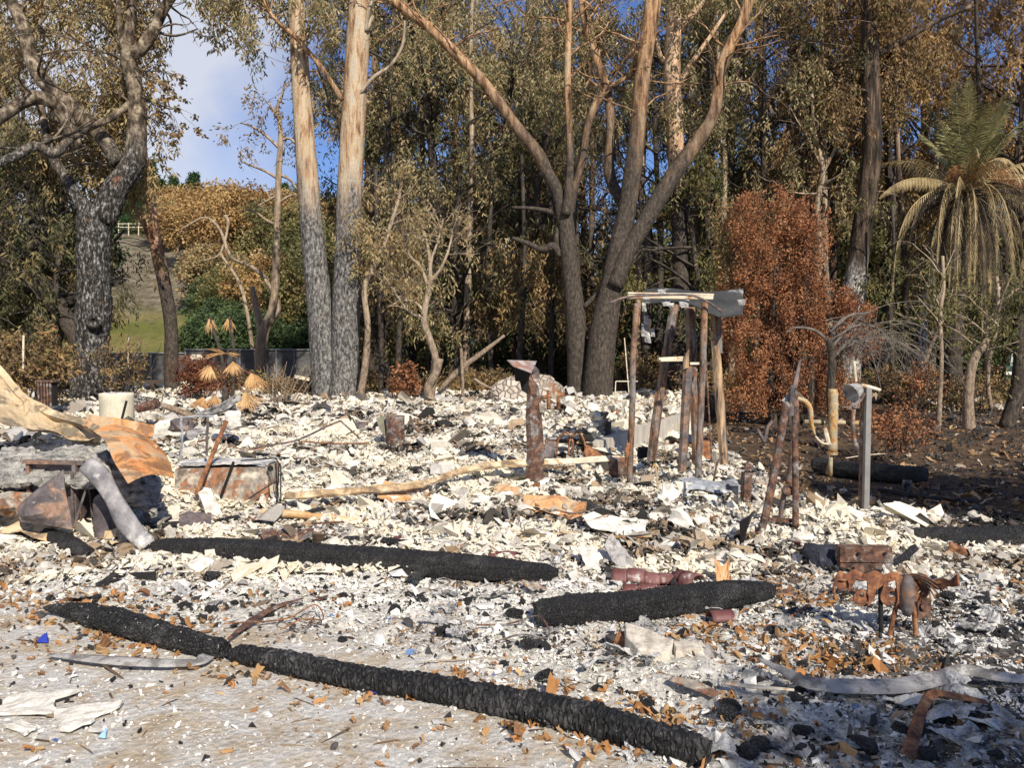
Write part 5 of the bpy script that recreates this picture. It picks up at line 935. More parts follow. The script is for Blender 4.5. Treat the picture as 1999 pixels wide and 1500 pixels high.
# ---- charred beams
def cracked_log(name, label, pts, rad, mat, cell=(0.035, 0.05), depth=0.09, n=44, sq=0.85, z=None, seed=0, ends=(0.8, 0.8), box=0.0, step=0.008, lump=0.17):
    """alligator-charred timber; pts world centreline"""
    P = curve_pts(pts, 12); L = sum((P[i+1]-P[i]).length for i in range(len(P)-1)); m = int(L/step); A = np.array([p[:] for p in P]); s = np.concatenate([[0], np.cumsum(np.linalg.norm(np.diff(A, axis=0), axis=1))])
    u = np.linspace(0, s[-1], m); C = np.stack([np.interp(u, s, A[:, i]) for i in range(3)], 1); T = np.gradient(C, axis=0); T /= np.linalg.norm(T, axis=1, keepdims=True)
    C[:, 2] += 0.35*rad[0]*(fbm(u*2.2, 0*u, 0, 90+seed, 3)-0.5); C[:, 1] += 0.5*rad[0]*(fbm(u*1.7, 0*u, 0, 95+seed, 3)-0.5)
    up = np.array([0, 0, 1.0]); N = up - T*(T@up)[:, None]; N /= np.linalg.norm(N, axis=1, keepdims=True); B = np.cross(T, N); a = np.linspace(0, 2*PI, n, endpoint=False); Ug, Ag = np.meshgrid(u, a, indexing='ij')
    r = np.interp(u, np.linspace(0, u[-1], len(rad)), rad)[:, None]*np.ones_like(Ag)
    if box: r = r*(1-box + box/np.maximum(np.abs(np.cos(Ag)), np.abs(np.sin(Ag)))**0.9)
    # cells: rows round the log, bricks along it
    cu, ca = cell; k = max(6, int(round(2*PI*rad[0]/ca))); wob = 0.6*(fbm(Ug*6, np.cos(Ag)*1.5, np.sin(Ag)*1.5, 60+seed, 2)-0.5)*cu*2.0
    row = Ag/(2*PI)*k + 0.5*(fbm(Ug*7, np.cos(Ag)*2, np.sin(Ag)*2, 70+seed, 2)-0.5); ri = np.floor(row); off = _h(ri.astype(np.int64) % k, np.zeros_like(ri, dtype=np.int64), np.zeros_like(ri, dtype=np.int64), seed+3)
    cc = (Ug+wob)/cu + off; ci = np.floor(cc); fr = np.abs((row-ri)-0.5)*2; fc = np.abs((cc-ci)-0.5)*2; hgt = (1-fr**4)*(1-fc**3); amp = 0.5+_h((ri % k).astype(np.int64), ci.astype(np.int64), np.zeros_like(ri, dtype=np.int64), seed+5)
    r = r*(1 + depth*(hgt*amp-0.5)) * (1 + lump*2*(fbm(Ug*3, np.cos(Ag), np.sin(Ag), 80+seed, 3)-0.5))
    t = Ug/u[-1]; r = r*(1-(1-ends[0])*sst(0.03, 0, t))*(1-(1-ends[1])*sst(0.97, 1, t)); r = r*(1+0.25*(fbm(Ag*1.5, Ug*20, 0, seed, 2)-0.5)*(sst(0.03, 0, t)+sst(0.97, 1, t)))
    V = C[:, None] + (N[:, None]*np.cos(Ag)[..., None]*sq + B[:, None]*np.sin(Ag)[..., None])*r[..., None]
    i, j = np.meshgrid(np.arange(m-1), np.arange(n), indexing='ij'); j2 = (j+1) % n; F = np.stack([i*n+j, i*n+j2, (i+1)*n+j2, (i+1)*n+j], -1).reshape(-1, 4)[:, ::-1]
    V = V.reshape(-1, 3); V = np.vstack([V, C[:1], C[-1:]]); q = m*n; jj = np.arange(n); F = np.vstack([F, np.stack([jj, (jj+1) % n, np.full(n, q), np.full(n, q)], 1)[:0]])
    loc = Vector((float(C[:, 0].mean()), float(C[:, 1].mean()), float(V[:, 2].min()))); me = bpy.data.meshes.new(name)
    caps = [(int(b), int(a_), q) for a_, b in zip(jj, (jj+1) % n)] + [(int(a_)+(m-1)*n, int(b)+(m-1)*n, q+1) for a_, b in zip(jj, (jj+1) % n)]
    me.from_pydata((V-np.array(loc[:])).tolist(), [], F.tolist()+caps); me.polygons.foreach_set('use_smooth', [True]*len(me.polygons)); me.update(); o = link(name, me, mat); o.location = loc
    return tag(o, label, 'charred beam')
def gpts(L, r, lift=0.0):
    return [onG(x, y)+Vector((0, 0, r*0.55+lift)) for x, y in L]
cracked_log('charred_log', 'long charred log running to the lower right corner across the driveway edge', gpts([(448, 1290), (560, 1312), (700, 1340), (860, 1366), (1010, 1398), (1180, 1436), (1300, 1468), (1385, 1492)], 0.075, -0.0), [0.045, 0.062, 0.066, 0.070, 0.074, 0.078, 0.074, 0.066], C_NEAR, (0.030, 0.10), 0.20, seed=1, ends=(0.55, 0.85))
cracked_log('charred_log', 'white flecked charred log at the left, touching the end of the long log', gpts([(85, 1205), (130, 1208), (200, 1225), (290, 1252), (370, 1274), (440, 1290)], 0.08, 0.01), [0.02, 0.066, 0.078, 0.074, 0.070, 0.055], C_SPECK, (0.024, 0.08), 0.16, seed=2, ends=(0.5, 0.8))
cracked_log('charred_beam', 'short charred timber with scaly top lying by the burgundy tiles', gpts([(1045, 1222), (1120, 1216), (1200, 1210), (1290, 1200), (1370, 1192), (1440, 1182), (1510, 1172)], 0.09, 0.02), [0.08, 0.092, 0.095, 0.092, 0.09, 0.082, 0.05], C_BEAM, (0.020, 0.05), 0.13, seed=3, ends=(0.75, 0.45), box=0.6, lump=.12)
cracked_log('charred_beam', 'long flat charred beam stretched across the middle of the ash', gpts([(300, 1090), (420, 1094), (560, 1104), (700, 1116), (850, 1128), (980, 1136), (1090, 1140)], 0.10, 0.03), [0.075, 0.095, 0.10, 0.10, 0.098, 0.09, 0.06], C_BEAM, (0.020, 0.05), 0.10, seed=4, ends=(0.6, 0.5), box=0.65, lump=.10)
cracked_log('charred_beam', 'short charred stub beneath the buff scrap at the left', gpts([(80, 1055), (120, 1072), (175, 1098)], 0.07, 0.02), [0.075, 0.075, 0.05], C_BEAM, (0.02, 0.04), 0.12, seed=5, ends=(0.6, 0.4))
cracked_log('charred_beam', 'thick charred log half in shade at the right edge', gpts([(1775, 1062), (1830, 1066), (1900, 1070), (1990, 1068), (2080, 1066)], 0.11, 0.02), [0.07, 0.10, 0.11, 0.115, 0.12], C_BEAM, (0.03, 0.05), 0.12, seed=6, ends=(0.5, 0.9), box=0.3)
cracked_log('charred_beam', 'black shaded timber baulk behind the lamp post', gpts([(1590, 925), (1660, 934), (1740, 944), (1812, 950)], 0.14, 0.05), [0.12, 0.14, 0.14, 0.13], C_BEAM, (0.03, 0.05), 0.08, seed=7, box=0.4)
cracked_log('charred_beam', 'thin burnt plank under the bolted plate at the right', gpts([(1715, 962), (1800, 976), (1900, 985)], 0.03, 0.02), [0.03, 0.035, 0.03], C_BEAM, (0.03, 0.04), 0.06, seed=8)
def mk(name, label, cat, px, py, h=0.0):
    b = onG(px, py); b.z += h; return thing(name, label, cat, b), b
def D0(px, py): return onG(px, py).y
# ---- left cabinet group
D = 6.75
T = thing('steel_cabinet', 'burned steel cabinet with buckled doors under a crust of ash', 'cabinet', W(150, 1050, D))
def quad(a, b, c, d, n=6, m=6, bulge=0.0, D2=None):
    """sheet through four world corners"""
    P = []
    for i in range(n+1):
        r = []
        for j in range(m+1):
            u, v_ = i/n, j/m; p = a.lerp(b, v_).lerp(d.lerp(c, v_), u); r.append(p + Vector((0, -1, 0))*(bulge*math.sin(PI*u)*math.sin(PI*v_) + (0.5*abs(bulge)+0.004)*(float(fbm(u*3.1+a.x*9, v_*3.1, 0, 5, 2))-0.5)))
        P.append(r)
    return P
mb = MB(); mb.sheet(quad(W(58, 905, D), W(160, 903, D), W(158, 1040, D), W(58, 1035, D), bulge=-0.04), 0.006); part('back_panel', mb, M_STEEL, T)
mb = MB(); mb.box(W(148, 975, D-0.05), (0.03, 0.05, 0.62)); part('door_post', mb, M_STEEL, T); mb = MB(); mb.box(W(58, 965, D-0.02), (0.025, 0.05, 0.5)); part('door_post', mb, M_STEEL, T)
mb = MB(); mb.box(W(105, 903, D-0.04), (0.50, 0.05, 0.03), (0, 0.02, 0)); part('top_rail', mb, M_STEEL, T)
mb = MB(); mb.sheet(quad(W(122, 918, D-.18), W(142, 1035, D-.35), W(40, 1020, D-.42), W(28, 990, D-.36), bulge=0.10, n=8, m=8), 0.006); part('fallen_door', mb, M_STEEL, T)
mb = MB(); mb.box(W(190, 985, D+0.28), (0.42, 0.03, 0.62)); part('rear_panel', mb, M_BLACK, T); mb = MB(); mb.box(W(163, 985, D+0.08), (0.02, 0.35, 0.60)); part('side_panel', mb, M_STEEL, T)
mb = MB(); mb.tube([W(178, 925, D-.12), W(144, 1030, D-.2)], 0.010, 6); mb.tube([W(170, 915, D-.1), W(180, 1010, D)], 0.008, 6); part('strap', mb, M_STEEL, T)
# crust
V = []
P = []
for i in range(34):
    r = []
    for j in range(80):
        x = -30 + j*4.1; t_ = i/33; q = W(x, 880, 7.3 - 0.75*t_); n1 = float(fbm(x*0.018, i*0.14, 0, 9, 3)); n2 = float(fbm(x*0.09, i*0.5, 0, 19, 4)); z = 0.56 + 0.20*n1 + 0.07*(n2-0.4) - 0.16*t_**4*(0.5+n1) - (max(0, x-185)/110)**1.4*0.30; r.append(Vector((q.x + 0.05*(n2-.5), 7.55-0.88*t_ - 0.12*t_*float(fbm(x*0.05, 7, 3, 4, 4)), z)))
    P.append(r)
mb = MB(); mb.sheet(P, 0.05); one('ash_crust', mb, M_ASHL, 'thick layered grey ash crust draped over the burned cabinet', 'ash crust')
# gas cylinder
b = W(205, 1055, 6.62); T = thing('gas_cylinder', 'small scorched gas cylinder standing inside the cabinet frame', 'gas cylinder', b); mb = MB(); mb.lathe([(0.02, 0), (0.082, 0.0), (0.085, 0.02), (0.085, 0.30), (0.078, 0.345), (0.05, 0.375), (0.02, 0.385)], b, 20); part('body', mb, M_STEEL, T, True); mb = MB(); mb.lathe([(0.03, 0.38), (0.03, 0.41), (0.015, 0.42)], b, 12); part('neck', mb, M_DRUST, T)
# curved strut / flue
pts = [W(168, 905, 6.4), W(200, 935, 6.32), W(228, 985, 6.25), W(255, 1030, 6.2), W(290, 1065, 6.15)]; P = []
C = curve_pts(pts, 5)
for p in C: P.append([p + Vector((0.058*math.cos(a)*(1+.15*math.sin(p.x*23)), -0.04*math.sin(a)*(1+.3*math.sin(p.x*31)), 0.05*math.cos(a))) for a in np.linspace(0.1, PI-0.1, 7)])
mb = MB(); mb.sheet(P, 0.005); one('curved_flue', mb, simple('flue_metal', [(0.3, (0.10, 0.095, 0.10)), (0.5, (0.24, 0.23, 0.235)), (0.7, (0.5, 0.48, 0.46))], 5, 0.8, 0, 0.4, 0.02, 30, cols2=[(0.3, (0.5, 0.49, 0.46)), (0.7, (0.7, 0.68, 0.62))], sc2=6, th=0.60), 'curved grey metal flue sheet sweeping down from the crust to the ash', 'metal sheet', smooth=True)
# orange sheet
A = [(182, 842, 6.85), (205, 860, 6.6), (222, 900, 6.3), (250, 944, 6.0)]; B = [(258, 838, 7.3), (300, 862, 7.1), (328, 895, 6.8), (340, 934, 6.5)]; a = curve_pts([W(*q) for q in A], 4); b = curve_pts([W(*q) for q in B], 4)
mb = MB(); mb.sheet([[a[i].lerp(b[i], j/8) + Vector((0, 0, 0.05*math.sin(PI*j/8))) for j in range(9)] for i in range(len(a))], 0.005); one('rusty_sheet', mb, M_ORNG, 'curved orange rusted sheet hanging over the cabinet edge', 'metal sheet')
# big buff sheet
top = curve_pts([W(-80, 670, 8.6), W(0, 722, 8.5), (W(40, 762, 8.4)), W(90, 800, 8.3), W(150, 825, 8.2), W(200, 842, 8.1)], 5); bot = curve_pts([W(-80, 810, 7.7), W(0, 825, 7.7), W(50, 838, 7.7), W(100, 848, 7.7), W(150, 858, 7.7), W(195, 862, 7.75)], 5)
mb = MB(); mb.sheet([[top[i].lerp(bot[i], j/8) + Vector((0, 0.05*math.sin(i*0.9), -0.10*math.sin(PI*j/8)+0.018*math.sin(i*.55+j*.8)+0.045*abs(float(fbm(i*.22, j*.5, 0, 5, 2))-.5)+rnd.uniform(-.006, .006))) for j in range(9)] for i in range(len(top))], 0.006); T = one('buff_roof_sheet', mb, M_BUFF, 'large buff and orange bent roof sheet sloping down from the left edge', 'metal sheet')
mb = MB(); C = curve_pts([W(-80, 655, 8.7), W(0, 722, 8.5), W(45, 775, 8.35), W(100, 808, 8.25), W(160, 826, 8.1), W(205, 846, 7.6), W(255, 862, 7.2), (W(308, 882, 6.9))], 6)
P = [[p + Vector((0, 0, 0.045)), p + Vector((0.0, -0.07, 0.0)), p + Vector((0, -0.03, -0.045))] for p in C]; mb.sheet(P, 0.006); one('roof_edge_strip', mb, M_BUFF, 'long buff edge strip running along the top of the bent roof sheet', 'metal strip')
mb = MB(); C = [W(168, 824, 7.9), W(230, 832, 7.8), W(300, 846, 7.7)]; mb.sheet([[p+Vector((0, 0.03, 0.07)), p, p+Vector((0, -.04, -0.04))] for p in C], 0.006); one('roof_edge_strip', mb, M_ORNG, 'shorter orange angle strip between the buff strip and the planter', 'metal strip')
# drum planter
b = W(229, 838, 13.6); T = thing('planter', 'round cream concrete planter standing among rubble at the left', 'planter', b); mb = MB(); mb.lathe([(0.24, 0), (0.262, 0.05), (0.27, 0.55), (0.272, 0.585), (0.26, 0.60), (0.235, 0.60), (0.235, 0.56), (0.02, 0.55)], b, 36); part('tub', mb, simple('planter_cream', [(0.3, (0.42, 0.37, 0.27)), (0.5, (0.62, 0.58, 0.45)), (0.7, (0.70, 0.66, 0.54))], 3, 0.9, 0, 0.3, cols2=[(0.4, (0.50, 0.36, 0.2)), (0.6, (0.58, 0.45, 0.28))], sc2=3, th=0.58, tb=0.08), T, True)
mb = MB()
for i in range(9): mb.rock((b.x+rnd.uniform(-.18, .18), b.y+rnd.uniform(-.18, .18), b.z+0.58), (0.12, 0.1, 0.07), rnd.uniform(0, 3), 1, 0.3, i)
part('soil', mb, M_ASHC, T); b2 = W(237, 822, 11.5); mb = MB(); mb.tube([b2, W(247, 783, 11.5)], 0.018, 6); one('steel_stake', mb, M_BLACK, 'short black stake standing in front of the cream planter', 'stake')
mb = MB(); mb.tube([W(268, 797, 13), W(308, 788, 13)], 0.075, 10, noise=0.2); one('fallen_pipe', mb, M_DRUST, 'rusty brown pipe lying right of the cream planter', 'pipe')
mb = MB(); hero_trunk(mb, [(318, 792), (350, 803), (385, 818)], 12.5, [6, 6, 5], 7, 4, noise=.2); one('broken_branch', mb, B_DEAD, 'brown fallen branch right of the rusty pipe', 'branch')
# wooden crate basket
T = thing('slatted_crate', 'brown slatted crate against the brush left of the mottled tree', 'crate', W(93, 800, 12.5)); c = W(93, 770, 12.5)
for i in range(5): mb = MB(); mb.box(c+Vector((-0.09+i*0.045, -.08, 0)), (0.025, 0.02, 0.4)); part('slat', mb, M_DRUST, T)
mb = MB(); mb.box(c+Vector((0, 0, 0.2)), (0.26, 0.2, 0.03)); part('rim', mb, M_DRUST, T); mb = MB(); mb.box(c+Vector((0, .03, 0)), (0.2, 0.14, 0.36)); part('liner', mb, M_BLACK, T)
# leaning rods, bent tube
mb = MB(); mb.tube([W(383, 966, 7.8), W(442, 822, 8.1)], 0.021, 8, noise=0.2); one('steel_rod', mb, M_RUST, 'rusty rod leaning up to the right from the flaked panel', 'rod')
mb = MB(); mb.tube(curve_pts([W(352, 900, 8.2), W(356, 850, 8.2), W(354, 820, 8.3), W(372, 814, 8.3), W(415, 813, 8.4)], 6), 0.012, 6); one('bent_tube', mb, M_GALV, 'thin grey tube bent like a hook in the left rubble', 'tube')
mb = MB(); mb.tube([W(403, 888, 8.1), W(406, 815, 8.1)], 0.014, 6); one('steel_rod', mb, M_STEEL, 'upright dark rod left of the leaning rusty rod', 'rod')
mb = MB()
for i in range(7): hero_trunk(mb, [(395+rnd.uniform(-12, 12), 805+i*2), (430+rnd.uniform(-8, 8), 793+i*2), (462+rnd.uniform(-5, 12), 772+i*4)], 10.5+rnd.uniform(-.2, .2), [2.5, 4, 2], 5, 4, noise=.3)
one('charred_sticks', mb, simple('ashy_wood', [(0.35, (0.04, 0.04, 0.04)), (0.5, (0.25, 0.24, 0.23)), (0.65, (0.5, 0.49, 0.46))], 9, 0.9, bs=0.6, stretch=(1, 1, 1)), 'bundle of ashy charred sticks in front of the dried fan palm', 'sticks')
mb = MB(); mb.rock(W(455, 820, 10.3), (0.22, 0.18, 0.26), 0.4, 2, 0.4, 3); one('plaster_chunk', mb, M_PLAST, 'pale block with shaded side below the charred stick bundle', 'plaster')
# rusty panel (low cabinet)
D = 8.0; T = thing('flaked_cabinet', 'low metal cabinet with flaking cream and rust paint in the left rubble', 'cabinet', W(450, 985, D)); bx = W(447, 942, D+0.25); mb = MB(); mb.box(bx, (0.90, 0.5, 0.36), (0, -0.02, 0.05), jit=0.012); part('body', mb, M_PAINT, T)
mb = MB(); mb.tube([W(428, 978, D-0.04), W(456, 902, D-0.04)], 0.014, 6); part('strap', mb, M_BLACK, T); mb = MB()
for a, b in (((538, 905), (542, 985)), ((545, 905), (540, 985)), ((470, 900), (538, 895)), ((538, 895), (548, 910)), ((548, 910), (548, 985))): mb.tube([W(*a, D-.06), W(*b, D-.06)], 0.007, 5)
mb.tube(curve_pts([W(540, 940, D-.07), W(515, 955, D-.1), W(485, 975, D-.1)], 4), 0.006, 5); part('wire_frame', mb, M_BLACK, T); mb = MB(); mb.lathe([(0.03, 0), (0.03, 0.01)], W(528, 915, D-0.03), 10, axis=Vector((0, -1, 0))); part('hole', mb, M_BLACK, T)
mb = MB(); P = []
for i in range(16): P.append([Vector((bx.x-0.44+j*0.0367, bx.y-0.24+i*0.031, bx.z + 0.176 + 0.05*float(fbm(i*.35, j*.35, 0, 3, 3)))) for j in range(25)])
mb.sheet(P, 0.02); one('ash_crust', mb, M_ASHC, 'ash layer on top of the flaked low cabinet', 'ash crust')
# gutter
C = curve_pts([W(555, 972, 7.75), W(640, 965, 7.85), W(720, 960, 7.95), W(800, 952, 8.1), W(850, 940, 8.3), W(900, 922, 8.6), W(950, 912, 8.8), W(1000, 908, 8.9), W(1070, 906, 9.0)], 4)
mb = MB(); mb.sheet([[p+Vector((0, 0.04, 0.04+rnd.uniform(-.012, .012))), p+Vector((0, 0.01, 0.03+rnd.uniform(-.006, .006))), p+Vector((0, -.015, -.01)), p+Vector((0, -.04, -.02+rnd.uniform(-.01, .01))), p+Vector((0, -.055, rnd.uniform(-.015, .01)))] for p in C], 0.005); one('roof_gutter', mb, simple('buff_gutter', [(0.36, (0.20, 0.13, 0.07)), (0.5, (0.46, 0.33, 0.19)), (0.64, (0.64, 0.54, 0.37))], 7, 0.85, 0, 0.6, soot=.6, ssc=6), 'long buff gutter snaking across the middle of the rubble', 'gutter')
C = curve_pts([W(1062, 903, 9.3), W(1120, 902, 9.35), W(1195, 897, 9.4), (W(1245, 903, 9.3))], 4); mb = MB(); mb.sheet([[p+Vector((0, 0.05, 0.03)), p, p+Vector((0, -.04, -0.02))] for p in C], 0.008); one('roof_gutter', mb, M_CREAMP, 'cream strip running right from the rusty pillar to the steel frame', 'gutter')
mb = MB(); mb.tube(curve_pts([W(512, 1000, 7.3), W(590, 1006, 7.25), W(680, 1016, 7.2), W(720, 1020, 7.2)], 5), interp([0.035, 0.035, 0.03, 0.018], 16), 10, noise=0.15); one('fallen_pipe', mb, simple('orange_pipe', [(0.3, (0.3, 0.16, 0.07)), (0.5, (0.52, 0.32, 0.15)), (0.7, (0.68, 0.56, 0.38))], 9, 0.9, bs=0.4), 'orange buff pipe lying below the flaked cabinet', 'pipe')
# thin long wires/rods behind
for pts, r, D2, m, lab in (([(450, 882), (540, 868), (585, 858), (640, 832), (665, 822)], 0.012, 10.2, M_STEEL, 'long thin grey rod rising to a peak in the left rubble'), ([(588, 862), (650, 866), (720, 866)], 0.010, 10.2, M_RUST, 'thin rusty rod right of the long grey rod'), ([(665, 822), (690, 845), (705, 858)], 0.012, 11, M_DRUST, 'short rusty rod sloping down from the peak of the grey rod'), ([(800, 812), (812, 838), (835, 858)], 0.020, 11.3, M_DRUST, 'bent rusty strip curling down right of the small rusty canister')):
    mb = MB(); mb.tube(curve_pts([W(x, y, D2) for x, y in pts], 4), r, 6); one('steel_rod', mb, m, lab, 'rod')
# sheets lying: (corners px, D, mat, label)
def scrap(name, label, cat, cx, cy, wpx, hpx, mat, rot=0.0, curl=0.05, th=0.004, lift=0.05, tilt=0.25, seed=0, shape=0.25, n=7):
    """crumpled sheet scrap resting on the ash; sizes in photo px at its place"""
    c = onG(cx, cy); D2 = c.y; w_ = wpx*D2/FPX; h_ = hpx*D2/FPX/max(0.18, (CAM_H-c.z)/D2+tilt*0.9); r = random.Random(seed*7+int(cx)); P = []
    ph = r.uniform(0, 6)
    for i in range(n):
        row_ = []
        for j in range(n):
            u = (j/(n-1)-0.5); v_ = (i/(n-1)-0.5); k = 1+shape*(float(fbm(math.atan2(v_, u)*1.3+seed, 3.3+cx*0.1, 0, 3, 3))-0.5)*2.5; u *= k; v_ *= k; u, v_ = u+r.uniform(-1, 1)*shape*0.08, v_+r.uniform(-1, 1)*shape*0.08
            z = curl*0.6*(math.sin(u*5+ph)+math.cos(v_*6+ph*2)*0.6) + v_*h_*tilt + r.uniform(-.5, .5)*curl + 1.6*curl*(abs(float(fbm(u*4+seed, v_*4, 0, 2, 2))-.5)); X = u*w_*math.cos(rot)-v_*h_*math.sin(rot); Y = u*w_*math.sin(rot)+v_*h_*math.cos(rot); row_.append(Vector((c.x+X, c.y+Y, c.z+lift+z)))
        P.append(row_)
    mb = MB(); mb.sheet(P, th); return one(name, mb, mat, label, cat)
scrap('metal_scrap', 'brown red sheet scrap with a pointed end above the long flat beam', 'scrap', 560, 1062, 90, 22, M_DRUST, 0.1, 0.02)
scrap('metal_scrap', 'orange crumpled scrap just under the buff gutter', 'scrap', 790, 975, 95, 34, M_ORNG, 0, 0.05)
scrap('metal_scrap', 'orange curved scrap right of centre below the gutter bend', 'scrap', 1040, 1005, 60, 20, M_ORNG, 0, 0.04); scrap('metal_scrap', 'long curled orange scrap sloping right below the rusty pillar', 'scrap', 1080, 1005, 130, 34, M_ORNG, -0.25, 0.05, seed=3)
scrap('metal_scrap', 'small orange scrap left of the rusty pillar foot', 'scrap', 990, 970, 50, 18, M_ORNG, 0, 0.03, seed=4)
scrap('grey_sheet', 'flat grey sheet lying behind the orange curved sheet', 'metal sheet', 335, 862, 100, 30, M_GREY, 0.1, 0.02, tilt=0.1); scrap('buff_scrap', 'buff and orange plate with peaked middle at the left edge', 'metal sheet', 50, 1050, 150, 50, M_BUFF, -0.05, 0.05, lift=0.1, seed=5)
scrap('buff_scrap', 'cream folded plate below the curved flue', 'metal sheet', 238, 1068, 60, 32, M_BUFF, 0.3, 0.04, seed=6, tilt=0.5); scrap('steel_strip', 'dark steel plate leaning on the left end of the long flat beam', 'metal sheet', 385, 1040, 62, 34, M_STEEL, 0.5, 0.02, seed=7, tilt=0.6, lift=0.08)
scrap('plaster_sheet', 'big white plaster plate tilted under the orange sheet', 'plaster', 340, 970, 66, 60, M_PLAST, 0.3, 0.02, th=0.02, tilt=0.8, lift=0.1, seed=8); scrap('plaster_sheet', 'white plaster shard leaning left of the flaked cabinet foot', 'plaster', 410, 1010, 30, 60, M_PLAST, 0.9, 0.01, th=0.015, tilt=1.2, lift=0.1, seed=9)
scrap('plaster_sheet', 'large white plaster sheet at the bottom left corner', 'plaster', 45, 1388, 130, 42, M_PLAST, 0.1, 0.008, th=0.012, tilt=0.02, lift=0.02, seed=10, shape=0.5); scrap('plaster_sheet', 'pointed white plaster sheet on the driveway at the lower left', 'plaster', 155, 1413, 100, 38, M_PLAST, 0.25, 0.008, th=0.012, tilt=0.02, lift=0.02, seed=11, shape=0.6)
scrap('plaster_sheet', 'narrow white strip at the bottom left corner', 'plaster', 45, 1432, 60, 14, M_PLAST, -0.5, 0.004, th=0.012, tilt=0.0, lift=0.02, seed=12)
scrap('white_sheet', 'rounded white crumpled sheet right of the centre above the burgundy tiles', 'ash sheet', 1200, 1046, 115, 34, M_PLAST, 0.0, 0.04, th=0.01, lift=0.08, seed=13)
# ash sheets and scraps in numbers, individually placed
base = [scrap('ash_sheet', 'crumpled grey white sheet of ash lying among the rubble', 'ash sheet', 700+i*5, 1150, 70, 26, (M_ASHC, M_ASHG, M_ASHC)[i % 3], 0, 0.03, th=0.005, lift=0.012, seed=20+i, shape=0.9, n=11, tilt=0.12) for i in range(5)]
sm = [scrap('metal_scrap', 'small rusty brown metal scrap lying among the rubble', 'scrap', 600+i*9, 1000, 36, 14, (M_DRUST, M_PAINT, M_SOOTR)[i], 0, 0.02, seed=30+i, shape=0.6) for i in range(3)]
def rockt(name, lab, cat, mat, size, seed, sub=2, rough=0.35):
    mb = MB(); mb.rock((0, 5, 0), size, 0, sub, rough, seed); return one(name, mb, mat, lab, cat)
rk = [rockt('plaster_chunk', 'cream plaster chunk lying loose in the rubble', 'plaster', M_PLAST, (0.16+0.02*i, 0.12, 0.08), i) for i in range(4)]
ck = [rockt('charcoal_lump', 'black charcoal lump lying on the pale ash', 'charcoal', charmat('char_lump%d' % i, 50, 0.8), (0.09, 0.07, 0.05), 9+i, 2, 0.6) for i in range(3)]
grp = {'ash_sheet': 'ash sheets among the rubble', 'metal_scrap': 'rusty scraps among the rubble', 'plaster_chunk': 'loose plaster chunks', 'charcoal_lump': 'charcoal lumps on the ash'}
def strew(protos, n, region, s0, s1, flat=0.0):
    k = 0
    while k < n:
        px, py = region(); p = onG(px, py)
        if debris(p.x, p.y) < 0.4: continue
        o = protos[k % len(protos)]
        if k >= len(protos): o = o.copy(); COL.objects.link(o)
        o['group'] = grp[o.name.split('.')[0]]; o.location = (p.x, p.y, gz(p.x, p.y)+flat); o.rotation_euler = (rnd.uniform(-.25, .25), rnd.uniform(-.25, .25), rnd.uniform(0, 6.28)); q = rnd.uniform(s0, s1); o.scale = (q, q*rnd.uniform(.7, 1.2), q); k += 1
strew(base, 95, lambda: (rnd.uniform(850, 1990), rnd.uniform(1040, 1480)) if rnd.random() < 0.75 else (rnd.uniform(300, 1300), rnd.uniform(800, 1330)), 0.25, 0.9)
strew(sm, 60, lambda: (rnd.uniform(0, 1990), rnd.uniform(830, 1200)), 0.25, 0.8, 0.01)
bp = []
for i in range(3):
    mb = MB(); L = .22+.12*i; mb.sheet([[Vector((-L+2*L*k/8, -.03-.008*math.sin(k*2.1+i), .012*math.sin(k*1.3+i))), Vector((-L+2*L*k/8, .0, .02+.012*math.sin(k+i))), Vector((-L+2*L*k/8, .03+.01*math.sin(k*1.7), .01*math.sin(k*1.3+i)))] for k in range(9)], .012); bp.append(one('burnt_board', mb, C_BEAM, 'thin blackened board piece lying flat in the pale rubble', 'board'))
wp = []
for i in range(3):
    mb = MB(); mb.tube(curve_pts([Vector((.0, 0, 0)), Vector((.12, .04, .05)), Vector((.2, .15, .02)), Vector((.10, .22+.04*i, .08)), Vector((-.05, .18, .02)), Vector((-.15-.1*i, .05, .03))], 5), .0045, 5); wp.append(one('bent_wire', mb, (M_DRUST, M_STEEL, M_RUST)[i], 'loop of bent burnt wire sticking out of the rubble', 'wire'))
lp = []
for i in range(3):
    mb = MB(); L = .25+.2*i; mb.tube(curve_pts([Vector((-L, 0, 0)), Vector((-L*.3, .02, .03)), Vector((L*.3, -.01, .035)), Vector((L, .05*i, .0))], 4), .010+.003*i, 6, noise=.2); lp.append(one('bent_rod', mb, (M_STEEL, M_YEL, M_SOOTR)[i], 'short bent pipe or rod lying in the pale rubble', 'rod'))
tp_ = []
for i in range(3):
    mb = MB(); mb.box((0, 0, .02), (.16+.05*i, .11, .035+.01*i), (.1, .2, .3*i), jit=.014); tp_.append(one('masonry_piece', mb, (M_BURG, M_CONC, M_RUST)[i], 'broken brick or tile piece lying in the rubble', 'brick'))
grp.update({'burnt_board': 'burnt boards in the rubble', 'bent_wire': 'bent wires in the rubble', 'bent_rod': 'short bent rods in the rubble', 'masonry_piece': 'broken bricks and tiles in the rubble'})
strew(bp, 46, lambda: (rnd.uniform(0, 1850), rnd.uniform(800, 1130)), .5, 1.5, .0); strew(wp, 44, lambda: (rnd.uniform(0, 1850), rnd.uniform(820, 1250)), .5, 1.3, .01); strew(lp, 40, lambda: (rnd.uniform(0, 1950), rnd.uniform(810, 1120)), .3, .8, .01); strew(tp_, 36, lambda: (rnd.uniform(0, 1950), rnd.uniform(820, 1130)), .3, .85, -.01)
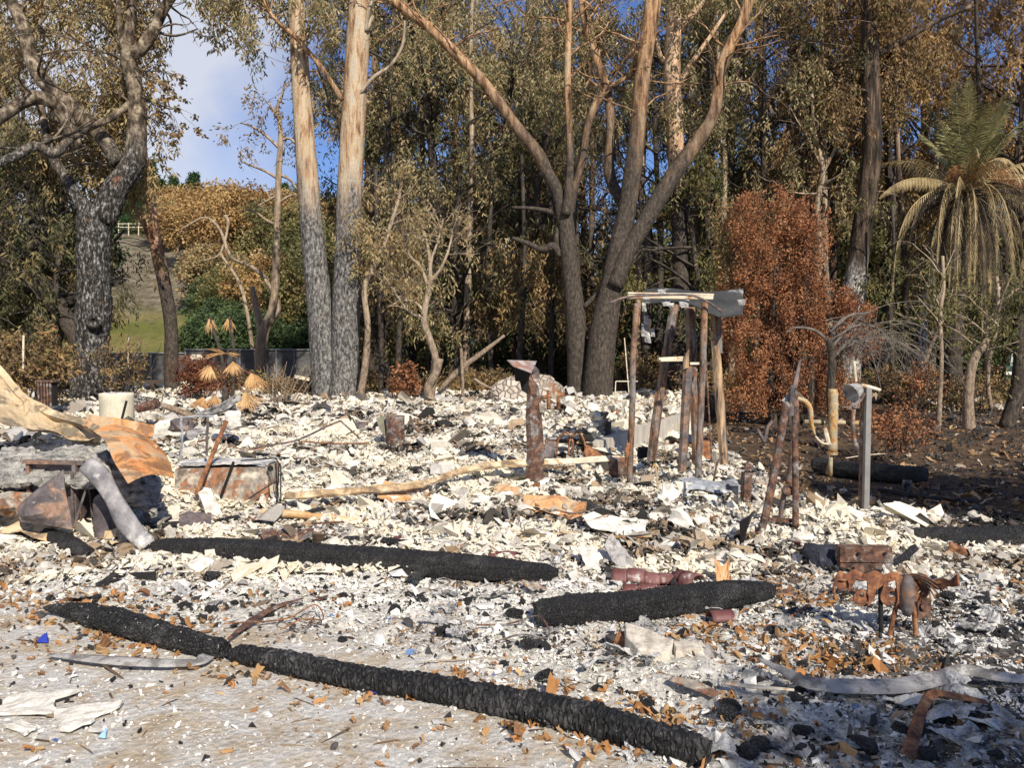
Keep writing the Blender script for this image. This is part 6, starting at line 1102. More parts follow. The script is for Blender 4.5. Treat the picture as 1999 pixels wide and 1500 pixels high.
strew(rk, 120, lambda: (rnd.uniform(0, 1800), rnd.uniform(800, 1120)), 0.5, 1.5, -0.02); strew(ck, 75, lambda: (rnd.uniform(0, 1999), rnd.uniform(1110, 1490)), 0.35, 1.1, -0.01)
# ---- canister in the middle
b = W(772, 872, 10.6); T = thing('rusty_canister', 'small open rusty grey canister standing in the mid rubble', 'canister', b); mb = MB(); mb.lathe([(0.02, 0), (0.115, 0.0), (0.125, 0.02), (0.118, 0.2), (0.122, 0.40), (0.110, 0.40), (0.108, 0.1), (0.01, 0.08)], b, 24); part('body', mb, M_DRUST, T, True)
mb = MB(); mb.sheet(quad(b+Vector((-.27, .1, .36)), b+Vector((-.05, .14, .42)), b+Vector((-.10, .02, .1)), b+Vector((-.20, 0, .22)), bulge=.03), 0.006); one('bent_sheet', mb, simple('olive_sheet', [(0.3, (0.10, 0.10, 0.07)), (0.7, (0.24, 0.23, 0.16))], 4), 'olive green bent sheet behind the small canister', 'metal sheet')
# ---- rusty pillar with bent cap
D = 8.95; f = W(1044, 940, D); T = thing('rusty_pillar', 'upright rusty steel pillar with a bent sheet cap in the centre of the lot', 'steel pillar', f); mb = MB()
P = [W(1043, 938, D), W(1045, 880, D), W(1042, 820, D), W(1040, 760, D+.02), W(1030, 740, D+.02), W(1028, 715, D+.05)]; wd = [0.095, 0.09, 0.085, 0.06, 0.05, 0.05]
C = curve_pts(P, 6); wv = interp(wd, len(C)); mb.sheet([[p+Vector((-w_, -0.01, 0)), p+Vector((-w_*0.4, -0.055, 0)), p+Vector((w_*0.35, -0.06, 0)), p+Vector((w_, 0.0, 0)), p+Vector((w_*.7, .07, 0))] for p, w_ in zip(C, wv)], 0.008); part('column', mb, M_DRUST, T)
mb = MB(); mb.sheet(quad(W(990, 703, D-.3), W(1048, 705, D+.25), W(1038, 728, D-.28), W(1002, 715, D-.35)), 0.006); part('cap_sheet', mb, simple('cap_metal', [(0.3, (0.14, 0.10, 0.09)), (0.5, (0.32, 0.27, 0.25)), (0.7, (0.5, 0.47, 0.44))], 9, 0.7, cols2=[(0.4, (0.25, 0.12, 0.09)), (0.6, (0.32, 0.17, 0.12))], sc2=8), T)
mb = MB(); mb.sheet(quad(W(1002, 716, D-.2), W(1037, 728, D-.22), W(1030, 745, D-.1), W(1006, 745, D-.1)), 0.006); mb.sheet(quad(W(1010, 720, D-.1), W(1034, 730, D-.1), W(1030, 770, D-.05), W(1018, 762, D-.05)), 0.006); part('cap_flap', mb, M_BLACK, T)  # flaps turned from the sun, their shade put in as black
mb = MB(); mb.sheet(quad(W(1042, 712, D), W(1052, 722, D), W(1054, 738, D), W(1040, 740, D)), 0.006); part('cap_flap', mb, M_STEEL, T)
mb = MB(); mb.sheet(quad(W(1052, 786, D-.04), W(1064, 790, D-.04), W(1064, 806, D-.04), W(1054, 806, D-.04)), 0.01); part('torn_bracket', mb, M_PAINT, T)
mb = MB(); mb.sheet(quad(W(1064, 742, D+1), W(1088, 750, D+1), W(1088, 775, D+1), W(1078, 778, D+1)), 0.01); one('hanging_sheet', mb, M_PAINT, 'small pointed grey green sheet just right of the pillar cap', 'metal sheet')
# orange flanged cross bar
D = 13; T = thing('orange_bracket', 'small bright orange pipe bracket standing on the rubble crest', 'bracket', W(1090, 798, D)); mb = MB(); mb.tube([W(1052, 778, D), W(1102, 770, D)], 0.035, 8); part('bar', mb, M_RUST, T, True)
for x in (1071, 1090): mb = MB(); mb.tube([W(x, 762, D), W(x, 800, D)], 0.032, 8); part('post', mb, M_RUST, T, True)
# stone mound
mb = MB(); c = W(1032, 800, 18.2); mb.rock(c, (1.75, 1.2, 1.5), 0, 4, 0.28, 4); T = one('stone_mound', mb, M_STONE, 'rounded heap of mortared stones behind the rubble crest', 'stone heap', smooth=True)
# spring coils
D = 10.2; T = thing('rusty_hoops', 'pair of double rusty steel hoops on a bar beside the pillar', 'hoops', W(1115, 895, D)); 
for x in (1103, 1126):
    for k in range(2):
        mb = MB(); c = W(x, 890, D+0.14*k); pts = [c+Vector((-.11, 0, 0)), c+Vector((-.10, 0, .15)), c+Vector((-.06, 0, .25)), c+Vector((0, 0, .29)), c+Vector((.06, 0, .25)), c+Vector((.10, 0, .15)), c+Vector((.11, 0, -.02))]; C = curve_pts(pts, 5)
        mb.sheet([[p+Vector((0, -.03, 0))*1.0+(p-c)*0.06, p+Vector((0, .03, 0))+(p-c)*0.06] for p in C], 0.02); part('hoop', mb, M_DRUST if k else M_RUST, T, True)
mb = MB(); mb.box(W(1090, 862, D+.3), (0.35, 0.05, 0.05)); part('bar', mb, M_DRUST, T); mb = MB(); mb.sheet(quad(W(1142, 868, D), W(1150, 870, D), W(1182, 893, D-.2), W(1140, 893, D-.2)), 0.01); part('plate', mb, M_RUST, T)
mb = MB(); mb.sheet(quad(W(1066, 862, D-.1), W(1088, 862, D), W(1080, 893, D-.2), W(1060, 893, D-.2)), 0.01); part('end_plate', mb, M_STEEL, T)
# foundation wall along the slab edge (top edge butted under the rubble)
T = thing('foundation_wall', 'low pale concrete foundation wall along the raised floor edge', 'wall', (F1[0], F1[1], 0)); dx, dy = (F2[0]-F1[0])/FD, (F2[1]-F1[1])/FD
t = NT('board_marked_concrete'); v = t.vec((6, 6, 0.5)); c = t.ramp(t.noise(v, 2.2, 6, 0.7), [(0.3, (0.27, 0.24, 0.2)), (0.5, (0.46, 0.42, 0.35)), (0.7, (0.6, 0.56, 0.48))]); t.bump(t.noise(t.vec(), 20, 6, .7), .5, .02); M_WALL = t.fin(c, .95)
for k in range(5):
    a, b = k/5+0.004, (k+1)/5-0.004; mb = MB(); q = [Vector((F1[0]+dx*FD*s+FN[0]*o_, F1[1]+dy*FD*s+FN[1]*o_, 0)) for s, o_ in ((a, -0.10), (b, -0.10), (b, -0.25), (a, -0.25))]; mb.prism([p-Vector((0, 0, 0.3)) for p in q], (0, 0, 1), 0.3+SLAB_H+0.02*rnd.uniform(0, 2)); part('wall_section', mb, M_WALL, T)
# brick upright, small boxes
mb = MB(); mb.box(W(1201, 814, 14.6), (0.12, 0.1, 0.27), (0, 0, .1), jit=.01); one('brick', mb, M_RUST, 'upright red brick on the rubble at the slab edge', 'brick')
mb = MB(); mb.box(W(1377, 879, 11.3), (0.15, 0.1, 0.24), jit=.008); one('rusty_box', mb, M_RUST, 'small orange rusty box standing between the frame posts', 'box')
mb = MB(); mb.box(W(1256, 884, 11.3), (0.14, 0.1, 0.13), (0.1, 0, 0.2), jit=.01); one('dark_block', mb, M_BLACK, 'small dark block left of the frame inner leg', 'block')
mb = MB(); mb.rock(W(1210, 912, 9.4), (0.28, 0.2, 0.25), .3, 2, .3, 3); one('burnt_motor', mb, M_DRUST, 'lumpy rusted motor housing at the foot of the left frame post', 'motor')
mb = MB(); mb.rock(W(1346, 857, 12.2), (0.12, 0.1, 0.16), .3, 1, .2, 3); one('blue_can', mb, simple('dark_blue', [(0.3, (0.01, 0.015, 0.035)), (0.7, (0.03, 0.04, 0.09))], 5), 'dark blue crushed can behind the frame', 'can')
# ---- steel frame with collapsed roof
D = 9.0; T = thing('collapsed_shelter', 'tall tottering frame of rusty posts carrying a pale beam and a black roof panel', 'frame', W(1300, 945, D))
M_PLYW = simple('charred_split_wood', [(0.3, (0.14, 0.09, 0.055)), (0.5, (0.42, 0.27, 0.15)), (0.66, (0.62, 0.46, 0.30))], 2.2, 0.9, 0, 0.5, 0.01, 40, stretch=(5, 5, 0.8), cols2=[(0.3, (0.04, 0.033, 0.03)), (0.6, (0.12, 0.10, 0.09))], sc2=2.4, th=0.52)
M_POST = simple('post_rust_grad', [(0.38, (0.05, 0.03, 0.022)), (0.5, (0.20, 0.105, 0.06)), (0.62, (0.36, 0.20, 0.11))], 6, 0.85, 0, 0.5, 0.01, 50, stretch=(3, 3, 0.8), cols2=[(0.3, (0.13, 0.115, 0.105)), (0.7, (0.26, 0.235, 0.215))], sc2=3, th=0.53, soot=0.6, ssc=9)
for pts, r, dd, m in (([(1229, 950), (1231, 880), (1234, 800), (1236, 700), (1240, 640), (1243, 592)], 0.034, D, M_POST), ([(1362, 950), (1365, 880), (1369, 780), (1373, 680), (1376, 590)], 0.037, D, M_POST)):
    mb = MB(); mb.tube(curve_pts([W(x, y, dd) for x, y in pts], 5), r, 12, noise=0.06, nsc=6); part('post', mb, m, T, True)
def plank(pts, wd, D2, th=0.05):
    mb = MB(); C = curve_pts([W(x, y, D2) for x, y in pts], 4); wv = interp(wd, len(C)); mb.sheet([[p+Vector((-w_*D2/FPX, -th*0.4, rnd.uniform(-.006, .006))), p+Vector((-w_*.3*D2/FPX, -th, 0)), p+Vector((w_*.4*D2/FPX, -th*0.9, 0)), p+Vector((w_*D2/FPX, 0, 0))] for p, w_ in zip(C, wv)], 0.03); return mb
part('post', plank([(1270, 900), (1280, 820), (1292, 740), (1300, 690), (1312, 620), (1318, 595)], [5.6, 6.2, 6.2, 5.6, 5.6, 5.0], D+1.5), M_POST, T, label='inner brown leg leaning left')
part('post', plank([(1330, 920), (1334, 860), (1338, 780), (1342, 715)], [4.8, 5.2, 5.6, 5.6], D+.6), M_STEEL, T, label='grey perforated steel leg')
part('post', plank([(1358, 905), (1356, 820), (1352, 740), (1348, 660), (1345, 600)], [4.3, 5.0, 6.2, 7.4, 7.4], D+1.2), M_POST, T, label='dark inner leg with white scorched foot'); part('post', plank([(1412, 905), (1408, 840), (1402, 760), (1398, 700), (1394, 665)], [5.0, 5.6, 5.6, 5.0, 3.7], D+.9), M_PLYW, T, label='split wooden post scorched orange'); part('post', plank([(1401, 690), (1399, 640), (1392, 600), (1390, 590)], [5, 5, 8, 7], D+.92), M_POST, T)
mb = MB(); mb.tube([W(1390, 905, D+.7), W(1378, 710, D+.7)], 0.010, 5); mb.tube([W(1386, 640, D+.5), W(1394, 690, D+.5)], 0.006, 4); part('rod', mb, M_DRUST, T)
holes = MB()
for i in range(14): holes.lathe([(0.007, 0), (0.007, 0.004)], W(1333.5+i*0.62, 880-i*12, D+0.545), 8, axis=Vector((0, -1, 0)))
part('bolt_holes', holes, M_BLACK, T)
mb = MB(); c = W(1308, 580, D); mb.box(c, (0.93, 0.07, 0.045), (0, 0.01, 0), jit=0.006); mb.box(W(1308, 574, D+.02), (0.94, 0.10, 0.02), (0, 0.02, 0), jit=0.004); part('top_beam', mb, M_CREAMP, T)
mb = MB(); mb.tube(curve_pts([W(1190, 592, D-.1), W(1225, 580, D-.1), W(1290, 576, D-.1), W(1350, 577, D-.1), W(1385, 592, D-.1), W(1408, 608, D-.1)], 6), 0.013, 7); part('bent_conduit', mb, M_STEEL, T, True)
mb = MB(); P = []
for i in range(9):
    P.append([W(1262+i*23.6, 569 + 0.5*i - 3 + (0 if i < 8 else -2), D+.9-0.10*j) + Vector((0, 0, -0.028*j - (0.028*j*min(1, max(0, i-3)/3)) + 0.02*math.sin(i+j))) for j in range(6)])
mb.sheet(P, 0.01); part('roof_panel', mb, M_TAR, T)
mb = MB()
for x, y, s in ((1292, 570, 12), (1300, 590, 14), (1310, 596, 9), (1335, 592, 16), (1262, 585, 12), (1448, 590, 12)):
    q = W(x, y, D-.03); mb.sheet(quad(q+Vector((-.004*s, 0, .002*s)), q+Vector((.004*s, .01, .003*s)), q+Vector((.003*s, 0, -.003*s)), q+Vector((-.002*s, 0, -.003*s)), 3, 3, .01), 0.004)
for x, y, s in ((1262, 625, 10), (1259, 645, 13), (1258, 600, 9), (1265, 658, 12), (1275, 650, 8)): q = W(x, y, D+.3); mb.sheet(quad(q+Vector((-.003*s, 0, .006*s)), q+Vector((.002*s, .02, .005*s)), q+Vector((.003*s, 0, -.006*s)), q+Vector((-.003*s, 0, -.005*s)), 3, 3, .02), 0.004)
part('ash_tatters', mb, M_ASHG, T)
mb = MB(); mb.box(W(1310, 702, D+1.0), (0.30, 0.06, 0.045), (0, -.05, 0), jit=.01); mb.box(W(1375, 710, D+1), (0.35, 0.04, 0.03), (0, 0, 0), jit=.005); part('middle_rail', mb, M_CREAMP, T)
mb = MB(); mb.prism([W(1334, 700, D+.5), W(1345, 682, D+.5), W(1345, 718, D+.5), W(1338, 720, D+.5), W(1333, 722, D+.5)], (0, 1, 0), 0.03); part('splintered_wood', mb, M_PLYW, T)
mb = MB(); mb.box(W(1352, 728, D+1.05), (0.10, 0.08, 0.10)); part('splice_plate', mb, M_DRUST, T)
mb = MB(); mb.prism([W(1290, 735, D+1.2), W(1298, 735, D+1.2), W(1296, 700, D+1.2), W(1291, 700, D+1.2)], (0, 1, 0), 0.03); part('splintered_wood', mb, M_PLYW, T)
mb = MB(); mb.tube(curve_pts([W(1222, 905, D-.05), W(1224, 880, D-.05), W(1227, 865, D-.03)], 4), interp([0.012, 0.03, 0.02], 9), 7); part('knob', mb, M_RUST, T, True)
# thin wire frame behind
mb = MB()
for a, b in (((1202, 745), (1200, 790)), ((1202, 745), (1245, 745)), ((1196, 782), (1285, 780)), ((1219, 660), (1228, 770))): mb.tube([W(*a, 16), W(*b, 16)], 0.012, 4)
one('wire_frame', mb, M_CREAMP, 'thin pale wire frame behind the left frame post', 'wire')
# blue grey sheet at the foot
C = curve_pts([W(1328, 945, 8.4), W(1360, 942, 8.45), W(1400, 950, 8.4), W(1440, 944, 8.5)], 4); mb = MB(); mb.sheet([[p+Vector((0, .10, .03)), p+Vector((0, 0, .01)), p+Vector((0, -.06, -.02)), p+Vector((0, -.09, -.06))] for p in C], 0.006); one('galvanised_channel', mb, M_GALV, 'bent blue grey galvanised channel at the feet of the frame', 'metal channel')
mb = MB(); mb.sheet([[p+Vector((0, .03, .02)), p+Vector((0, -.04, -.02))] for p in curve_pts([W(1293, 953, 8.2), W(1308, 968, 8.1), W(1322, 985, 8.0), W(1345, 980, 8.1)], 4)], 0.006); one('galvanised_strip', mb, M_GALV, 'small bent blue grey strip left of the galvanised channel', 'metal strip')
mb = MB(); mb.box(W(1435, 962, 8.35), (0.02, 0.15, 0.17), (0, 0, .3)); mb.box(W(1432, 946, 8.35), (0.10, 0.12, 0.012)); one('galvanised_bracket', mb, M_GALV, 'white grey metal bracket beside the small capped post', 'bracket')
for pts, r, lab in (([(1279, 905), (1282, 930), (1285, 955)], 0.012, 'pale tan stick leaning at the foot of the inner leg'), ([(1268, 930), (1278, 905)], 0.010, 'short dark stick left of the pale tan stick'), ([(1393, 940), (1400, 905), (1412, 885)], 0.012, 'thin brown stick right of the front frame post')): mb = MB(); mb.tube(curve_pts([W(x, y, 8.6) for x, y in pts], 3), r, 5); one('stick', mb, M_YEL if 'tan' in lab else M_DRUST, lab, 'stick')
# small capped post
D = 7.9; f = W(1457, 978, D); T = thing('small_post', 'short rusty square post with a notched head right of the frame', 'post', f); mb = MB(); mb.box(W(1457, 950, D), (0.082, 0.07, 0.27), (0, 0.04, 0.2), jit=.003); part('shaft', mb, M_DRUST, T); mb = MB(); mb.box(W(1459, 915, D), (0.095, 0.085, 0.015), (0, .04, .2)); mb.box(W(1459, 924, D), (0.09, 0.08, 0.012), (0, .04, .2)); mb.box(W(1459, 908, D), (0.06, 0.05, 0.03), (0, .04, .2)); part('head', mb, M_DRUST, T)
# ---- tripod of posts
D = 6.9; T = thing('leaning_posts', 'cluster of scorched pipe posts leaning together like a tripod at the right', 'pipe posts', W(1520, 1050, D))
for pts, r, dd, m, nm in (([(1480, 1062), (1498, 990), (1514, 910), (1528, 830), (1536, 785)], 0.033, D-.1, M_DRUST, 'post'), ([(1553, 1030), (1553, 950), (1552, 870), (1553, 780)], 0.028, D, M_DRUST, 'post'), ([(1540, 945), (1545, 900), (1550, 860)], 0.026, D+.15, M_DRUST, 'post'), ([(1523, 1035), (1526, 990), (1534, 950)], 0.022, D+.1, M_STEEL, 'post')):
    mb = MB(); mb.tube(curve_pts([W(x, y, dd) for x, y in pts], 6), r, 10, noise=0.10, nsc=9); part(nm, mb, m, T, True)
mb = MB(); mb.sheet(quad(W(1544, 752, D-.04), W(1552, 752, D-.04), W(1550, 812, D-.04), W(1541, 812, D-.04)), 0.02); part('top_blade', mb, M_STEEL, T)
mb = MB(); mb.prism([W(1548, 755, D), W(1560, 705, D), W(1565, 700, D), W(1556, 760, D)], (0, 1, 0), 0.02); part('spike', mb, M_STEEL, T)
mb = MB(); mb.sheet(quad(W(1526, 782, D+.02), W(1543, 765, D+.02), W(1543, 785, D+.02), W(1530, 786, D+.02)), 0.006); part('torn_flap', mb, M_GALV, T)
mb = MB(); mb.sheet(quad(W(1553, 760, D+.05), W(1572, 778, D+.05), W(1560, 782, D+.05), W(1552, 780, D+.05)), 0.006); part('torn_flap', mb, M_DRUST, T)
mb = MB(); mb.tube(curve_pts([W(1556, 778, D), W(1572, 784, D), W(1582, 800, D), (W(1584, 825, D)), W(1591, 850, D)], 5), interp([.018, .022, .022, .018, .01], 21), 8, noise=.1); part('elbow_pipe', mb, M_YEL, T, True)
mb = MB(); mb.tube(curve_pts([W(1592, 852, D), W(1605, 865, D), W(1624, 868, D)], 5), .007, 5); mb.tube([W(1611, 838, D+.2), W(1618, 868, D)], .018, 6); part('cable', mb, M_CREAMP, T)
mb = MB(); mb.box(W(1528, 1016, D+.05), (0.24, 0.03, 0.03), (0, 0.05, 0)); part('crossbar', mb, M_DRUST, T); mb = MB(); mb.rock(W(1538, 960, D+.05), (.12, .08, .08), 0, 2, .3, 2); part('fittings', mb, M_DRUST, T)
# ---- yellow valve post
D = 9.2; T = thing('yellow_valve_post', 'thick yellow flaking pipe post crossed by a yellow pipe', 'pipe post', W(1622, 925, D)); mb = MB(); mb.tube(curve_pts([W(1626, 883, D), W(1626, 830, D), W(1627, 790, D), W(1626, 760, D)], 6), [.052+.004*math.sin(i*1.7) for i in range(19)], 14, noise=.08, nsc=8); part('post', mb, M_YEL, T, True)
mb = MB(); mb.tube([W(1621, 930, D), W(1622, 882, D)], .024, 8); part('lower_stem', mb, M_YEL, T, True); mb = MB(); mb.lathe([(.06, 0), (.062, .03)], W(1625, 888, D), 14); part('flange', mb, M_YEL, T)
mb = MB(); mb.tube([W(1570, 824, D+.06), W(1675, 826, D+.06)], .028, 10, noise=.1); part('cross_pipe', mb, M_YEL, T, True)
for x in (1602, 1650): mb = MB(); mb.tube([W(x, 824, D+.06), W(x+5, 824, D+.06)], .034, 10); part('coupling', mb, M_BLACK, T)
mb = MB(); mb.tube(curve_pts([W(1666, 800, D), W(1665, 830, D), W(1668, 860, D), W(1678, 885, D-.1), W(1681, 930, D-.15), W(1678, 990, D-.7)], 6), .022, 9, noise=.1); part('down_pipe', mb, M_PAINT, T, True); mb = MB(); mb.tube([W(1614, 925, D+.2), W(1622, 895, D)], .018, 6); part('brace', mb, M_YEL, T)
# ---- grey channel lamp post
D = 7.4; f = W(1688, 998, D); T = thing('grey_channel_post', 'straight grey square post with a bent lamp head hanging left from its top', 'post', f)
mb = MB(); a = W(1690, 1002, D); b = W(1691, 758, D); mb.box((a+b)/2, (0.052, 0.06, (b-a).length), (0, 0.003, 0.2)); part('shaft', mb, simple('grey_post', [(0.3, (0.16, 0.155, 0.145)), (0.5, (0.23, 0.22, 0.205)), (0.7, (0.30, 0.285, 0.265))], 4, .7, .2, .2), T); mb = MB(); mb.box((a+b)/2+Vector((-.032, .03, 0)), (0.012, 0.05, (b-a).length-0.02)); part('rusty_flange', mb, M_DRUST, T)
mb = MB(); mb.lathe([(.035, 0), (.055, .01), (.085, .10), (.088, .115), (.08, .11), (.03, .02)], W(1678, 758, D), 14, axis=Vector((-.75, -.3, -.35))); part('lamp_head', mb, M_GREY, T, True)
mb = MB(); mb.tube(curve_pts([W(1680, 752, D-.02), W(1697, 756, D), W(1718, 762, D)], 4), .016, 7, noise=.15); part('arm', mb, M_CREAMP, T, True); mb = MB(); mb.tube(curve_pts([W(1688, 768, D-.03), W(1680, 782, D-.04), W(1664, 795, D-.05)], 4), .013, 6); mb.sheet(quad(W(1666, 782, D-.05), W(1682, 778, D-.05), W(1672, 796, D-.05), W(1655, 800, D-.05)), .005); part('bracket', mb, M_STEEL, T)
mb = MB(); mb.tube([W(1667, 705, D+.1), W(1671, 745, D+.1)], .013, 6); part('rod', mb, M_CREAMP, T)
# ---- bolted plates
for x, y, lab in ((1781, 1018, 'square cream plate with a round bolt at the end of the shaded log'), (1770, 952, 'grey square plate with a bolt behind the burnt plank')):
    p = onG(x, y+8); D2 = p.y; T = thing('bolted_plate', lab, 'plate', p); s = 20*D2/FPX; mb = MB(); mb.box(W(x, y-4, D2), (s, .012, s*1.05), (0.1, 0.05, 0.2)); part('plate', mb, M_CONC if x > 1775 else M_STEEL, T); mb = MB(); mb.lathe([(s*.28, 0), (s*.28, .015), (s*.1, .03)], W(x, y-4, D2-.01), 12, axis=Vector((0.2, -1, -.1))); part('bolt', mb, M_RUST if x > 1775 else M_BLACK, T)
# V shaped pegs
mb = MB(); mb.tube([W(1492, 862, 11.8), W(1478, 838, 11.8)], .025, 6); mb.tube([W(1492, 862, 11.8), W(1498, 835, 11.8), W(1508, 822, 11.8)], .028, 6); one('bent_stake', mb, M_STEEL, 'grey v shaped pipe stakes on the dark yard behind the tripod', 'stake')
# ---- rusty box and its dark neighbour
D = 5.9; p = onG(1680, 1128); T = thing('rusty_cabinet', 'rusty brown metal box half buried in the rubble at the right', 'metal box', p); c = W(1679, 1092, p.y+.15); mb = MB(); mb.box(c+Vector((0, -.06, .055)), (.355, .10, .108), (0, -.01, -.04), jit=.006); part('body', mb, M_DRUST, T); mb = MB(); mb.box(c+Vector((0, -.057, -.055)), (.357, .103, .108), (0, -.01, -.04), jit=.006); part('lower_body', mb, M_DRUST, T)
mb = MB()
for dx_ in (-.06, .12): mb.lathe([(.011, 0), (.011, .006)], c+Vector((dx_, -.119, .07)), 8, axis=Vector((0, -1, 0)))
part('holes', mb, M_BLACK, T)
mb = MB(); mb.rock(W(1612, 1100, p.y+.25), (.30, .25, .26), .5, 3, .5, 8); one('shadowed_lump', mb, simple('navy_shadow', [(0.3, (.012, .013, .02)), (0.6, (.04, .042, .06)), (.7, (.2, .2, .2))], 9, .9, bs=.9, bd=.03), 'ash lump beside the rusty box with its bluish shadow painted in navy', 'lump')  # ash lump; the bluish shadow beside the box is painted into its colour
mb = MB(); P = []
for i in range(12): P.append([W(1500+j*16, 1150-i*13, 5.75+i*.13) + Vector((0, 0, .10*float(fbm(i*.5, j*.5, 0, 13, 3)))) for j in range(8)])
# ---- rusty scroll ironwork
p = onG(1720, 1250); D = p.y+.02; T = thing('rusty_scroll_iron', 'low rusty ironwork of round scrolls standing on three stakes at the lower right', 'ironwork', p)
M_SCRO = simple('scroll_rust', [(0.36, (0.07, 0.03, 0.02)), (0.5, (0.20, 0.08, 0.04)), (0.62, (0.34, 0.16, 0.075))], 16, .9, bs=.6, soot=.4, ssc=14)
def disc(x, y, r, hole=None, th=.012, D2=None, sq=1.0):
    mb = MB(); c = W(x, y, D2 or D); rr = r*D/FPX; n = 28; o = []; i_ = []
    for k in range(n):
        a = 2*PI*k/n; o.append(c+Vector((rr*math.cos(a), 0, rr*sq*math.sin(a))))
        if hole: i_.append(c+Vector((hole[0]*rr+hole[2]*rr*math.cos(a), 0, hole[1]*rr+hole[2]*rr*math.sin(a))))
    if not hole: return mb.prism(o, (0, 1, 0), th)
    vs = o+i_; vs2 = [q+Vector((0, th, 0)) for q in vs]; f = []
    for k in range(n): q = (k+1) % n; f += [(k, q, n+q, n+k), (2*n+k, 3*n+k, 3*n+q, 2*n+q), (k, 2*n+k, 2*n+q, q), (n+k, n+q, 3*n+q, 3*n+k)]
    return mb.add(vs+vs2, f)
for x, y, r, h in ((1645, 1140, 14, None), (1681, 1168, 16, (.1, .35, .35)), (1735, 1165, 18, (.45, .25, .42)), (1712, 1135, 15, None), (1788, 1160, 15, (.5, .3, .3)), (1783, 1145, 11, None)): 
    part('scroll', disc(x, y, r*.9, h, D2=D-rnd.uniform(0, .03), sq=1.15), M_SCRO, T); mb = MB(); C = curve_pts([W(x+r*.1, 1124, D-.01), W(x+r*1.0, 1128, D-.01), W(x+r*1.25, y-4, D-.01), W(x+r*.9, y+r*.8, D-.01)], 5); mb.sheet([[q+Vector((0.022*(1-abs(k_-8)/14), 0, .01)), q-Vector((0.022*(1-abs(k_-8)/14), 0, .01))] for k_, q in enumerate(C)], .012); part('scroll_stem', mb, M_SCRO, T)
mb = MB(); C = curve_pts([W(1628, 1160, D), W(1634, 1128, D), W(1660, 1122, D), W(1700, 1124, D), W(1740, 1126, D), W(1790, 1132, D), W(1840, 1140, D-.1), W(1872, 1131, D-.2)], 5); mb.sheet([[q+Vector((0, 0, .018+.012*math.sin(i*1.3))), q+Vector((0, -.01, -.012-.02*abs(math.sin(i*.6))))] for i, q in enumerate(C)], .012); part('top_band', mb, M_SCRO, T)
mb = MB()
for a in range(5): mb.tube(curve_pts([W(1735+a*6, 1128-a, D), W(1790+a*4, 1122+a*5, D-.05), W(1850-a*8, 1150+a*6, D-.12)], 4), .005, 4)
part('wires', mb, M_DRUST, T)
mb = MB(); mb.prism([W(1790, 1130, D-.04), W(1800, 1150, D-.04), W(1860, 1142, D-.14), W(1830, 1136, D-.1)], (0, 1, 0), .01); part('point', mb, M_RUST, T)
for pts, m in (([(1720, 1238), (1719, 1170), (1719, 1140)], M_BLACK), ([(1735, 1250), (1742, 1215), (1750, 1180), (1752, 1150)], M_RUST), ([(1789, 1268), (1786, 1220), (1783, 1175), (1782, 1130)], M_RUST)): mb = MB(); mb.tube(curve_pts([W(x, y, D+.02) for x, y in pts], 4), .0135, 8); part('stake', mb, m, T, True)
mb = MB(); mb.lathe([(.02, -.12), (.035, -.08), (.042, 0), (.038, .06), (.02, .11)], W(1771, 1160, D-.02), 12); part('bulb', mb, M_STEEL, T, True)
mb = MB(); mb.box(W(1802, 1188, D+.08), (.085, .02, .11), (0, 0, .2)); mb.lathe([(.02, 0), (.02, .012)], W(1803, 1184, D+.06), 10, axis=Vector((0, -1, 0))); part('rear_plate', mb, M_DRUST, T)
mb = MB(); mb.box(W(1806, 1160, D+.10), (.10, .02, .12), (0.1, 0.1, .1)); one('cream_plate', mb, M_CONC, 'cream plate behind the right end of the scroll ironwork', 'plate')
# ---- burgundy tiles
def barrel(label, px, py, n, step, ang, r=.075, L=.12, roll=0, name='burgundy_tiles'):
    p = onG(px, py); T = thing(name, label, 'roof tiles', p); d = Vector((math.cos(ang), math.sin(ang), 0)); s = Vector((-d.y, d.x, 0))
    for k in range(n):
        c = p + d*(step*k) + Vector((0, 0, .01+.008*(k % 2))); rr = r*(1-.07*k)*rnd.uniform(.9, 1.05); P = []
        for i in range(5): q = c + d*(L*i/4)*rnd.uniform(.97, 1.0); P.append([q + s*rr*math.cos(a) + Vector((0, 0, rr*math.sin(a)*rnd.uniform(.95, 1.0))) for a in np.linspace(.05+roll, PI-.05+roll, 11)])
        mb = MB(); mb.sheet(P, .008); part('tile', mb, M_BURG, T, True)
barrel('row of broken burgundy clay tiles just above the short charred timber', 1195, 1135, 5, .105, -.25); barrel('second row of burgundy tiles leaning on the first, nearer the timber', 1215, 1162, 4, .10, -.15, .06); barrel('burgundy tile stub with splayed pieces right of the tile rows', 1325, 1140, 2, .06, -1.0, .09, .12, .3); barrel('burgundy tile fragments behind the right end of the long flat beam', 955, 1098, 4, .10, .05, .06, .1)
barrel('single burgundy tile below the short charred timber', 1385, 1215, 1, .1, .2, .05, .14)
scrap('ash_sheet', 'curled pale ash sheet folded over the burgundy tiles', 'ash sheet', 1215, 1120, 40, 80, M_GREY, 0.6, .03, tilt=.9, lift=.1, seed=41); scrap('ash_sheet', 'large pale ash sheet left of the burgundy tiles', 'ash sheet', 1165, 1110, 60, 44, M_PLAST, .3, .03, tilt=.5, lift=.06, seed=42)
scrap('leaf_scrap', 'upright orange curled leaf right of the burgundy stub', 'leaf', 1411, 1140, 28, 40, M_ORNG, 0, .03, tilt=1.4, lift=.06, seed=43)
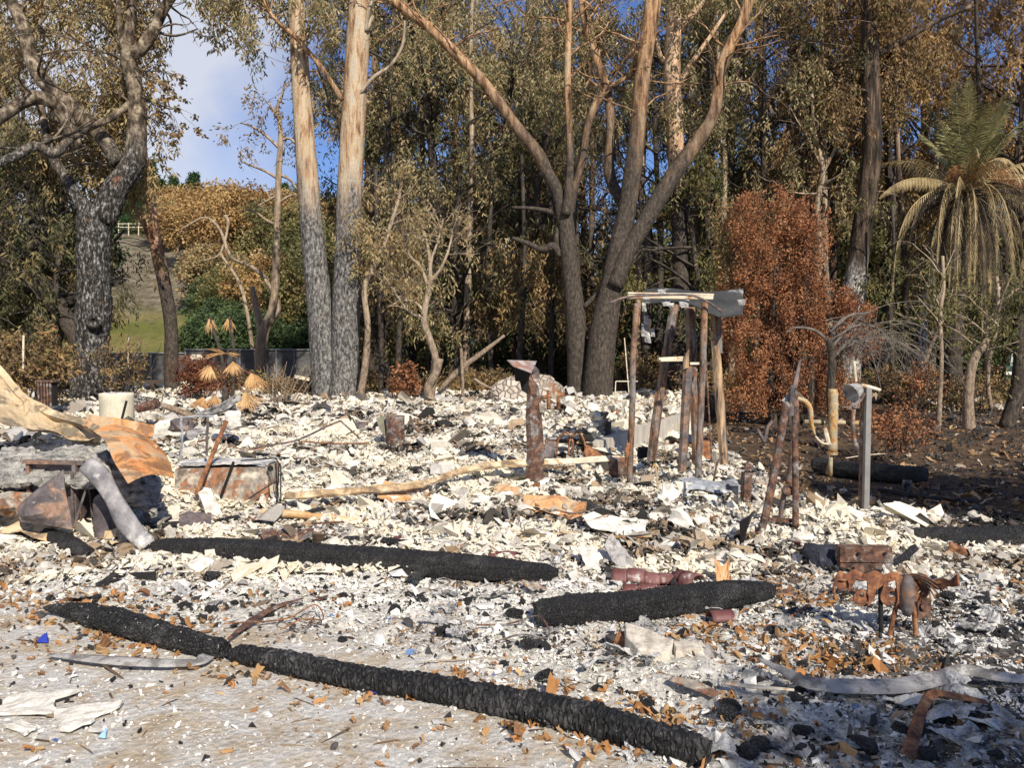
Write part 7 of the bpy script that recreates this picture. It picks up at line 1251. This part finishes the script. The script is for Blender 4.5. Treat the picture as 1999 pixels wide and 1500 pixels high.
# ---- concrete chunk and block
p = onG(1262, 1275); T = mb = MB(); q = [Vector((-.11, .02, 0)), Vector((-.06, -.10, 0)), Vector((.10, -.13, 0)), Vector((.145, -.03, 0)), Vector((.03, .08, 0)), Vector((-.10, .15, 0))]
mb = MB(); mb.add([p+v_+Vector((0, 0, -.02)) for v_ in q]+[p+Vector((v_.x*.95, v_.y*.95, .055+.05*(v_.y+.1)/.2)) for v_ in q], [tuple(range(5, -1, -1)), (6, 7, 8, 9, 10, 11)]+[(i, (i+1) % 6, (i+1) % 6+6, i+6) for i in range(6)]); o = one('concrete_slab', mb, M_CONC, 'angular cream concrete slab fragment in front of the short charred timber', 'concrete')
md = o.modifiers.new('bev', 'BEVEL'); md.width = .008; md.segments = 2
p = onG(1345, 1282); mb = MB(); mb.box(p+Vector((0, 0, .03)), (.165, .09, .07), (0.05, .05, .08), jit=.01); one('concrete_block', mb, M_CONC, 'small cream concrete block right of the angular slab', 'concrete')
p = onG(1232, 1262); mb = MB(); mb.box(p+Vector((-.02, .03, .02)), (.09, .10, .06), (0.3, .3, .8), jit=.01); one('brick', mb, M_RUST, 'orange brick edge showing under the angular slab', 'brick')
# ---- long grey strip right, etc.
def ribbon(name, label, cat, pts, wd, mat, lift=.03, th=.004, prof=.4, rise=None):
    C = curve_pts([onG(x, y)+Vector((0, 0, lift+(rise[i] if rise else 0))) for i, (x, y) in enumerate(pts)], 6); wv = interp(wd, len(C)); P = []
    for i, c in enumerate(C):
        d = (C[min(i+1, len(C)-1)]-C[max(i-1, 0)]).normalized(); s = d.cross(Vector((0, 0, 1))).normalized(); w_ = wv[i]; P.append([c - s*w_ + Vector((0, 0, w_*prof)), c - s*w_*.5 + Vector((0, 0, w_*prof*1.3)), c+s*w_*.3+Vector((0, 0, w_*prof*.6)), c + s*w_])
    mb = MB(); mb.sheet(P, th); return one(name, mb, mat, label, cat, smooth=True)
ribbon('metal_strip', 'long pale grey metal strip winding across the lower right', 'metal strip', [(1480, 1308), (1530, 1335), (1580, 1362), (1660, 1370), (1760, 1368), (1840, 1350), (1880, 1335), (1950, 1348), (2040, 1356)], [.008, .02, .035, .04, .042, .036, .032, .028, .02], M_GREY, .05, prof=.8)
ribbon('metal_strip', 'grey metal strip on the driveway below the flecked log', 'metal strip', [(95, 1292), (170, 1300), (240, 1306), (320, 1310), (385, 1308), (405, 1295)], [.01, .03, .04, .035, .03, .04], M_GREY, .03, prof=.3)
ribbon('rusty_strip', 'bent orange brown strip rising from the bottom edge at the lower right', 'metal strip', [(1772, 1510), (1785, 1470), (1800, 1435), (1822, 1408), (1870, 1400), (1925, 1396)], [.022, .022, .018, .02, .02, .012], M_RUST, .05, prof=.6, rise=[0, .02, .05, .06, .03, 0])
ribbon('wood_splinter', 'thin pale wooden strip at the left end of the long grey strip', 'splinter', [(1415, 1348), (1470, 1356), (1550, 1362)], [.012, .014, .008], M_CREAMP, .03); ribbon('bark_strip', 'curved brown bark strip above the joint of the two logs', 'bark', [(445, 1265), (490, 1230), (540, 1200), (592, 1182)], [.006, .022, .018, .004], M_DRUST, .04, prof=.5)
ribbon('mottled_plank', 'speckled brown plank piece near the bottom centre right', 'plank', [(1310, 1340), (1350, 1352), (1400, 1375)], [.02, .035, .025], M_PAINT, .03); ribbon('buff_strip', 'long faint buff strip above the right end of the flat beam', 'strip', [(960, 1075), (1050, 1055), (1130, 1046)], [.012, .02, .014], M_BUFF, .03)
ribbon('dark_plank', 'thin blackened lath just below the long flat beam at the left', 'lath', [(390, 1108), (450, 1118), (520, 1126), (640, 1130)], [.01, .02, .02, .01], M_BLACK, .03)
# blue shards
for x, y, s, lab in ((83, 1258, .035, 'bright blue glass shard left of the flecked log'), (463, 1127, .045, 'dark blue shard below the left end of the long flat beam'), (727, 1357, .02, 'small blue shard under the long log'), (200, 1445, .016, 'pale blue chip on the driveway')):
    p = onG(x, y); mb = MB(); mb.prism([p+Vector((-s, 0, .01)), p+Vector((s, -.01, .01)), p+Vector((s*.3, .02, .02+s)), p+Vector((-s*.4, .02, .02+s*.6))], (0, 1, 0), .008); one('blue_shard', mb, simple('cobalt', [(0.3, (.01, .02, .22)), (.7, (.03, .06, .42))], 4, .25, spec=.6) if y < 1400 else simple('paleblue', [(0, (.25, .45, .75)), (1, (.35, .55, .8))], 4, .4), lab, 'glass shard')
# planks on the right rubble edge
ribbon('burnt_plank', 'thin pale lath lying on the dark baulk', 'lath', [(1650, 925), (1690, 918), (1727, 915)], [.012, .012, .01], M_CREAMP, .22)
mb = MB(); p = onG(1872, 1090); mb.box(p+Vector((0, 0, .05)), (.16, .08, .06), (.1, .3, -.5), jit=.01); one('brick', mb, M_RUST, 'orange brick lying in front of the shaded log', 'brick')
mb = MB(); p = onG(1815, 956); mb.box(p+Vector((0, 0, .05)), (.2, .1, .08), (0, .1, 0), jit=.01); one('brick', mb, M_DRUST, 'dark brick on the plank beside the baulk', 'brick')
for x, D2, lab in ((40, 14, 'pale thin post at the left edge behind the brown bush'), (245, 20, 'thin pale stake between the mottled and the red barked trees')): mb = MB(); mb.tube([W(x+5, 720, D2), W(x+6, 655, D2)], .018, 6); one('thin_stake', mb, M_CREAMP, lab, 'stake')
# ---- far fences and structures
def fence(name, label, x0, x1, ytop, ybot, D2, nposts, panel, post, rails=0, pr=.03):
    T = thing(name, label, 'fence', W((x0+x1)/2, ybot, D2))
    if panel: mb = MB(); a, b, c, d = W(x0, ytop, D2), W(x1, ytop, D2), W(x1, ybot, D2), W(x0, ybot, D2); mb.sheet(quad(a, b, c, d, 3, 24), .01); part('screen', mb, panel, T)
    for i in range(nposts): x = x0+(x1-x0)*i/(nposts-1); mb = MB(); mb.tube([W(x, ytop-1.5, D2-.03), W(x, ybot, D2-.03)], pr, 6); part('post', mb, post, T)
    for k in range(max(rails, 1)): y = ytop + (ybot-ytop)*k/max(rails, 1)*.6; mb = MB(); mb.tube([W(x0, y, D2-.04), W(x1, y, D2-.04)], pr*.8, 6); part('rail', mb, post, T)
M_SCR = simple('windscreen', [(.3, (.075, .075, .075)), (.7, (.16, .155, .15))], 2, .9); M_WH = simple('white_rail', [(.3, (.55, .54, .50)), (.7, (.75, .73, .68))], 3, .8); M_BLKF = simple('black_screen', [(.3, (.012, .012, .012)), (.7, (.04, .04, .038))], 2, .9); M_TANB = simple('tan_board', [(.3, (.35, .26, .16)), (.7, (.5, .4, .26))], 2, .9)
fence('screened_fence', 'grey windscreened chain link fence behind the dried fan palm', 362, 610, 683, 742, 29, 8, M_SCR, M_GALV); fence('screened_fence', 'dark screened fence between the mottled tree and the red barked tree', 195, 362, 690, 742, 29.5, 6, M_SCR, M_GALV)
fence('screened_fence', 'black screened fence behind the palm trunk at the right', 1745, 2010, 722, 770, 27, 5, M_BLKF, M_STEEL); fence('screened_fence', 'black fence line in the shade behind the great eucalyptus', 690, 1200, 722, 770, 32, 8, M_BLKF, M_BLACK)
fence('rail_fence', 'white post and rail fence behind the snapped pale branch', 890, 1030, 700, 714, 31, 6, None, M_WH, 2, .035); fence('rail_fence', 'far white rail fence seen past the twin trunks', 505, 760, 686, 694, 44, 9, None, M_WH, 2, .05); fence('rail_fence', 'cream rail fence high on the hill slope', 212, 290, 437, 460, 78, 5, None, M_CREAMP, 2, .05); fence('rail_fence', 'pale rail line behind the steel frame', 1180, 1320, 708, 722, 30, 4, None, M_CREAMP, 1, .03)
mb = MB(); mb.box(W(965, 718, 31.5), (2.2, .1, .28)); one('tan_board', mb, M_TANB, 'tan board wall below the white rail fence', 'board')
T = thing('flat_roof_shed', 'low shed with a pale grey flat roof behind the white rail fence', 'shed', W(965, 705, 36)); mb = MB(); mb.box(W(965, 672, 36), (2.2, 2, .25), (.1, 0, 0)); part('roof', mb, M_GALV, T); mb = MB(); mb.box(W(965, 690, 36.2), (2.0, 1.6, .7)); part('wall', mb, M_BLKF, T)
T = thing('green_bin', 'dark green box with a white label at the right edge behind the leaning trunk', 'utility box', W(1985, 775, 22)); mb = MB(); mb.box(W(1985, 745, 22), (.9, .5, .85)); part('body', mb, simple('dkgreen', [(.3, (.012, .035, .028)), (.7, (.03, .06, .05))], 3, .6), T); mb = MB(); mb.box(W(1970, 729, 21.7), (.16, .01, .08)); part('label_plate', mb, M_WH, T); mb = MB(); mb.box(W(1978, 708, 22), (.25, .2, .45), (0, .1, 0)); part('pale_pipe', mb, simple('palegreen', [(.3, (.3, .36, .3)), (.7, (.45, .5, .43))], 3), T)
mb = MB(); mb.box(W(390, 700, 24), (.35, .5, .05), (0, .1, 0)); mb.sheet(quad(W(372, 692, 24), W(392, 692, 24), W(410, 722, 24), W(372, 722, 24)), .03); one('fallen_slab', mb, M_CONC, 'pale tilted slab right of the red barked tree', 'slab')
mb = MB(); mb.box(W(590, 738, 19), (.35, .1, .07), (0, .2, 0)); one('timber_offcut', mb, M_CREAMP, 'pale timber offcut left of the twin trunks', 'timber')
rnd.seed(303)
for i, (x, y, s, m, lab) in enumerate(((120, 828, .3, M_PLAST, 'white rock left of the planter'), (290, 815, .14, M_CONC, 'pale rock right of the planter foot'), (330, 838, .3, M_PLAST, 'white block behind the grey flat sheet'), (355, 830, .2, M_STEEL, 'dark crumpled can left of the hooked tube'), (640, 815, .15, M_STEEL, 'dark lump on the rubble crest left of the canister'), (705, 832, .16, M_STEEL, 'small dark pipe mouth left of the canister'), (640, 795, .2, M_BLACK, 'black lump at the foot of the twin trunks'), (1905, 832, .35, M_STEEL, 'round stump behind the tan crooked trunk'), (20, 985, .25, M_PAINT, 'grey crumpled engine part at the left edge'))):
    p = W(x, y, {120: 14, 290: 13, 330: 9.5, 355: 9, 640: 14 if y > 800 else 18, 705: 12.5, 1905: 18, 20: 6.6}[x]); mb = MB(); mb.rock(p, (s*1.4, s, s*.8), rnd.uniform(0, 3), 2, .45, i+3); one('rubble_block', mb, m, lab, 'block')
